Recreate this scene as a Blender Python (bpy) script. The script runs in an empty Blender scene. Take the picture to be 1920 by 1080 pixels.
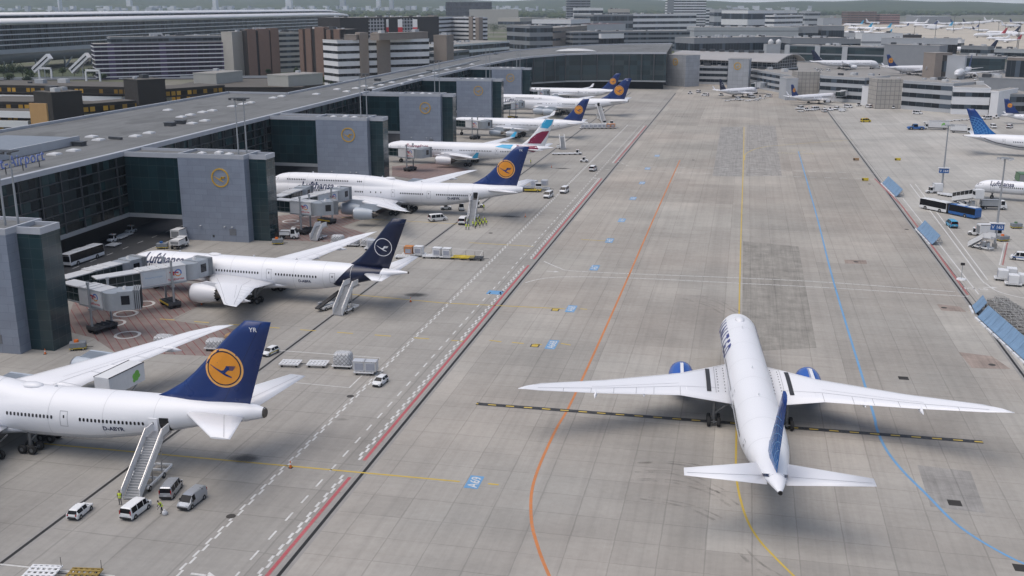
import bpy, bmesh, math, random
from math import sin, cos, tan, pi, radians, sqrt, atan, atan2, hypot
from mathutils import Vector, Matrix
random.seed(7)
SC = bpy.context.scene
COL = SC.collection
# ------------------------------------------------------------------ surveying
# the viewpoint is a control tower 56 m above the apron; the taxiway runs along +Y
CF, CPX, CPY, CH = 1955.0, 960.0, 540.0, 56.0
PITCH, YAW = radians(15.2), radians(12.34)
_fw = (-sin(YAW)*cos(PITCH), cos(YAW)*cos(PITCH), -sin(PITCH))
_rt = (cos(YAW), sin(YAW), 0.0)
_up = (-sin(YAW)*sin(PITCH), cos(YAW)*sin(PITCH), cos(PITCH))
def ray(px, py):
    a, b = (px-CPX)/CF, (CPY-py)/CF
    return tuple(_fw[i]+a*_rt[i]+b*_up[i] for i in range(3))
def G(px, py, z=0.0):
    """surveyed photo point -> metres, on the level z"""
    d = ray(px, py); t = (z-CH)/d[2]
    return (d[0]*t, d[1]*t)
def atX(px, py, x):
    d = ray(px, py); t = x/d[0]; return (d[1]*t, CH+d[2]*t)
def atY(px, py, y):
    d = ray(px, py); t = y/d[1]; return (d[0]*t, CH+d[2]*t)
# ------------------------------------------------------------------ objects
def tag(o, label=None, cat=None, group=None, kind=None):
    if label: o['label'] = label
    if cat: o['category'] = cat
    if group: o['group'] = group
    if kind: o['kind'] = kind
    return o
def thing(name, label, cat, loc=(0, 0, 0), rz=0.0, group=None):
    o = bpy.data.objects.new(name, None); COL.objects.link(o)
    o.empty_display_size = 0.5
    o.location = (loc[0], loc[1], loc[2] if len(loc) > 2 else 0.0)
    o.rotation_euler = (0, 0, rz)
    return tag(o, label, cat, group)
def kids(o): return [c for c in KID.get(o, [])]
KID = {}
def adopt(c, p):
    c.parent = p; KID.setdefault(p, []).append(c)
def copy_tree(o, parent=None):
    c = o.copy(); COL.objects.link(c)
    if parent: adopt(c, parent)
    for k in list(KID.get(o, [])): copy_tree(k, c)
    return c
def place(proto, loc, rz, label=None, group=None, first=[None]):
    """first use moves the prototype itself, later uses copy it with its parts"""
    if not proto.get('used'):
        proto['used'] = 1; o = proto
    else:
        o = copy_tree(proto)
    o.location = (loc[0], loc[1], loc[2] if len(loc) > 2 else 0.0)
    o.rotation_euler = (0, 0, rz)
    if label: o['label'] = label
    if group: o['group'] = group
    return o
class MB:
    """collects shapes and links them as ONE mesh object"""
    def __init__(s): s.v = []; s.f = []; s.m = []; s.sm = []
    def add(s, vs, fs, m=0, smooth=False, M=None):
        b = len(s.v)
        s.v.extend([tuple(M @ Vector(p)) for p in vs] if M else [tuple(p) for p in vs])
        for f in fs:
            s.f.append([b+i for i in f]); s.m.append(m); s.sm.append(smooth)
        return s
    def box(s, x0, x1, y0, y1, z0, z1, m=0, M=None):
        vs = [(x, y, z) for z in (z0, z1) for y in (y0, y1) for x in (x0, x1)]
        return s.add(vs, [(0,2,3,1),(4,5,7,6),(0,1,5,4),(2,6,7,3),(0,4,6,2),(1,3,7,5)], m, False, M)
    def cbox(s, c, d, rz=0.0, m=0):
        M = Matrix.Translation(c) @ Matrix.Rotation(rz, 4, 'Z')
        return s.box(-d[0]/2, d[0]/2, -d[1]/2, d[1]/2, -d[2]/2, d[2]/2, m, M)
    def bar(s, a, b, w, h=None, m=0):
        h = h or w; a = Vector(a); b = Vector(b); d = b-a; L = d.length
        if L < 1e-6: return s
        q = d.to_track_quat('X', 'Z').to_matrix().to_4x4()
        return s.box(0, L, -w/2, w/2, -h/2, h/2, m, Matrix.Translation(a) @ q)
    def cyl(s, a, b, r0, r1=None, n=12, m=0, smooth=True, caps=True):
        r1 = r0 if r1 is None else r1; a = Vector(a); b = Vector(b)
        q = (b-a).to_track_quat('Z', 'Y').to_matrix()
        vs = []
        for c, r in ((a, r0), (b, r1)):
            for i in range(n):
                t = 2*pi*i/n; vs.append(tuple(c + q @ Vector((r*cos(t), r*sin(t), 0))))
        fs = [(i, (i+1) % n, n+(i+1) % n, n+i) for i in range(n)]
        s.add(vs, fs, m, smooth)
        if caps: s.add(vs, [tuple(range(n))[::-1], tuple(range(n, 2*n))], m)
        return s
    def tube(s, pts, r, n=6, m=0):
        for a, b in zip(pts, pts[1:]): s.cyl(a, b, r, r, n, m)
        return s
    def loft(s, rings, m=0, smooth=True, cap0=True, cap1=True, mf=None):
        n = len(rings[0]); vs = [p for r in rings for p in r]
        b = len(s.v); s.v.extend([tuple(p) for p in vs])
        for k in range(len(rings)-1):
            for i in range(n):
                j = (i+1) % n
                s.f.append([b+k*n+i, b+k*n+j, b+(k+1)*n+j, b+(k+1)*n+i])
                s.m.append(mf(k, i) if mf else m); s.sm.append(smooth)
        if cap0: s.f.append([b+i for i in range(n)][::-1]); s.m.append(m); s.sm.append(False)
        if cap1: s.f.append([b+(len(rings)-1)*n+i for i in range(n)]); s.m.append(m); s.sm.append(False)
        return s
    def prism(s, poly, z0, z1, m=0, mtop=None):
        n = len(poly)
        a = sum(poly[i][0]*poly[(i+1) % n][1]-poly[(i+1) % n][0]*poly[i][1] for i in range(n))
        if a < 0: poly = poly[::-1]
        vs = [(x, y, z0) for x, y in poly]+[(x, y, z1) for x, y in poly]
        s.add(vs, [(i, (i+1) % n, n+(i+1) % n, n+i) for i in range(n)], m)
        s.add(vs, [tuple(range(n))[::-1]], m)
        return s.add(vs, [tuple(range(n, 2*n))], m if mtop is None else mtop)
    def lathe(s, prof, axis0, axis, n=24, m=0, smooth=True):
        """prof: (along, radius) pairs revolved about an axis"""
        a = Vector(axis0); d = Vector(axis).normalized(); q = d.to_track_quat('X', 'Z').to_matrix()
        rings = [[tuple(a + q @ Vector((u, r*cos(2*pi*i/n), r*sin(2*pi*i/n)))) for i in range(n)] for u, r in prof]
        return s.loft(rings, m, smooth, False, False)
    def build(s, name, mats, parent=None, loc=None, rot=None, recalc=False):
        me = bpy.data.meshes.new(name); me.from_pydata(s.v, [], s.f)
        if not isinstance(mats, (list, tuple)): mats = [mats]
        for mm in mats: me.materials.append(mm)
        me.polygons.foreach_set('material_index', s.m)
        me.polygons.foreach_set('use_smooth', s.sm)
        if recalc:
            bm = bmesh.new(); bm.from_mesh(me); bmesh.ops.recalc_face_normals(bm, faces=bm.faces); bm.to_mesh(me); bm.free()
        me.update()
        return link(name, me, parent, loc, rot)
def link(name, me, parent=None, loc=None, rot=None):
    o = bpy.data.objects.new(name, me); COL.objects.link(o)
    if parent: adopt(o, parent)
    if loc: o.location = loc
    if rot: o.rotation_euler = rot
    return o
def bevel(o, w, seg=2, ang=35):
    b = o.modifiers.new('bevel', 'BEVEL'); b.width = w; b.segments = seg; b.limit_method = 'ANGLE'; b.angle_limit = radians(ang)
    return o
def struct(o, kind='structure'):
    o['kind'] = kind; return o
def text_mesh(body, size, extrude=0.0, bold=0.0, align='LEFT', shear=0.0, space=1.0):
    cu = bpy.data.curves.new('lettering', 'FONT'); cu.body = body; cu.size = size; cu.extrude = extrude
    cu.offset = bold; cu.align_x = align; cu.shear = shear; cu.space_character = space; cu.resolution_u = 3
    o = bpy.data.objects.new('lettering', cu); COL.objects.link(o)
    dg = bpy.context.evaluated_depsgraph_get(); dg.update()
    me = bpy.data.meshes.new_from_object(o.evaluated_get(dg))
    bpy.data.objects.remove(o); bpy.data.curves.remove(cu)
    return me
def pchip(xs, ys):
    n = len(xs); h = [xs[i+1]-xs[i] for i in range(n-1)]; d = [(ys[i+1]-ys[i])/h[i] for i in range(n-1)]
    m = [d[0]]+[0 if d[i-1]*d[i] <= 0 else 2*d[i-1]*d[i]/(d[i-1]+d[i]) for i in range(1, n-1)]+[d[-1]]
    def f(x):
        if x <= xs[0]: return ys[0]
        if x >= xs[-1]: return ys[-1]
        i = 0
        while x > xs[i+1]: i += 1
        t = (x-xs[i])/h[i]
        return ((2*t**3-3*t*t+1)*ys[i]+(t**3-2*t*t+t)*h[i]*m[i]+(3*t*t-2*t**3)*ys[i+1]+(t**3-t*t)*h[i]*m[i+1])
    return f
# ------------------------------------------------------------------ materials
class N:
    def __init__(s, name):
        s.mat = bpy.data.materials.new(name); s.mat.use_nodes = True
        s.t = s.mat.node_tree; s.b = s.t.nodes['Principled BSDF']
    def node(s, typ, **kw):
        n = s.t.nodes.new(typ)
        for k, v in kw.items(): setattr(n, k, v)
        return n
    def set(s, inp, v):
        if hasattr(v, 'is_linked') or hasattr(v, 'links'): s.t.links.new(v, inp)
        else: inp.default_value = v
    def math(s, op, a, b=0.0, c=0.0, clamp=False):
        n = s.node('ShaderNodeMath', operation=op); n.use_clamp = clamp
        s.set(n.inputs[0], a); s.set(n.inputs[1], b); s.set(n.inputs[2], c); return n.outputs[0]
    def mix(s, fac, a, b, mode='MIX'):
        n = s.node('ShaderNodeMix', data_type='RGBA', blend_type=mode)
        s.set(n.inputs[0], fac); s.set(n.inputs[6], a if not isinstance(a, tuple) else col4(a)); s.set(n.inputs[7], b if not isinstance(b, tuple) else col4(b)); return n.outputs[2]
    def mixf(s, fac, a, b):
        n = s.node('ShaderNodeMix', data_type='FLOAT'); s.set(n.inputs[0], fac); s.set(n.inputs[2], a); s.set(n.inputs[3], b); return n.outputs[0]
    def coord(s, which='Object'):
        return s.node('ShaderNodeTexCoord').outputs[which]
    def xyz(s, v):
        n = s.node('ShaderNodeSeparateXYZ'); s.set(n.inputs[0], v); return n.outputs
    def comb(s, x=0.0, y=0.0, z=0.0):
        n = s.node('ShaderNodeCombineXYZ'); s.set(n.inputs[0], x); s.set(n.inputs[1], y); s.set(n.inputs[2], z); return n.outputs[0]
    def noise(s, v, scale, detail=3.0, rough=0.55, dist=0.0):
        n = s.node('ShaderNodeTexNoise'); s.set(n.inputs['Vector'], v); n.inputs['Scale'].default_value = scale
        n.inputs['Detail'].default_value = detail; n.inputs['Roughness'].default_value = rough; n.inputs['Distortion'].default_value = dist
        return n.outputs[0]
    def white(s, v):
        n = s.node('ShaderNodeTexWhiteNoise', noise_dimensions='3D'); s.set(n.inputs['Vector'], v); return n.outputs['Value']
    def scale(s, v, k):
        n = s.node('ShaderNodeVectorMath', operation='MULTIPLY'); s.set(n.inputs[0], v); n.inputs[1].default_value = k; return n.outputs[0]
    def bright(s, col, f):
        n = s.node('ShaderNodeMix', data_type='RGBA', blend_type='MULTIPLY'); n.inputs[0].default_value = 1.0
        s.set(n.inputs[6], col if not isinstance(col, tuple) else col4(col)); s.t.links.new(s.comb(f, f, f), n.inputs[7]); return n.outputs[2]
    def ramp(s, f, a, b, lo=0.0, hi=1.0):
        n = s.node('ShaderNodeMapRange'); s.set(n.inputs[0], f); n.inputs[1].default_value = a; n.inputs[2].default_value = b
        n.inputs[3].default_value = lo; n.inputs[4].default_value = hi; return n.outputs[0]
    def done(s, col, rough=0.5, metal=0.0, spec=0.5, bump=None):
        s.set(s.b.inputs['Base Color'], col if not isinstance(col, tuple) else col4(col)); s.set(s.b.inputs['Roughness'], rough)
        s.set(s.b.inputs['Metallic'], metal); s.b.inputs['Specular IOR Level'].default_value = spec
        if bump is not None:
            n = s.node('ShaderNodeBump'); n.inputs['Strength'].default_value = bump[1]; n.inputs['Distance'].default_value = bump[2]
            s.t.links.new(bump[0], n.inputs['Height']); s.t.links.new(n.outputs[0], s.b.inputs['Normal'])
        return s.mat
def col4(c): return (c[0], c[1], c[2], 1.0)
_MC = {}
def mat(name, col, rough=0.5, metal=0.0, var=0.10, scale=0.7, spec=0.5, grime=0.0, rv=0.04):
    """plain paint / metal / rubber with a cloudy wear variation"""
    if name in _MC: return _MC[name]
    n = N(name); v = n.coord('Object')
    f = n.ramp(n.noise(v, scale, 4.0, 0.6), 0.25, 0.75, 1-var, 1+var)
    c = n.bright(col, f)
    if grime:
        g = n.ramp(n.noise(n.scale(v, (1, 1, 0.25)), scale*4, 4.0, 0.7), 0.5, 0.75, 0.0, grime)
        c = n.mix(g, c, (col[0]*.45, col[1]*.44, col[2]*.42))
    r = n.ramp(n.noise(v, scale*2.3, 2.0), 0.3, 0.7, max(.02, rough-rv), min(1, rough+rv))
    _MC[name] = n.done(c, r, metal, spec); return _MC[name]
def facade(name, base, line, pu, pv, lu, lv, rnd=0.2, rough=0.4, metal=0.0, spec=0.5, dark=None, pdark=0.0, off=0.0, rvar=0.0, tilt=0.0):
    """panelled cladding or curtain wall: joints every pu x pv metres, each panel a little different"""
    if name in _MC: return _MC[name]
    n = N(name); v = n.coord('Object'); x, y, z = n.xyz(v)
    nx, ny, nz = n.xyz(n.coord('Normal'))
    side = n.math('GREATER_THAN', n.math('ABSOLUTE', nx), 0.6)
    u = n.math('ADD', n.mixf(side, x, y), off)
    cu = n.math('DIVIDE', u, pu); cv = n.math('DIVIDE', z, pv)
    if tilt:
        cu = n.math('ADD', cu, n.math('MULTIPLY', n.math('MODULO', n.math('FLOOR', cv), 2.0), tilt))
    fu = n.math('FRACT', cu); fv = n.math('FRACT', cv)
    l = n.math('MAXIMUM', n.math('LESS_THAN', fu, lu/pu), n.math('LESS_THAN', fv, lv/pv))
    w = n.white(n.comb(n.math('FLOOR', cu), n.math('FLOOR', cv), side))
    c = n.bright(base, n.ramp(w, 0, 1, 1-rnd, 1+rnd))
    if dark is not None:
        c = n.mix(n.math('LESS_THAN', n.white(n.comb(n.math('FLOOR', cv), n.math('FLOOR', cu), 3.0)), pdark), c, dark)
    c = n.mix(l, c, line)
    f = n.ramp(n.noise(v, 0.25, 4.0, 0.6), 0.25, 0.75, 0.9, 1.1); c = n.bright(c, f)
    rr = n.math('ADD', rough, n.math('MULTIPLY', w, rvar)) if rvar else rough
    _MC[name] = n.done(c, n.mixf(l, rr, 0.5), metal, spec); return _MC[name]
# ------------------------------------------------------------------ aircraft paint
WHITE = mat('aircraft white', (.78, .79, .82), .33, 0, .012, .12, .4, 0, .01)
BELLY = mat('aircraft belly grey', (.56, .58, .62), .35, 0, .015, .12, .5, 0, .01)
NACW = mat('nacelle white', (.74, .75, .78), .3, 0, .015, .12, .5, 0, .01)
NACG = mat('nacelle blue grey', (.42, .47, .53), .35, 0, .015, .12, .5, 0, .01)
NACB = mat('nacelle blue', (.035, .11, .40), .16, 0, .015, .12, .5, 0, .01)
METAL = mat('bare metal', (.55, .55, .56), .3, .9, .1, 2)
HOT = mat('exhaust metal', (.12, .11, .10), .45, .8, .2, 2)
BLACK = mat('black opening', (.006, .006, .007), .5, 0, .1)
RUB = mat('tyre rubber', (.018, .018, .019), .8, 0, .2, 3)
GEARG = mat('gear strut grey', (.16, .165, .17), .45, .2, .1, 3)
PANE = mat('cabin glass', (.012, .014, .02), .12, 0, .1)
SEAM = mat('hull seam', (.58, .59, .61), .5, 0, .05)
LINE = mat('panel line', (.28, .29, .31), .5, 0, .1)
DBLUE = mat('tail blue', (.009, .034, .155), .28, 0, .015, .12, .5, 0, .01)
NAVY = mat('tail navy', (.006, .012, .045), .28, 0, .015, .12, .5, 0, .01)
ORANGE = mat('emblem amber', (.74, .29, .028), .35, 0, .04, .5)
PEACH = mat('emblem rim', (.76, .40, .12), .35, 0, .04, .5)
LETTER = mat('letter navy', (.012, .025, .085), .35, 0, .05)
LWHITE = mat('letter white', (.78, .79, .82), .4, 0, .04)
WGREY = mat('wing grey', (.60, .62, .65), .38, .0, .015, .12, .5, 0, .01)
STRIPE = mat('dark wing stripe', (.03, .03, .032), .6, 0, .1)
BURG = mat('burgundy', (.20, .008, .05), .35, 0, .05)
CYAN = mat('turquoise', (.03, .36, .62), .35, 0, .05)
UBLUE = mat('globe light blue', (.07, .25, .54), .35, 0, .05)
def sm_mesh(o):
    for p in o.data.polygons: p.use_smooth = True
    return o
def generic_fus(L, D, z0):
    s = D/5.8
    ts = [0, .3*s, 1.1*s, 2.5*s, 4.3*s, 7.4*s, 12*s, L-25*s, L-20*s, L-15*s, L-9.5*s, L-4.6*s, L-1.5*s, L]
    zt = [2.2, 2.9, 3.75, 4.7, 5.35, 5.8, 5.8, 5.8, 5.8, 5.78, 5.62, 5.3, 5.02, 4.85]
    zb = [2.1, 1.45, .85, .36, .1, 0, 0, 0, .18, .95, 2.25, 3.55, 4.3, 4.62]
    hw = [.05, .78, 1.5, 2.15, 2.6, 2.9, 2.9, 2.9, 2.88, 2.66, 2.02, 1.2, .55, .12]
    ft, fb, fw = (pchip(ts, [a*s+z0 for a in zt]), pchip(ts, [a*s+z0 for a in zb]), pchip(ts, [a*s for a in hw]))
    return lambda t: (fb(t), ft(t), fw(t), 0.0, 0.0)
def jumbo_fus(L):
    ts = [0, .4, 1.4, 3, 5, 8.5, 13, L-30, L-24, L-18, L-12, L-6.5, L-2.2, L]
    zt = [4.75, 5.5, 6.35, 7.3, 8.0, 8.5, 8.5, 8.5, 8.52, 8.58, 8.62, 8.6, 8.5, 8.05]
    zb = [4.55, 3.75, 3.05, 2.5, 2.15, 2.0, 2.0, 2.0, 2.15, 2.95, 4.25, 5.55, 6.25, 6.85]
    hw = [.05, .9, 1.7, 2.4, 2.92, 3.25, 3.25, 3.25, 3.22, 2.98, 2.45, 1.85, 1.25, .52]
    ft, fb, fw = pchip(ts, zt), pchip(ts, zb), pchip(ts, hw)
    hu = pchip([0, 1.8, 3.4, 5.2, 7.6, 11, 27, 33, 39, 45, L], [4.6, 6.4, 8.3, 9.35, 9.9, 10.05, 10.02, 9.75, 9.15, 8.4, 8.2])
    hr = pchip([0, 1.8, 3.4, 5.2, 7.6, 11, 27, 36, 45, L], [.3, .8, 1.55, 2.1, 2.42, 2.5, 2.5, 2.6, 2.85, .3])
    def f(t):
        r = hr(t); return (fb(t), ft(t), fw(t), hu(t)-r if 1.0 < t < 46 else 0.0, r if 1.0 < t < 46 else 0.0)
    return f
def fus_y(S, t, z):
    zb, zt, hw, zl, r = S(t); zc, hh = (zb+zt)/2, (zt-zb)/2
    y = hw*sqrt(max(0.0, 1-((z-zc)/hh)**2)) if abs(z-zc) < hh else 0.0
    if r and abs(z-zl) < r: y = max(y, sqrt(r*r-(z-zl)**2))
    return y
def fus_ring(S, t, t0, n=44):
    zb, zt, hw, zl, r = S(t); zc, hh = (zb+zt)/2, (zt-zb)/2; out = []
    for i in range(n):
        a = 2*pi*i/n; c, s_ = cos(a), sin(a)
        rr = 1/sqrt((c/hw)**2+(s_/hh)**2)
        if r:
            d = zl-zc; q = r*r-d*d*c*c
            if q > 0: rr = max(rr, d*s_+sqrt(q))
        out.append((t0-t, rr*c, zc+rr*s_))
    return out
def drape(me, name, m, fy, t0, parent, side=1, ts=0.0, zs=0.0, off=.02, step=.45, flip=False, tsh=None):
    """lay a flat outline (x = along the hull, y = up) onto a curved flank"""
    bm = bmesh.new(); bm.from_mesh(me)
    bmesh.ops.triangulate(bm, faces=bm.faces)
    if bm.verts:
        for ax in (0, 1):
            lo = min(v.co[ax] for v in bm.verts); hi = max(v.co[ax] for v in bm.verts); k = lo+step
            while k < hi-.02:
                co = Vector((0, 0, 0)); co[ax] = k; no = Vector((0, 0, 0)); no[ax] = 1
                bmesh.ops.bisect_plane(bm, geom=bm.verts[:]+bm.edges[:]+bm.faces[:], plane_co=co, plane_no=no, dist=1e-4); k += step
    for v in bm.verts:
        x, z = v.co.x, v.co.y
        t = ts+(-x if flip else x); zz = zs+z
        v.co = (t0-t, side*(fy(t, zz)+off), zz)
    me2 = bpy.data.meshes.new(name); bm.to_mesh(me2); bm.free()
    for mm in (m if isinstance(m, (list, tuple)) else [m]): me2.materials.append(mm)
    return link(name, me2, parent)
def flat(polys):
    """list of (outline, material index) -> flat mesh"""
    me = bpy.data.meshes.new('outline'); v = []; f = []; mi = []
    for p, k in polys:
        f.append(list(range(len(v), len(v)+len(p)))); v += [(x, y, 0) for x, y in p]; mi.append(k)
    me.from_pydata(v, [], f); me.polygons.foreach_set('material_index', mi); me.update(); return me
def disc(r, n=40, cx=0, cy=0): return [(cx+r*cos(2*pi*i/n), cy+r*sin(2*pi*i/n)) for i in range(n)]
def ringp(r0, r1, k, n=40, cx=0, cy=0):
    out = []
    for i in range(n):
        a, b = 2*pi*i/n, 2*pi*(i+1)/n
        out.append(([(cx+r0*cos(a), cy+r0*sin(a)), (cx+r1*cos(a), cy+r1*sin(a)), (cx+r1*cos(b), cy+r1*sin(b)), (cx+r0*cos(b), cy+r0*sin(b))], k))
    return out
def crane(r, k):
    """flying crane: beak up left, feet down right, feathers fanned to the right"""
    P = [[(-.80, .15), (-.76, .17), (-.42, -.02), (-.15, -.13), (-.02, -.10), (.06, 0), (.14, .14), (.30, .10), (.30, -.06), (.16, -.16), (.05, -.26), (.42, -.46), (.40, -.52), (.10, -.42), (-.10, -.31), (-.42, -.10), (-.74, .12)]]
    for j in range(4): P.append([(.12, .15-.065*j), (.68-.045*j, .15-.065*j), (.64-.045*j, .105-.065*j), (.12, .105-.065*j)])
    return [([(x*r, y*r) for x, y in p], k) for p in P]
def strip(pts, w):
    out = []
    for i in range(len(pts)-1):
        (x0, y0), (x1, y1) = pts[i], pts[i+1]; d = hypot(x1-x0, y1-y0) or 1; nx, ny = -(y1-y0)/d*w/2, (x1-x0)/d*w/2
        out.append([(x0+nx, y0+ny), (x1+nx, y1+ny), (x1-nx, y1-ny), (x0-nx, y0-ny)])
    return out
AF = [(0, 0), (.015, .42), (.06, .75), (.16, .98), (.32, 1.0), (.55, .80), (.8, .42), (1, .03)]
def wing_ring(sec, sgn, t0):
    y, tl, c, z, tc = sec; h = c*tc/2; up = []; lo = []
    for u, q in AF:
        up.append((t0-(tl+u*c), sgn*y, z+q*h*1.15)); lo.append((t0-(tl+u*c), sgn*y, z-q*h*.85))
    return up+lo[::-1][:-1] if sgn < 0 else (up+lo[::-1][:-1])[::-1]
def wing_at(secs, y, u):
    for a, b in zip(secs, secs[1:]):
        if a[0] <= y <= b[0]:
            k = (y-a[0])/(b[0]-a[0]); s = [a[i]+(b[i]-a[i])*k for i in range(5)]; break
    else: s = secs[-1]
    for (u0, q0), (u1, q1) in zip(AF, AF[1:]):
        if u0 <= u <= u1: q = q0+(q1-q0)*(u-u0)/(u1-u0); break
    return (s[1]+u*s[2], s[3]+q*s[2]*s[4]/2*1.15)
def wing_strip(mb, secs, sgn, t0, pts, w, m=0, lift=.03):
    """a painted or engraved line on a wing's top skin: pts are (span, chord fraction)"""
    for (y0, u0), (y1, u1) in zip(pts, pts[1:]):
        for k in range(10):
            q = []
            for f in (k/10, (k+1)/10):
                y = y0+(y1-y0)*f; u = u0+(u1-u0)*f; t, z = wing_at(secs, y, u); q.append((t, y, z))
            (ta, ya, za), (tb, yb, zb) = q; d = hypot(tb-ta, yb-ya) or 1; nt, ny = (yb-ya)/d*w/2, -(tb-ta)/d*w/2
            vs = [(t0-ta-nt, sgn*(ya+ny), za+lift), (t0-tb-nt, sgn*(yb+ny), zb+lift), (t0-tb+nt, sgn*(yb-ny), zb+lift), (t0-ta+nt, sgn*(ya-ny), za+lift)]
            mb.add(vs, [(0, 1, 2, 3)], m)
def make_gear(root, t0, t, y, zs, nx, wr, ww, lod=0, track=1.3):
    """strut with nx axles; wheels are sub-parts"""
    b = MB(); X = t0-t
    b.cyl((X, y, wr), (X, y, zs), .22, .26, 10)
    b.bar((X, y, wr+.9), (X-1.6, y*0.75, zs), .16)
    b.bar((X, y, wr+1.0), (X, y*.55, zs), .16)
    ax = [(i-(nx-1)/2)*wr*2.25 for i in range(nx)]
    b.bar((X+min(ax)-.1, y, wr), (X+max(ax)+.1, y, wr), .26, .3)
    for a in ax: b.cyl((X+a, y-track/2, wr), (X+a, y+track/2, wr), .1, .1, 8)
    g = b.build('landing_gear', GEARG, root)
    for a in ax:
        for s_ in (-1, 1):
            w = MB(); cy = y+s_*track/2; hw_ = ww/2
            w.lathe([(-hw_, wr*.45), (-hw_, wr*.84), (-hw_*.8, wr*.96), (-hw_*.3, wr), (hw_*.3, wr), (hw_*.8, wr*.96), (hw_, wr*.84), (hw_, wr*.45)], (X+a, cy, wr), (0, 1, 0), 18, 0)
            w.lathe([(-hw_*.7, .02), (-hw_*.75, wr*.46)], (X+a, cy, wr), (0, 1, 0), 14, 1); w.lathe([(hw_*.75, wr*.46), (hw_*.7, .02)], (X+a, cy, wr), (0, 1, 0), 14, 1)
            w.build('wheel', [RUB, GEARG], g)
def make_engine(root, t0, t, y, z, Lg, R, m, wingz, pyl=True, chev=True, lip=METAL):
    n = 32; X = t0-t; mb = MB()
    prof = [(.35, R*.78), (.1, R*.80), (0, R*.86), (.06, R*.91), (.35, R*.97), (Lg*.25, R*1.03), (Lg*.42, R*1.03), (Lg*.7, R*.93), (Lg*.97, R*.76)]
    rings = [[(X-u, y+r*cos(2*pi*i/n), z+r*sin(2*pi*i/n)) for i in range(n)] for u, r in prof]
    if chev: rings.append([(X-Lg*(1.04 if i % 2 else .975), y+R*.74*cos(2*pi*i/n), z+R*.74*sin(2*pi*i/n)) for i in range(n)])
    mb.loft(rings, 0, True, False, False, mf=lambda k, i: 1 if k < 4 else 0)
    mb.lathe([(-Lg*.97, R*.74), (-Lg*.6, R*.70)], (X, y, z), (1, 0, 0), n, 2)
    mb.lathe([(-Lg*.62, R*.7), (-Lg*.62, R*.3)], (X, y, z), (1, 0, 0), n, 2)
    e = mb.build('engine', [m, lip, BLACK], root)
    f = MB(); f.lathe([(-.95, R*.8), (-.95, .3), (-.6, .2), (-.4, .01)], (X, y, z), (1, 0, 0), 24, 0); f.build('fan', HOT, e)
    c = MB(); c.lathe([(-Lg*.6, R*.52), (-Lg*.98, R*.5), (-Lg*1.16, R*.36)], (X, y, z), (1, 0, 0), 20, 0); c.lathe([(-Lg*1.1, R*.3), (-Lg*1.36, .03)], (X, y, z), (1, 0, 0), 16, 0)
    c.build('exhaust_cone', HOT, e)
    if pyl:
        p = MB(); zt_ = wingz
        sec = lambda u, zz, w: [(X-u, y-w, zz), (X-u, y+w, zz)]
        A = [(X-Lg*.18, z+R*.98), (X-Lg*.55, zt_+.25), (X-Lg*1.5, zt_), (X-Lg*1.65, zt_-.3), (X-Lg*1.1, z+R*.45), (X-Lg*.75, z+R*.7)]
        vs = [(x, y-.22, zz) for x, zz in A]+[(x, y+.22, zz) for x, zz in A]; k = len(A)
        p.add(vs, [tuple(range(k)), tuple(range(k, 2*k))[::-1]]+[(i, k+i, k+(i+1) % k, (i+1) % k) for i in range(k)])
        p.build('pylon', NACW if m is NACB else m, e)
    return e
def fin_fun(zr, zt_, tr, tt, cr, ct, th):
    """vertical fin: root/tip heights, leading edges, chords; half thickness over (t,z)"""
    def edge(z): k = (z-zr)/(zt_-zr); return tr+(tt-tr)*k, cr+(ct-cr)*k, k
    def fy(t, z):
        tl, c, k = edge(z); u = (t-tl)/c; h = th*(1-.62*k)
        P = [(0, 0), (.07, .6), (.25, 1), (.5, 1), (1, .08)]
        if u <= 0 or u >= 1: return 0.0
        for (a, p), (b, q) in zip(P, P[1:]):
            if a <= u <= b: return h*(p+(q-p)*(u-a)/(b-a))
        return 0.0
    return edge, fy
def make_fin(root, t0, zr, zt_, tr, tt, cr, ct, th, m, fillet=0.0, mats=None, mf=None, edgem=None):
    edge, fy = fin_fun(zr, zt_, tr, tt, cr, ct, th); mb = MB(); rings = []
    n = 8
    for k in range(n+1):
        z = zr-.5+(zt_-zr+.5)*k/n; tl, c, kk = edge(z); tl2 = tl
        if fillet and k < 3: tl2 = tl-fillet*((3-k)/3)**2.2
        if k == n: tl2 = tl+ct*.12
        h = th*(1-.62*max(0, kk)); r = []
        U = [(0, 0), (.07, .6), (.25, 1), (.5, 1), (1, .08)]
        pts = [(tl2 if u == 0 else tl+u*c, q*h) for u, q in U]
        if k and fillet and k < 3: pass
        ring = [(t0-t, q, z) for t, q in pts]+[(t0-t, -q, z) for t, q in pts[::-1][:-1]]
        rings.append(ring)
    mb.loft(rings, 0, True, True, True, mf=mf)
    o = mb.build('tail_fin', mats or [m], root, recalc=True)
    # leading edge strip and rudder hinge line
    l = MB()
    for s_ in (-1, 1):
        for z0_, z1_ in ((zr+.2, (zr+zt_)/2), ((zr+zt_)/2, zt_-.15)):
            q = []
            for z in (z0_, z1_):
                tl, c, k = edge(z); t = tl+c*.68; q.append((t0-t, s_*(fy(t, z)+.012), z)); q.append((t0-t-.05, s_*(fy(t+.05, z)+.012), z))
            l.add(q, [(0, 1, 3, 2)])
    l.build('rudder_line', LINE if edgem is None else edgem, o)
    return o, edge, fy
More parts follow.
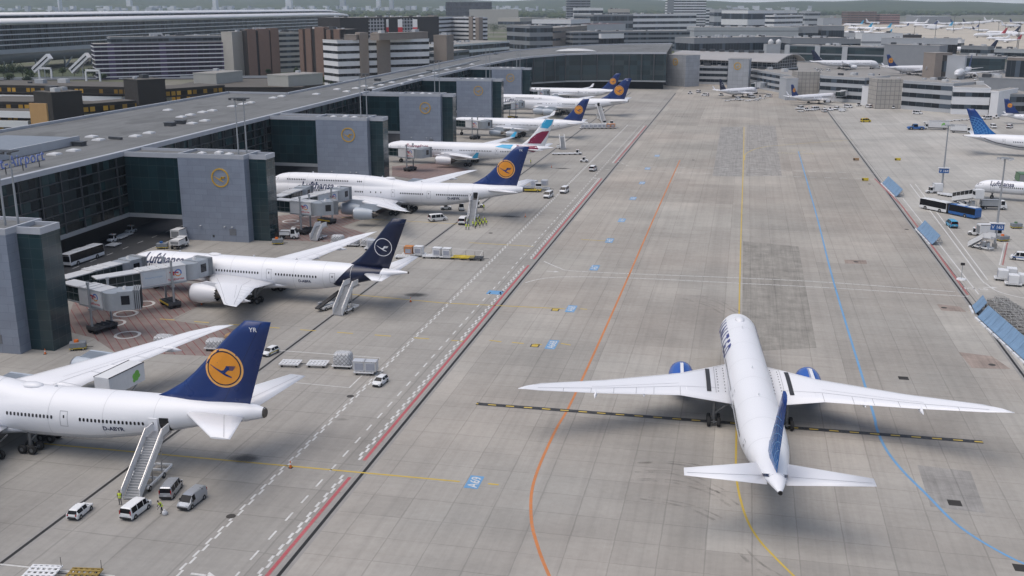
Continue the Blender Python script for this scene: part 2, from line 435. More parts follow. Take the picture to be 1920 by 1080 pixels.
def airliner(name, label, L, kind, loc, rz, liv, group=None, detail=2, cat='airliner'):
    root = thing(name, label, cat, loc, rz, group); t0 = L/2; A = KINDS[kind]
    S = jumbo_fus(L) if kind == 'jumbo' else generic_fus(L, A['D'], A['z0'])
    D = A['D']; s = D/5.8 if kind != 'jumbo' else 1.12
    ts = [0, .03, .12, .3, .55, .9, 1.4, 2, 2.7, 3.5, 4.4, 5.5, 7, 9, 12]
    ts = [t*s for t in ts]; k = ts[-1]
    while k < L-27*s: k += 3; ts.append(k)
    while ts[-1] < L-1: ts.append(ts[-1]+1.1)
    ts += [L-.35, L-.1, L]
    ts = sorted(set(min(t, L) for t in ts)); NR = 88 if kind == 'jumbo' else 48
    mb = MB()
    bel = liv.get('belly', -.62)
    mb.loft([fus_ring(S, max(t, .01), t0, NR) for t in ts], 0, True, True, True,
            mf=lambda k_, i: 1 if sin(2*pi*(i+.5)/NR) < bel else 0)
    fus = mb.build('fuselage', [liv['body'], liv.get('bellym', BELLY)], root, recalc=True)
    fy = lambda t, z: fus_y(S, t, z)
    if detail >= 2:
        for f in (.115, .19, .30, .41, .52, .63, .73, .82):
            t_ = L*f; q = MB(); ra = fus_ring(S, t_-.03, t0, NR); rb = fus_ring(S, t_+.03, t0, NR); zc = (S(t_)[0]+S(t_)[1])/2
            out = lambda p: (p[0], p[1]*1.004, zc+(p[2]-zc)*1.004)
            q.add([out(p) for p in ra]+[out(p) for p in rb], [(i, (i+1) % NR, NR+(i+1) % NR, NR+i) for i in range(NR)], 0, True); q.build('hull_seam', SEAM, root)
    # wing box fairing
    wr = A['wing'](L); yk = wr[0][1]
    fb = MB(); tm = wr[0][1]; c0 = wr[0][2]; fr = []
    for f, w, h in ((-.28, .25, .1), (-.12, .8, .5), (.1, 1.0, .9), (.5, 1.04, 1.0), (.85, 1.0, .9), (1.12, .75, .5), (1.4, .25, .1)):
        t = tm+f*c0; zb, zt, hw, _, _ = S(t); zz = zb+1.1*s
        fr.append([(t0-t, hw*1.05*w*(cos(a)), zz+(1.45*s*h if sin(a) < 0 else 1.0*s*h)*sin(a)) for a in [2*pi*i/20 for i in range(20)]])
    fb.loft(fr, 0, True); fb.build('wing_fairing', liv['body'] if liv.get('fairw') else liv.get('bellym', BELLY), root, recalc=True)
    # wings
    for sg in (1, -1):
        w = MB(); secs = wr
        w.loft([wing_ring(q, sg, t0) for q in secs], 0, True, True, True)
        tip = secs[-1][0]; y1 = secs[1][0]; y2 = secs[-2][0]
        if detail >= 1:
            ml = 1
            wing_strip(w, secs, sg, t0, [(y1*.45, .70), (y1, .68), (y2*.95, .70)], .06, ml)
            wing_strip(w, secs, sg, t0, [(y1*.6, .14), (y1, .13), (y2*.97, .13)], .05, ml)
            wing_strip(w, secs, sg, t0, [(y1*1.02, .56), (y2*.72, .58)], .04, ml)
            for f in (.32, .44, .52, .62, .72, .84): wing_strip(w, secs, sg, t0, [(y2*f, .70), (y2*f, .99)], .05, ml)
        wo = w.build('wing', [liv.get('wing', WHITE), LINE, STRIPE], root, recalc=False)
        bmx = bmesh.new(); bmx.from_mesh(wo.data); bmesh.ops.recalc_face_normals(bmx, faces=bmx.faces); bmx.to_mesh(wo.data); bmx.free()
        if liv.get('stripes'):
            q = MB(); wing_strip(q, secs, sg, t0, [(5.6, .14), (5.6, .80)], .6, 0, .07); q.build('wing_stripe', STRIPE, wo)
            q = MB()
            for r_ in (3.35, 4.3): 
                for u in range(9): t_, z_ = wing_at(secs, r_, .22+.07*u); q.box(t0-t_-.11, t0-t_+.11, sg*r_-.055, sg*r_+.055, z_+.03, z_+.07)
            wing_strip(q, secs, sg, t0, [(4.65, .12), (4.65, .82)], .03, 0, .06); wing_strip(q, secs, sg, t0, [(3.05, .12), (4.65, .12)], .05, 0, .06)
            q.build('tread_marks', BLACK, wo)
        for f in A['fair']:
            t_, z_ = wing_at(secs, f*tip, .62); c_ = 1.0*s
            q = MB(); yy = sg*f*tip
            rr = [(-2.2*c_, .05), (-1.4*c_, .34), (0, .46), (1.6*c_, .38), (2.9*c_, .06)]
            q.loft([[(t0-t_-u, yy+r*.62*cos(a), z_-.45-.02*u+r*sin(a)) for a in [2*pi*i/10 for i in range(10)]] for u, r in [(b, r*s) for b, r in rr]], 0, True)
            q.build('flap_fairing', liv.get('wing', WHITE), wo)
        if A.get('winglet'):
            y_, tl, c, z_, tc = secs[-1]; q = MB(); hgt = A['winglet']
            q.loft([[(t0-(tl+u*c), sg*(y_+h*(-1 if u < 0 else 1)), z_) for u, h in ((0, 0), (.3, .07), (1, 0), (.3, -.07))],
                    [(t0-(tl+.9*c*hgt/2+u*c*.45), sg*(y_+.75+h*.3), z_+hgt) for u, h in ((0, 0), (.3, .07), (1, 0), (.3, -.07))]], 0, False)
            q.build('winglet', liv.get('winglet', WHITE), wo)
        # tailplane
        q = MB(); st = A['stab'](L); q.loft([wing_ring(x, sg, t0) for x in st], 0, True)
        if detail >= 2: wing_strip(q, st, sg, t0, [(st[0][0]+.6, .68), (st[-1][0]*.97, .68)], .05, 1)
        if liv.get('stabtip'): pass
        q.build('tailplane', [liv.get('stab', WHITE), LINE], root, recalc=True)
    for y_, t_, z_, lg, r_, in A['eng'](L):
        for sg in (1, -1):
            make_engine(root, t0, t_, sg*y_, z_, lg, r_, liv.get('nac', NACW), wing_at(wr, y_, .12)[1]-.1, True, A.get('chev', False), liv.get('lip', METAL))
    for t_, y_, nx in A['gear'](L):
        for sg in ((1, -1) if y_ else (1,)): make_gear(root, t0, t_, sg*y_, A['z0']+1.2, nx, A['wr'], A['wr']*.72, track=1.35*s if y_ else .8*s)
    # fin
    fz = A['fin'](L); fin, edge, ffy = make_fin(root, t0, *fz, liv['fin'], A.get('fillet', 0)*s, edgem=liv.get('finline'))
    # APU outlet
    q = MB(); z_ = (S(L)[0]+S(L)[1])/2; q.cyl((t0-L+.12*s, 0, z_), (t0-L-.06*s, 0, z_+.01), S(L)[2]*1.1+.12, S(L)[2]*.9+.1, 12, 0); q.build('exhaust_outlet', liv.get('apu', HOT), root)
    # windscreen
    tw = A['cock']
    for sg in (1, -1):
        q = MB()
        for j in range(3):
            a0, a1 = .10+.30*j, .36+.30*j; g = []
            for a in (a0, a1):
                for zf in (0, 1):
                    z = tw[1]+zf*tw[2]; t_ = tw[0]+.9*s*a*a*1.6+zf*.38*s
                    yv = fus_y(S, tw[0]+2.6*s, z)*(.02+.93*a)
                    tt_ = 0.0
                    while tt_ < 9 and fus_y(S, tt_, z) < yv+.02: tt_ += .04
                    g.append((t0-tt_+.03, sg*(yv+.02), z+.02))
            q.add(g, [(0, 1, 3, 2)])
        q.build('windscreen', PANE, root)
    if detail >= 1:
        nm, zw, pitch, ww, wh = 'cabin_window', A['winz'], A['pitch'], .29, .46
        if True:
            wm = MB(); wm.add([(x, 0, z) for x, z in [(ww/2*c_, wh/2*d_) for c_, d_ in ((-.5, -1), (.5, -1), (1, -.6), (1, .6), (.5, 1), (-.5, 1), (-1, .6), (-1, -.6))]], [tuple(range(8))])
            wo = None
        for sg in liv.get('sides', (1,)):
            row = []
            for a, b in A['rows'](L):
                t_ = a
                while t_ < b:
                    row.append((t_, zw)); t_ += pitch
            for a, b, z_ in A.get('upper', []):
                t_ = a
                while t_ < b: row.append((t_, z_)); t_ += pitch
            if True:
                row = row[:100] if len(row) > 100 else row
                for t_, z_ in row:
                    y = fus_y(S, t_, z_); dz = fus_y(S, t_, z_+.2)-fus_y(S, t_, z_-.2); dt = fus_y(S, t_+.3, z_)-fus_y(S, t_-.3, z_)
                    if wo is None: o = wo = wm.build(nm, PANE, root)
                    else: o = link(nm, wo.data, root)
                    o.location = (t0-t_, sg*(y+.025), z_); o.rotation_euler = (-sg*atan2(dz, .4), 0, -sg*atan2(dt, .6))
            for t_ in A['doors'](L):
                w_, h_ = .54, 1.0; z_ = zw-.12
                me = flat([([(x0, y0), (x1, y0), (x1, y1), (x0, y1)], 0) for x0, x1, y0, y1 in ((-w_, -w_+.06, -h_, h_), (w_-.06, w_, -h_, h_), (-w_, w_, h_-.06, h_), (-w_, w_, -h_, -h_+.06))]+[([(-.1, .12), (.1, .12), (.1, .5), (-.1, .5)], 1)])
                drape(me, 'cabin_door', [LINE, PANE], fy, t0, root, sg, t_, z_, .02)
    for txt, t_, z_, size, mm, sg, shear in liv.get('text', []):
        me = text_mesh(txt, size, 0, size*.025, shear=shear)
        drape(me, 'lettering', mm, fy, t0, root, sg, t_, z_, .05, .3, flip=(sg < 0))
    if liv.get('emblem'):
        st_, (et, ez, er) = liv['emblem']; 
        for sg in (1, -1):
            if st_ == 'amber':
                e = drape(flat([(disc(er), 0)]), 'emblem', PEACH, ffy, t0, fin, sg, et, ez, .012, .5)
                drape(flat(ringp(er*.83, er*.89, 0)), 'emblem_ring', NAVY, ffy, t0, fin, sg, et, ez, .036, .5)
                drape(flat([(disc(er*.835), 0)]), 'emblem_field', ORANGE, ffy, t0, fin, sg, et, ez, .024, .5)
                drape(flat(crane(er*.92, 0)), 'emblem_bird', DBLUE, ffy, t0, fin, sg, et, ez, .05, .5)
            else:
                drape(flat(ringp(er*.93, er, 0)), 'emblem_ring', LWHITE, ffy, t0, fin, sg, et, ez, .015, .5)
                drape(flat(crane(er*.9, 0)), 'emblem_bird', LWHITE, ffy, t0, fin, sg, et, ez, .015, .5)
    if liv.get('fintext'):
        tx, t_, z_, size = liv['fintext']
        for sg in (1,): drape(text_mesh(tx, size, 0, .01), 'fin_lettering', LWHITE, ffy, t0, fin, sg, t_, z_, .02, .5)
    for polys, mm in liv.get('finpolys', []):
        for sg in (1, -1): drape(flat([(p, 0) for p in polys]), 'fin_paint', mm, ffy, t0, fin, sg, 0, 0, liv.get('foff', .02), .5)
    for polys, mm, o_ in liv.get('fuspolys', []):
        for sg in liv.get('psides', (1, -1)): drape(flat([(p, 0) for p in polys]), 'hull_paint', mm, fy, t0, root, sg, 0, 0, o_, .4)
    for t_, zd in liv.get('open_doors', []):
        drape(flat([([(-.6, -1.05), (.6, -1.05), (.6, 1.05), (-.6, 1.05)], 0)]), 'open_doorway', BLACK, fy, t0, root, 1, t_, zd, .06)
        q = MB(); y_ = fus_y(S, t_, zd); q.box(-.6, .6, -.08, .08, -1.05, 1.05); d_ = q.build('door_leaf', WHITE, root, (t0-t_+1.3, y_+.45, zd), (0, 0, 0)); bevel(d_, .07); m_ = MB(); m_.box(-.1, .1, .085, .1, .2, .55); m_.build('door_window', PANE, d_)
    if detail >= 2 or liv.get('dome'):
        for f in liv.get('domes', (.33,)):
            t_ = L*f; zt = max(S(t_)[1], (S(t_)[3]+S(t_)[4]) if S(t_)[4] else 0); q = MB()
            q.loft([[(t0-t_+1.5*s*a, .75*s*b*cos(x), zt-.12+.5*s*b*max(0, sin(x))) for x in [2*pi*i/14 for i in range(14)]] for a, b in ((-1, .1), (-.75, .75), (-.2, 1), (.4, .95), (.85, .5), (1, .1))], 0, True)
            q.build('antenna_dome', NACW, root)
        q = MB()
        for f, h in ((.2, .45), (.47, .4), (.62, .35)):
            t_ = L*f; zt = max(S(t_)[1], (S(t_)[3]+S(t_)[4]) if S(t_)[4] else 0); q.add([(t0-t_+.3, 0, zt-.05), (t0-t_-.35, 0, zt-.05), (t0-t_-.3, 0, zt+h), (t0-t_-.05, 0, zt+h)], [(0, 1, 2, 3)])
            q.bar((t0-t_, 0, zt-.05), (t0-t_-.2, 0, zt+h), .06)
            q.build('blade_antenna', WGREY, root); q = MB()
    return dict(root=root, S=S, t0=t0, fy=fy, fin=fin, ffy=ffy, edge=edge, fus=fus)
KINDS = {
 'jumbo': dict(D=6.5, z0=2.0, wing=lambda L: [(2.2, 25.5, 16.0, 3.5, .12), (11.8, 34.0, 9.6, 4.5, .11), (20.9, 41.4, 6.6, 5.5, .10), (30.5, 49.0, 3.6, 6.6, .09), (33.2, 52.0, 2.2, 6.9, .08), (34.2, 54.2, .6, 7.0, .08)],
   stab=lambda L: [(1.1, L-10.4, 8.0, 7.1, .10), (10.7, L-1.6, 2.4, 8.5, .09)], fair=(.3, .5, .72), eng=lambda L: [(11.7, 28.3, 2.55, 5.3, 1.62), (20.8, 35.2, 3.2, 5.3, 1.62)], chev=True,
   gear=lambda L: [(8.6, 0, 1), (41.0, 5.5, 2), (44.0, 1.9, 2)], wr=.62, fin=lambda L: (8.3, 19.2, L-12.8, L-2.2, 10.8, 3.7, .58), fillet=2.6, cock=(3.1, 8.05, .55), winz=5.75, pitch=.53,
   rows=lambda L: [(9.5, 14.5), (16.5, 22), (29, 31.5), (33.5, 34), (35, 35.4), (36.5, 36.9), (42.2, 48.6), (52.6, 61.5)], upper=[(8.5, 14, 8.45), (17, 27, 8.45), (29.5, 31, 8.45)], doors=lambda L: [15.5, 40.0, 50.3]),
 'twin': dict(D=5.8, z0=2.15, wing=lambda L: [(1.8, L*.315-2.4, 16.0, 3.6, .12), (9.6, L*.315+4.6, 8.4, 4.4, .11), (20, L*.315+11.9, 5.0, 5.6, .10), (28.2, L*.315+17.4, 2.7, 6.8, .09), (30.0, L*.315+19.6, 1.3, 7.2, .08), (30.9, L*.315+21.2, .25, 7.4, .08)],
   stab=lambda L: [(1.0, L-8.8, 5.6, 6.3, .10), (9.9, L-3.4, 1.9, 7.6, .09)], fair=(.28, .47, .68), eng=lambda L: [(9.2, L*.315-1.6, 2.65, 5.4, 1.82)], chev=True,
   gear=lambda L: [(6.2, 0, 1), (L*.315+12.0, 4.9, 2)], wr=.66, fin=lambda L: (7.7, 17.2, L-10.8, L-3.1, 7.0, 3.0, .45), fillet=1.6, cock=(1.75, 5.85, .75), winz=5.55, pitch=.60,
   rows=lambda L: [(9, 13), (15, 20), (22, L*.53-1), (L*.56+.6, L-17.6)], doors=lambda L: [7, L*.25, L*.545, L-14.6]),
 'wide': dict(D=5.64, z0=2.25, wing=lambda L: [(1.8, 21.6, 12.4, 3.6, .13), (9.4, 27.6, 7.4, 4.5, .11), (20, 34.8, 4.6, 5.6, .10), (29.4, 41.2, 2.0, 6.6, .09)], winglet=2.0,
   stab=lambda L: [(1.0, L-9.6, 5.6, 6.0, .10), (9.7, L-3.9, 2.0, 7.1, .09)], fair=(.3, .47, .66, .8), eng=lambda L: [(9.4, 22.8, 2.5, 6.0, 1.5)],
   gear=lambda L: [(6.7, 0, 1), (33.5, 5.2, 2)], wr=.66, fin=lambda L: (7.8, 16.9, L-10.6, L-2.9, 7.6, 3.0, .42), fillet=1.4, cock=(1.7, 5.5, .7), winz=5.35, pitch=.60,
   rows=lambda L: [(9, 15), (18.5, 27), (30, 42), (45, L-15)], doors=lambda L: [7, 17, 43.5, L-13]),
 'narrow': dict(D=3.95, z0=1.75, wing=lambda L: [(1.4, L*.335, 7.2, 2.5, .13), (6.2, L*.335+3.0, 4.0, 3.0, .11), (16.6, L*.335+8.2, 1.5, 4.1, .09)], winglet=2.1,
   stab=lambda L: [(.8, L-6.0, 3.6, 4.5, .10), (6.2, L-2.9, 1.4, 5.2, .09)], fair=(.4, .6, .8), eng=lambda L: [(5.75, L*.335-.6, 1.75, 3.9, 1.05)],
   gear=lambda L: [(5, 0, 1), (L*.335+5.8, 3.8, 1)], wr=.55, fin=lambda L: (5.5, 11.9, L-7.6, L-2.6, 5.6, 2.0, .32), fillet=1.0, cock=(1.2, 4.0, .5), winz=3.95, pitch=.55,
   rows=lambda L: [(7, L*.38), (L*.40, L*.52), (L*.55, L-10)], doors=lambda L: [5, L-8.5]),
}
KINDS['quad'] = dict(KINDS['wide'], eng=lambda L: [(9.4, 21.8, 2.5, 5.2, 1.18), (19.4, 31.4, 3.3, 5.2, 1.18)], gear=lambda L: [(6.7, 0, 1), (33.5, 5.2, 2), (35, .01, 1)])
KINDS['twin9'] = dict(KINDS['twin'], wing=lambda L: [(y, t+1.6, c, z, h) for y, t, c, z, h in KINDS['twin']['wing'](L)], eng=lambda L: [(9.4, L*.315+1.2, 2.65, 5.4, 1.82)])
KINDS['short'] = dict(KINDS['narrow'], D=3.3, z0=1.4)
# ------------------------------------------------------------------ camera, light, air
def setup():
    cam = bpy.data.cameras.new('camera'); cam.sensor_width = 36.0; cam.lens = 36.0*CF/1920.0
    cam.clip_start = 1.0; cam.clip_end = 60000.0
    co = bpy.data.objects.new('camera', cam); COL.objects.link(co); SC.camera = co
    co.location = (0, 0, CH); co.rotation_euler = (pi/2-PITCH, 0, YAW)
    w = bpy.data.worlds.new('World'); SC.world = w; w.use_nodes = True
    nt = w.node_tree; bg = nt.nodes['Background']; sky = nt.nodes.new('ShaderNodeTexSky'); sky.sky_type = 'NISHITA'; sky.sun_disc = False
    sky.sun_elevation = radians(SUNEL); sky.sun_rotation = radians(SUNROT); sky.air_density = 1.0; sky.dust_density = 4.0; sky.ozone_density = 1.0; sky.altitude = 100
    # pale cloud bank low over the horizon
    tc = nt.nodes.new('ShaderNodeTexCoord'); sp = nt.nodes.new('ShaderNodeSeparateXYZ'); nt.links.new(tc.outputs['Generated'], sp.inputs[0])
    mr = nt.nodes.new('ShaderNodeMapRange'); mr.inputs[1].default_value = .02; mr.inputs[2].default_value = .16; mr.inputs[3].default_value = 1.0; mr.inputs[4].default_value = 0.0; nt.links.new(sp.outputs[2], mr.inputs[0])
    cn = nt.nodes.new('ShaderNodeTexNoise'); cn.inputs['Scale'].default_value = 5.0; cn.inputs['Detail'].default_value = 5.0; nt.links.new(tc.outputs['Generated'], cn.inputs['Vector'])
    mx = nt.nodes.new('ShaderNodeMix'); mx.data_type = 'RGBA'; mx.inputs[7].default_value = (6.2, 6.5, 6.9, 1); ml = nt.nodes.new('ShaderNodeMath'); ml.operation = 'MULTIPLY'; m2 = nt.nodes.new('ShaderNodeMapRange'); m2.inputs[1].default_value = .3; m2.inputs[2].default_value = .6; m2.inputs[3].default_value = .8
    nt.links.new(cn.outputs[0], m2.inputs[0]); nt.links.new(mr.outputs[0], ml.inputs[0]); nt.links.new(m2.outputs[0], ml.inputs[1]); nt.links.new(ml.outputs[0], mx.inputs[0]); nt.links.new(sky.outputs[0], mx.inputs[6])
    nt.links.new(mx.outputs[2], bg.inputs[0]); bg.inputs[1].default_value = 0.10
    sl = bpy.data.lights.new('sun', 'SUN'); sl.energy = 1.4; sl.angle = radians(70); sl.color = (1.0, .95, .885)
    so = bpy.data.objects.new('sun', sl); COL.objects.link(so)
    so.rotation_euler = (radians(90-SUNEL), 0, radians(180-SUNROT))
    so.location = (0, 0, 150)
    v = SC.view_settings; v.view_transform = 'Standard'; v.look = 'None'; v.exposure = EXPO; v.gamma = 1.0; v.use_curve_mapping = False
SUNEL = 70.0
SUNROT = 235.0   # clockwise from +Y: the sun stands behind and a little left of the viewer
EXPO = 0.32
# ------------------------------------------------------------------ ground
def ground_mat():
    n = N('apron concrete'); v = n.coord('Object'); x, y, z = n.xyz(v)
    slab = n.mixf(n.math('LESS_THAN', x, -43.4), 4.85, 7.6)
    cx, cy = n.math('DIVIDE', n.math('ADD', x, 1.2), slab), n.math('DIVIDE', y, slab)
    w = n.white(n.comb(n.math('FLOOR', cx), n.math('FLOOR', cy), 1.0))
    big = n.white(n.comb(n.math('FLOOR', n.math('DIVIDE', cx, 4.0)), n.math('FLOOR', n.math('DIVIDE', cy, 7.0)), 5.0))
    lane = n.white(n.comb(n.math('FLOOR', n.math('DIVIDE', cx, 2.0)), 2.0, 9.0))
    taxi = n.math('MULTIPLY', n.math('GREATER_THAN', x, -44.2), n.math('LESS_THAN', x, 45.5))
    stand = n.math('LESS_THAN', x, -44.2)
    near = n.ramp(y, 90, 330, 0, 1); c = n.mix(taxi, n.mix(near, (.315, .306, .286), (.345, .332, .304)), n.mix(near, (.345, .334, .309), (.366, .345, .306)))
    c = n.mix(n.math('GREATER_THAN', x, 45.5), c, (.42, .408, .378))
    warm = n.ramp(n.noise(v, .02, 3.0, .5), .35, .65)
    c = n.mix(n.math('MULTIPLY', warm, n.mixf(taxi, .25, .55)), c, n.bright((.385, .338, .292), n.mixf(taxi, .80, .98)))
    f = n.ramp(w, 0, 1, .965, 1.035); f = n.math('MULTIPLY', f, n.ramp(big, 0, 1, .90, 1.06)); f = n.math('MULTIPLY', f, n.ramp(lane, 0, 1, .95, 1.04))
    f = n.math('MULTIPLY', f, n.ramp(n.noise(v, .045, 5.0, .62), .3, .7, .84, 1.14))
    f = n.math('MULTIPLY', f, n.ramp(n.noise(v, 1.3, 4.0, .7), .3, .7, .95, 1.05))
    # tyre rubber smeared along the lane
    st = n.noise(n.comb(n.math('MULTIPLY', x, .9), n.math('MULTIPLY', y, .012), 0.0), 1.0, 4.0, .65)
    f = n.math('MULTIPLY', f, n.ramp(st, .45, .8, 1.0, .84))
    wl = n.math('MINIMUM', n.math('ABSOLUTE', n.math('SUBTRACT', x, -3.9)), n.math('ABSOLUTE', n.math('SUBTRACT', x, 6.9)))
    f = n.math('MULTIPLY', f, n.math('SUBTRACT', 1.0, n.math('MULTIPLY', n.ramp(wl, .2, 2.6, 1.0, 0.0), n.ramp(n.noise(v, .09, 4, .7), .35, .65, .0, .17))))
    # wear across the road strips and brush marks across
    sc = n.noise(n.comb(n.math('MULTIPLY', x, .03), n.math('MULTIPLY', y, .55), 3.0), 1.0, 4.0, .7)
    f = n.math('MULTIPLY', f, n.ramp(sc, .5, .8, 1.0, .90))
    # oil blots on the stands
    ob = n.noise(n.comb(n.math('MULTIPLY', x, .16), n.math('MULTIPLY', y, .3), 7.0), 1.0, 3.0, .6)
    f = n.math('MULTIPLY', f, n.math('SUBTRACT', 1.0, n.math('MULTIPLY', stand, n.ramp(ob, .66, .8, 0.0, .3))))
    # joints
    wob = n.math('MULTIPLY', n.math('SUBTRACT', n.noise(v, .4, 2.0), .5), .03)
    lw = n.ramp(n.noise(v, .15, 2.0), .3, .7, .008, .022)
    fx = n.math('ABSOLUTE', n.math('SUBTRACT', n.math('FRACT', n.math('ADD', cx, wob)), .5)); fyy = n.math('ABSOLUTE', n.math('SUBTRACT', n.math('FRACT', n.math('ADD', cy, wob)), .5))
    j = n.math('MAXIMUM', n.math('GREATER_THAN', fx, n.math('SUBTRACT', .5, lw)), n.math('GREATER_THAN', fyy, n.math('SUBTRACT', .5, n.math('MULTIPLY', lw, .75))))
    f = n.math('MULTIPLY', f, n.math('SUBTRACT', 1.0, n.math('MULTIPLY', j, .20)))
    c = n.bright(c, f)
    return n.done(c, n.ramp(n.noise(v, .8, 3.0), .3, .7, .62, .85), 0, .35, (n.noise(v, 6.0, 4.0), .12, .02))
def land_mat():
    n = N('land'); v = n.coord('Object'); x, y, z = n.xyz(v)
    a = n.noise(v, .004, 4.0, .6); b = n.noise(v, .03, 4.0, .6)
    c = n.mix(n.ramp(a, .42, .58), (.10, .115, .06), (.20, .19, .165)); c = n.bright(c, n.ramp(b, .3, .7, .8, 1.2))
    return n.done(c, .9, 0, .2)
def sheet(name, poly, z, m, kind='structure', label=None):
    mb = MB(); mb.add([(x, y, z) for x, y in poly], [tuple(range(len(poly)))]); o = mb.build(name, m); o['kind'] = kind; return o
PAINTS = {}
def paint(name, col, wear=.35):
    """road paint, scuffed through to the concrete"""
    if name in PAINTS: return PAINTS[name]
    n = N(name); v = n.coord('Object')
    k = n.ramp(n.noise(v, 2.2, 5.0, .75), .45, .72, 0, 1); c = n.mix(n.math('MULTIPLY', k, wear), col, (.30, .285, .26))
    PAINTS[name] = n.done(n.bright(c, n.ramp(n.noise(v, .15, 3.0), .3, .7, .9, 1.08)), .6); return PAINTS[name]
def ribbon(mb, pts, w, z, m=0):
    """flat line along a polyline"""
    L = []; R = []
    for i, p in enumerate(pts):
        a = pts[max(0, i-1)]; b = pts[min(len(pts)-1, i+1)]; d = hypot(b[0]-a[0], b[1]-a[1]) or 1
        nx, ny = -(b[1]-a[1])/d*w/2, (b[0]-a[0])/d*w/2
        L.append((p[0]+nx, p[1]+ny, z)); R.append((p[0]-nx, p[1]-ny, z))
    n = len(pts); mb.add(L+R, [(i, i+1, n+i+1, n+i) for i in range(n-1)], m)
def smooth(pts, k=10):
    """Catmull-Rom through the points"""
    P = [pts[0]]+list(pts)+[pts[-1]]; out = []
    for i in range(1, len(P)-2):
        for j in range(k):
            t = j/k
            out.append(tuple(.5*((2*P[i][c])+(-P[i-1][c]+P[i+1][c])*t+(2*P[i-1][c]-5*P[i][c]+4*P[i+1][c]-P[i+2][c])*t*t+(-P[i-1][c]+3*P[i][c]-3*P[i+1][c]+P[i+2][c])*t**3) for c in (0, 1)))
    out.append(tuple(pts[-1])); return out
def gp(*pix): return [G(*p) for p in pix]
def dashes(mb, pts, w, z, on, gap, m=0, offs=0.0):
    """dash pattern along a polyline"""
    acc = -offs
    for a, b in zip(pts, pts[1:]):
        L = hypot(b[0]-a[0], b[1]-a[1]); 
        if L < 1e-6: continue
        s = 0.0
        while s < L:
            ph = (s+acc) % (on+gap); step = (on-ph) if ph < on else (on+gap-ph); e = min(L, s+max(step, .01))
            if ph < on: ribbon(mb, [(a[0]+(b[0]-a[0])*q/L, a[1]+(b[1]-a[1])*q/L) for q in (s, e)], w, z, m)
            s = e
        acc += L
def flat_text(body, size, pos, rz, z, m, name, bold=.01, sx=1.0, align='CENTER'):
    me = text_mesh(body, size, 0, bold*size, align); o = link(name, me); me.materials.append(m)
    o.location = (pos[0], pos[1], z); o.rotation_euler = (0, 0, rz); o.scale = (sx, 1, 1); o['kind'] = 'structure'; return o
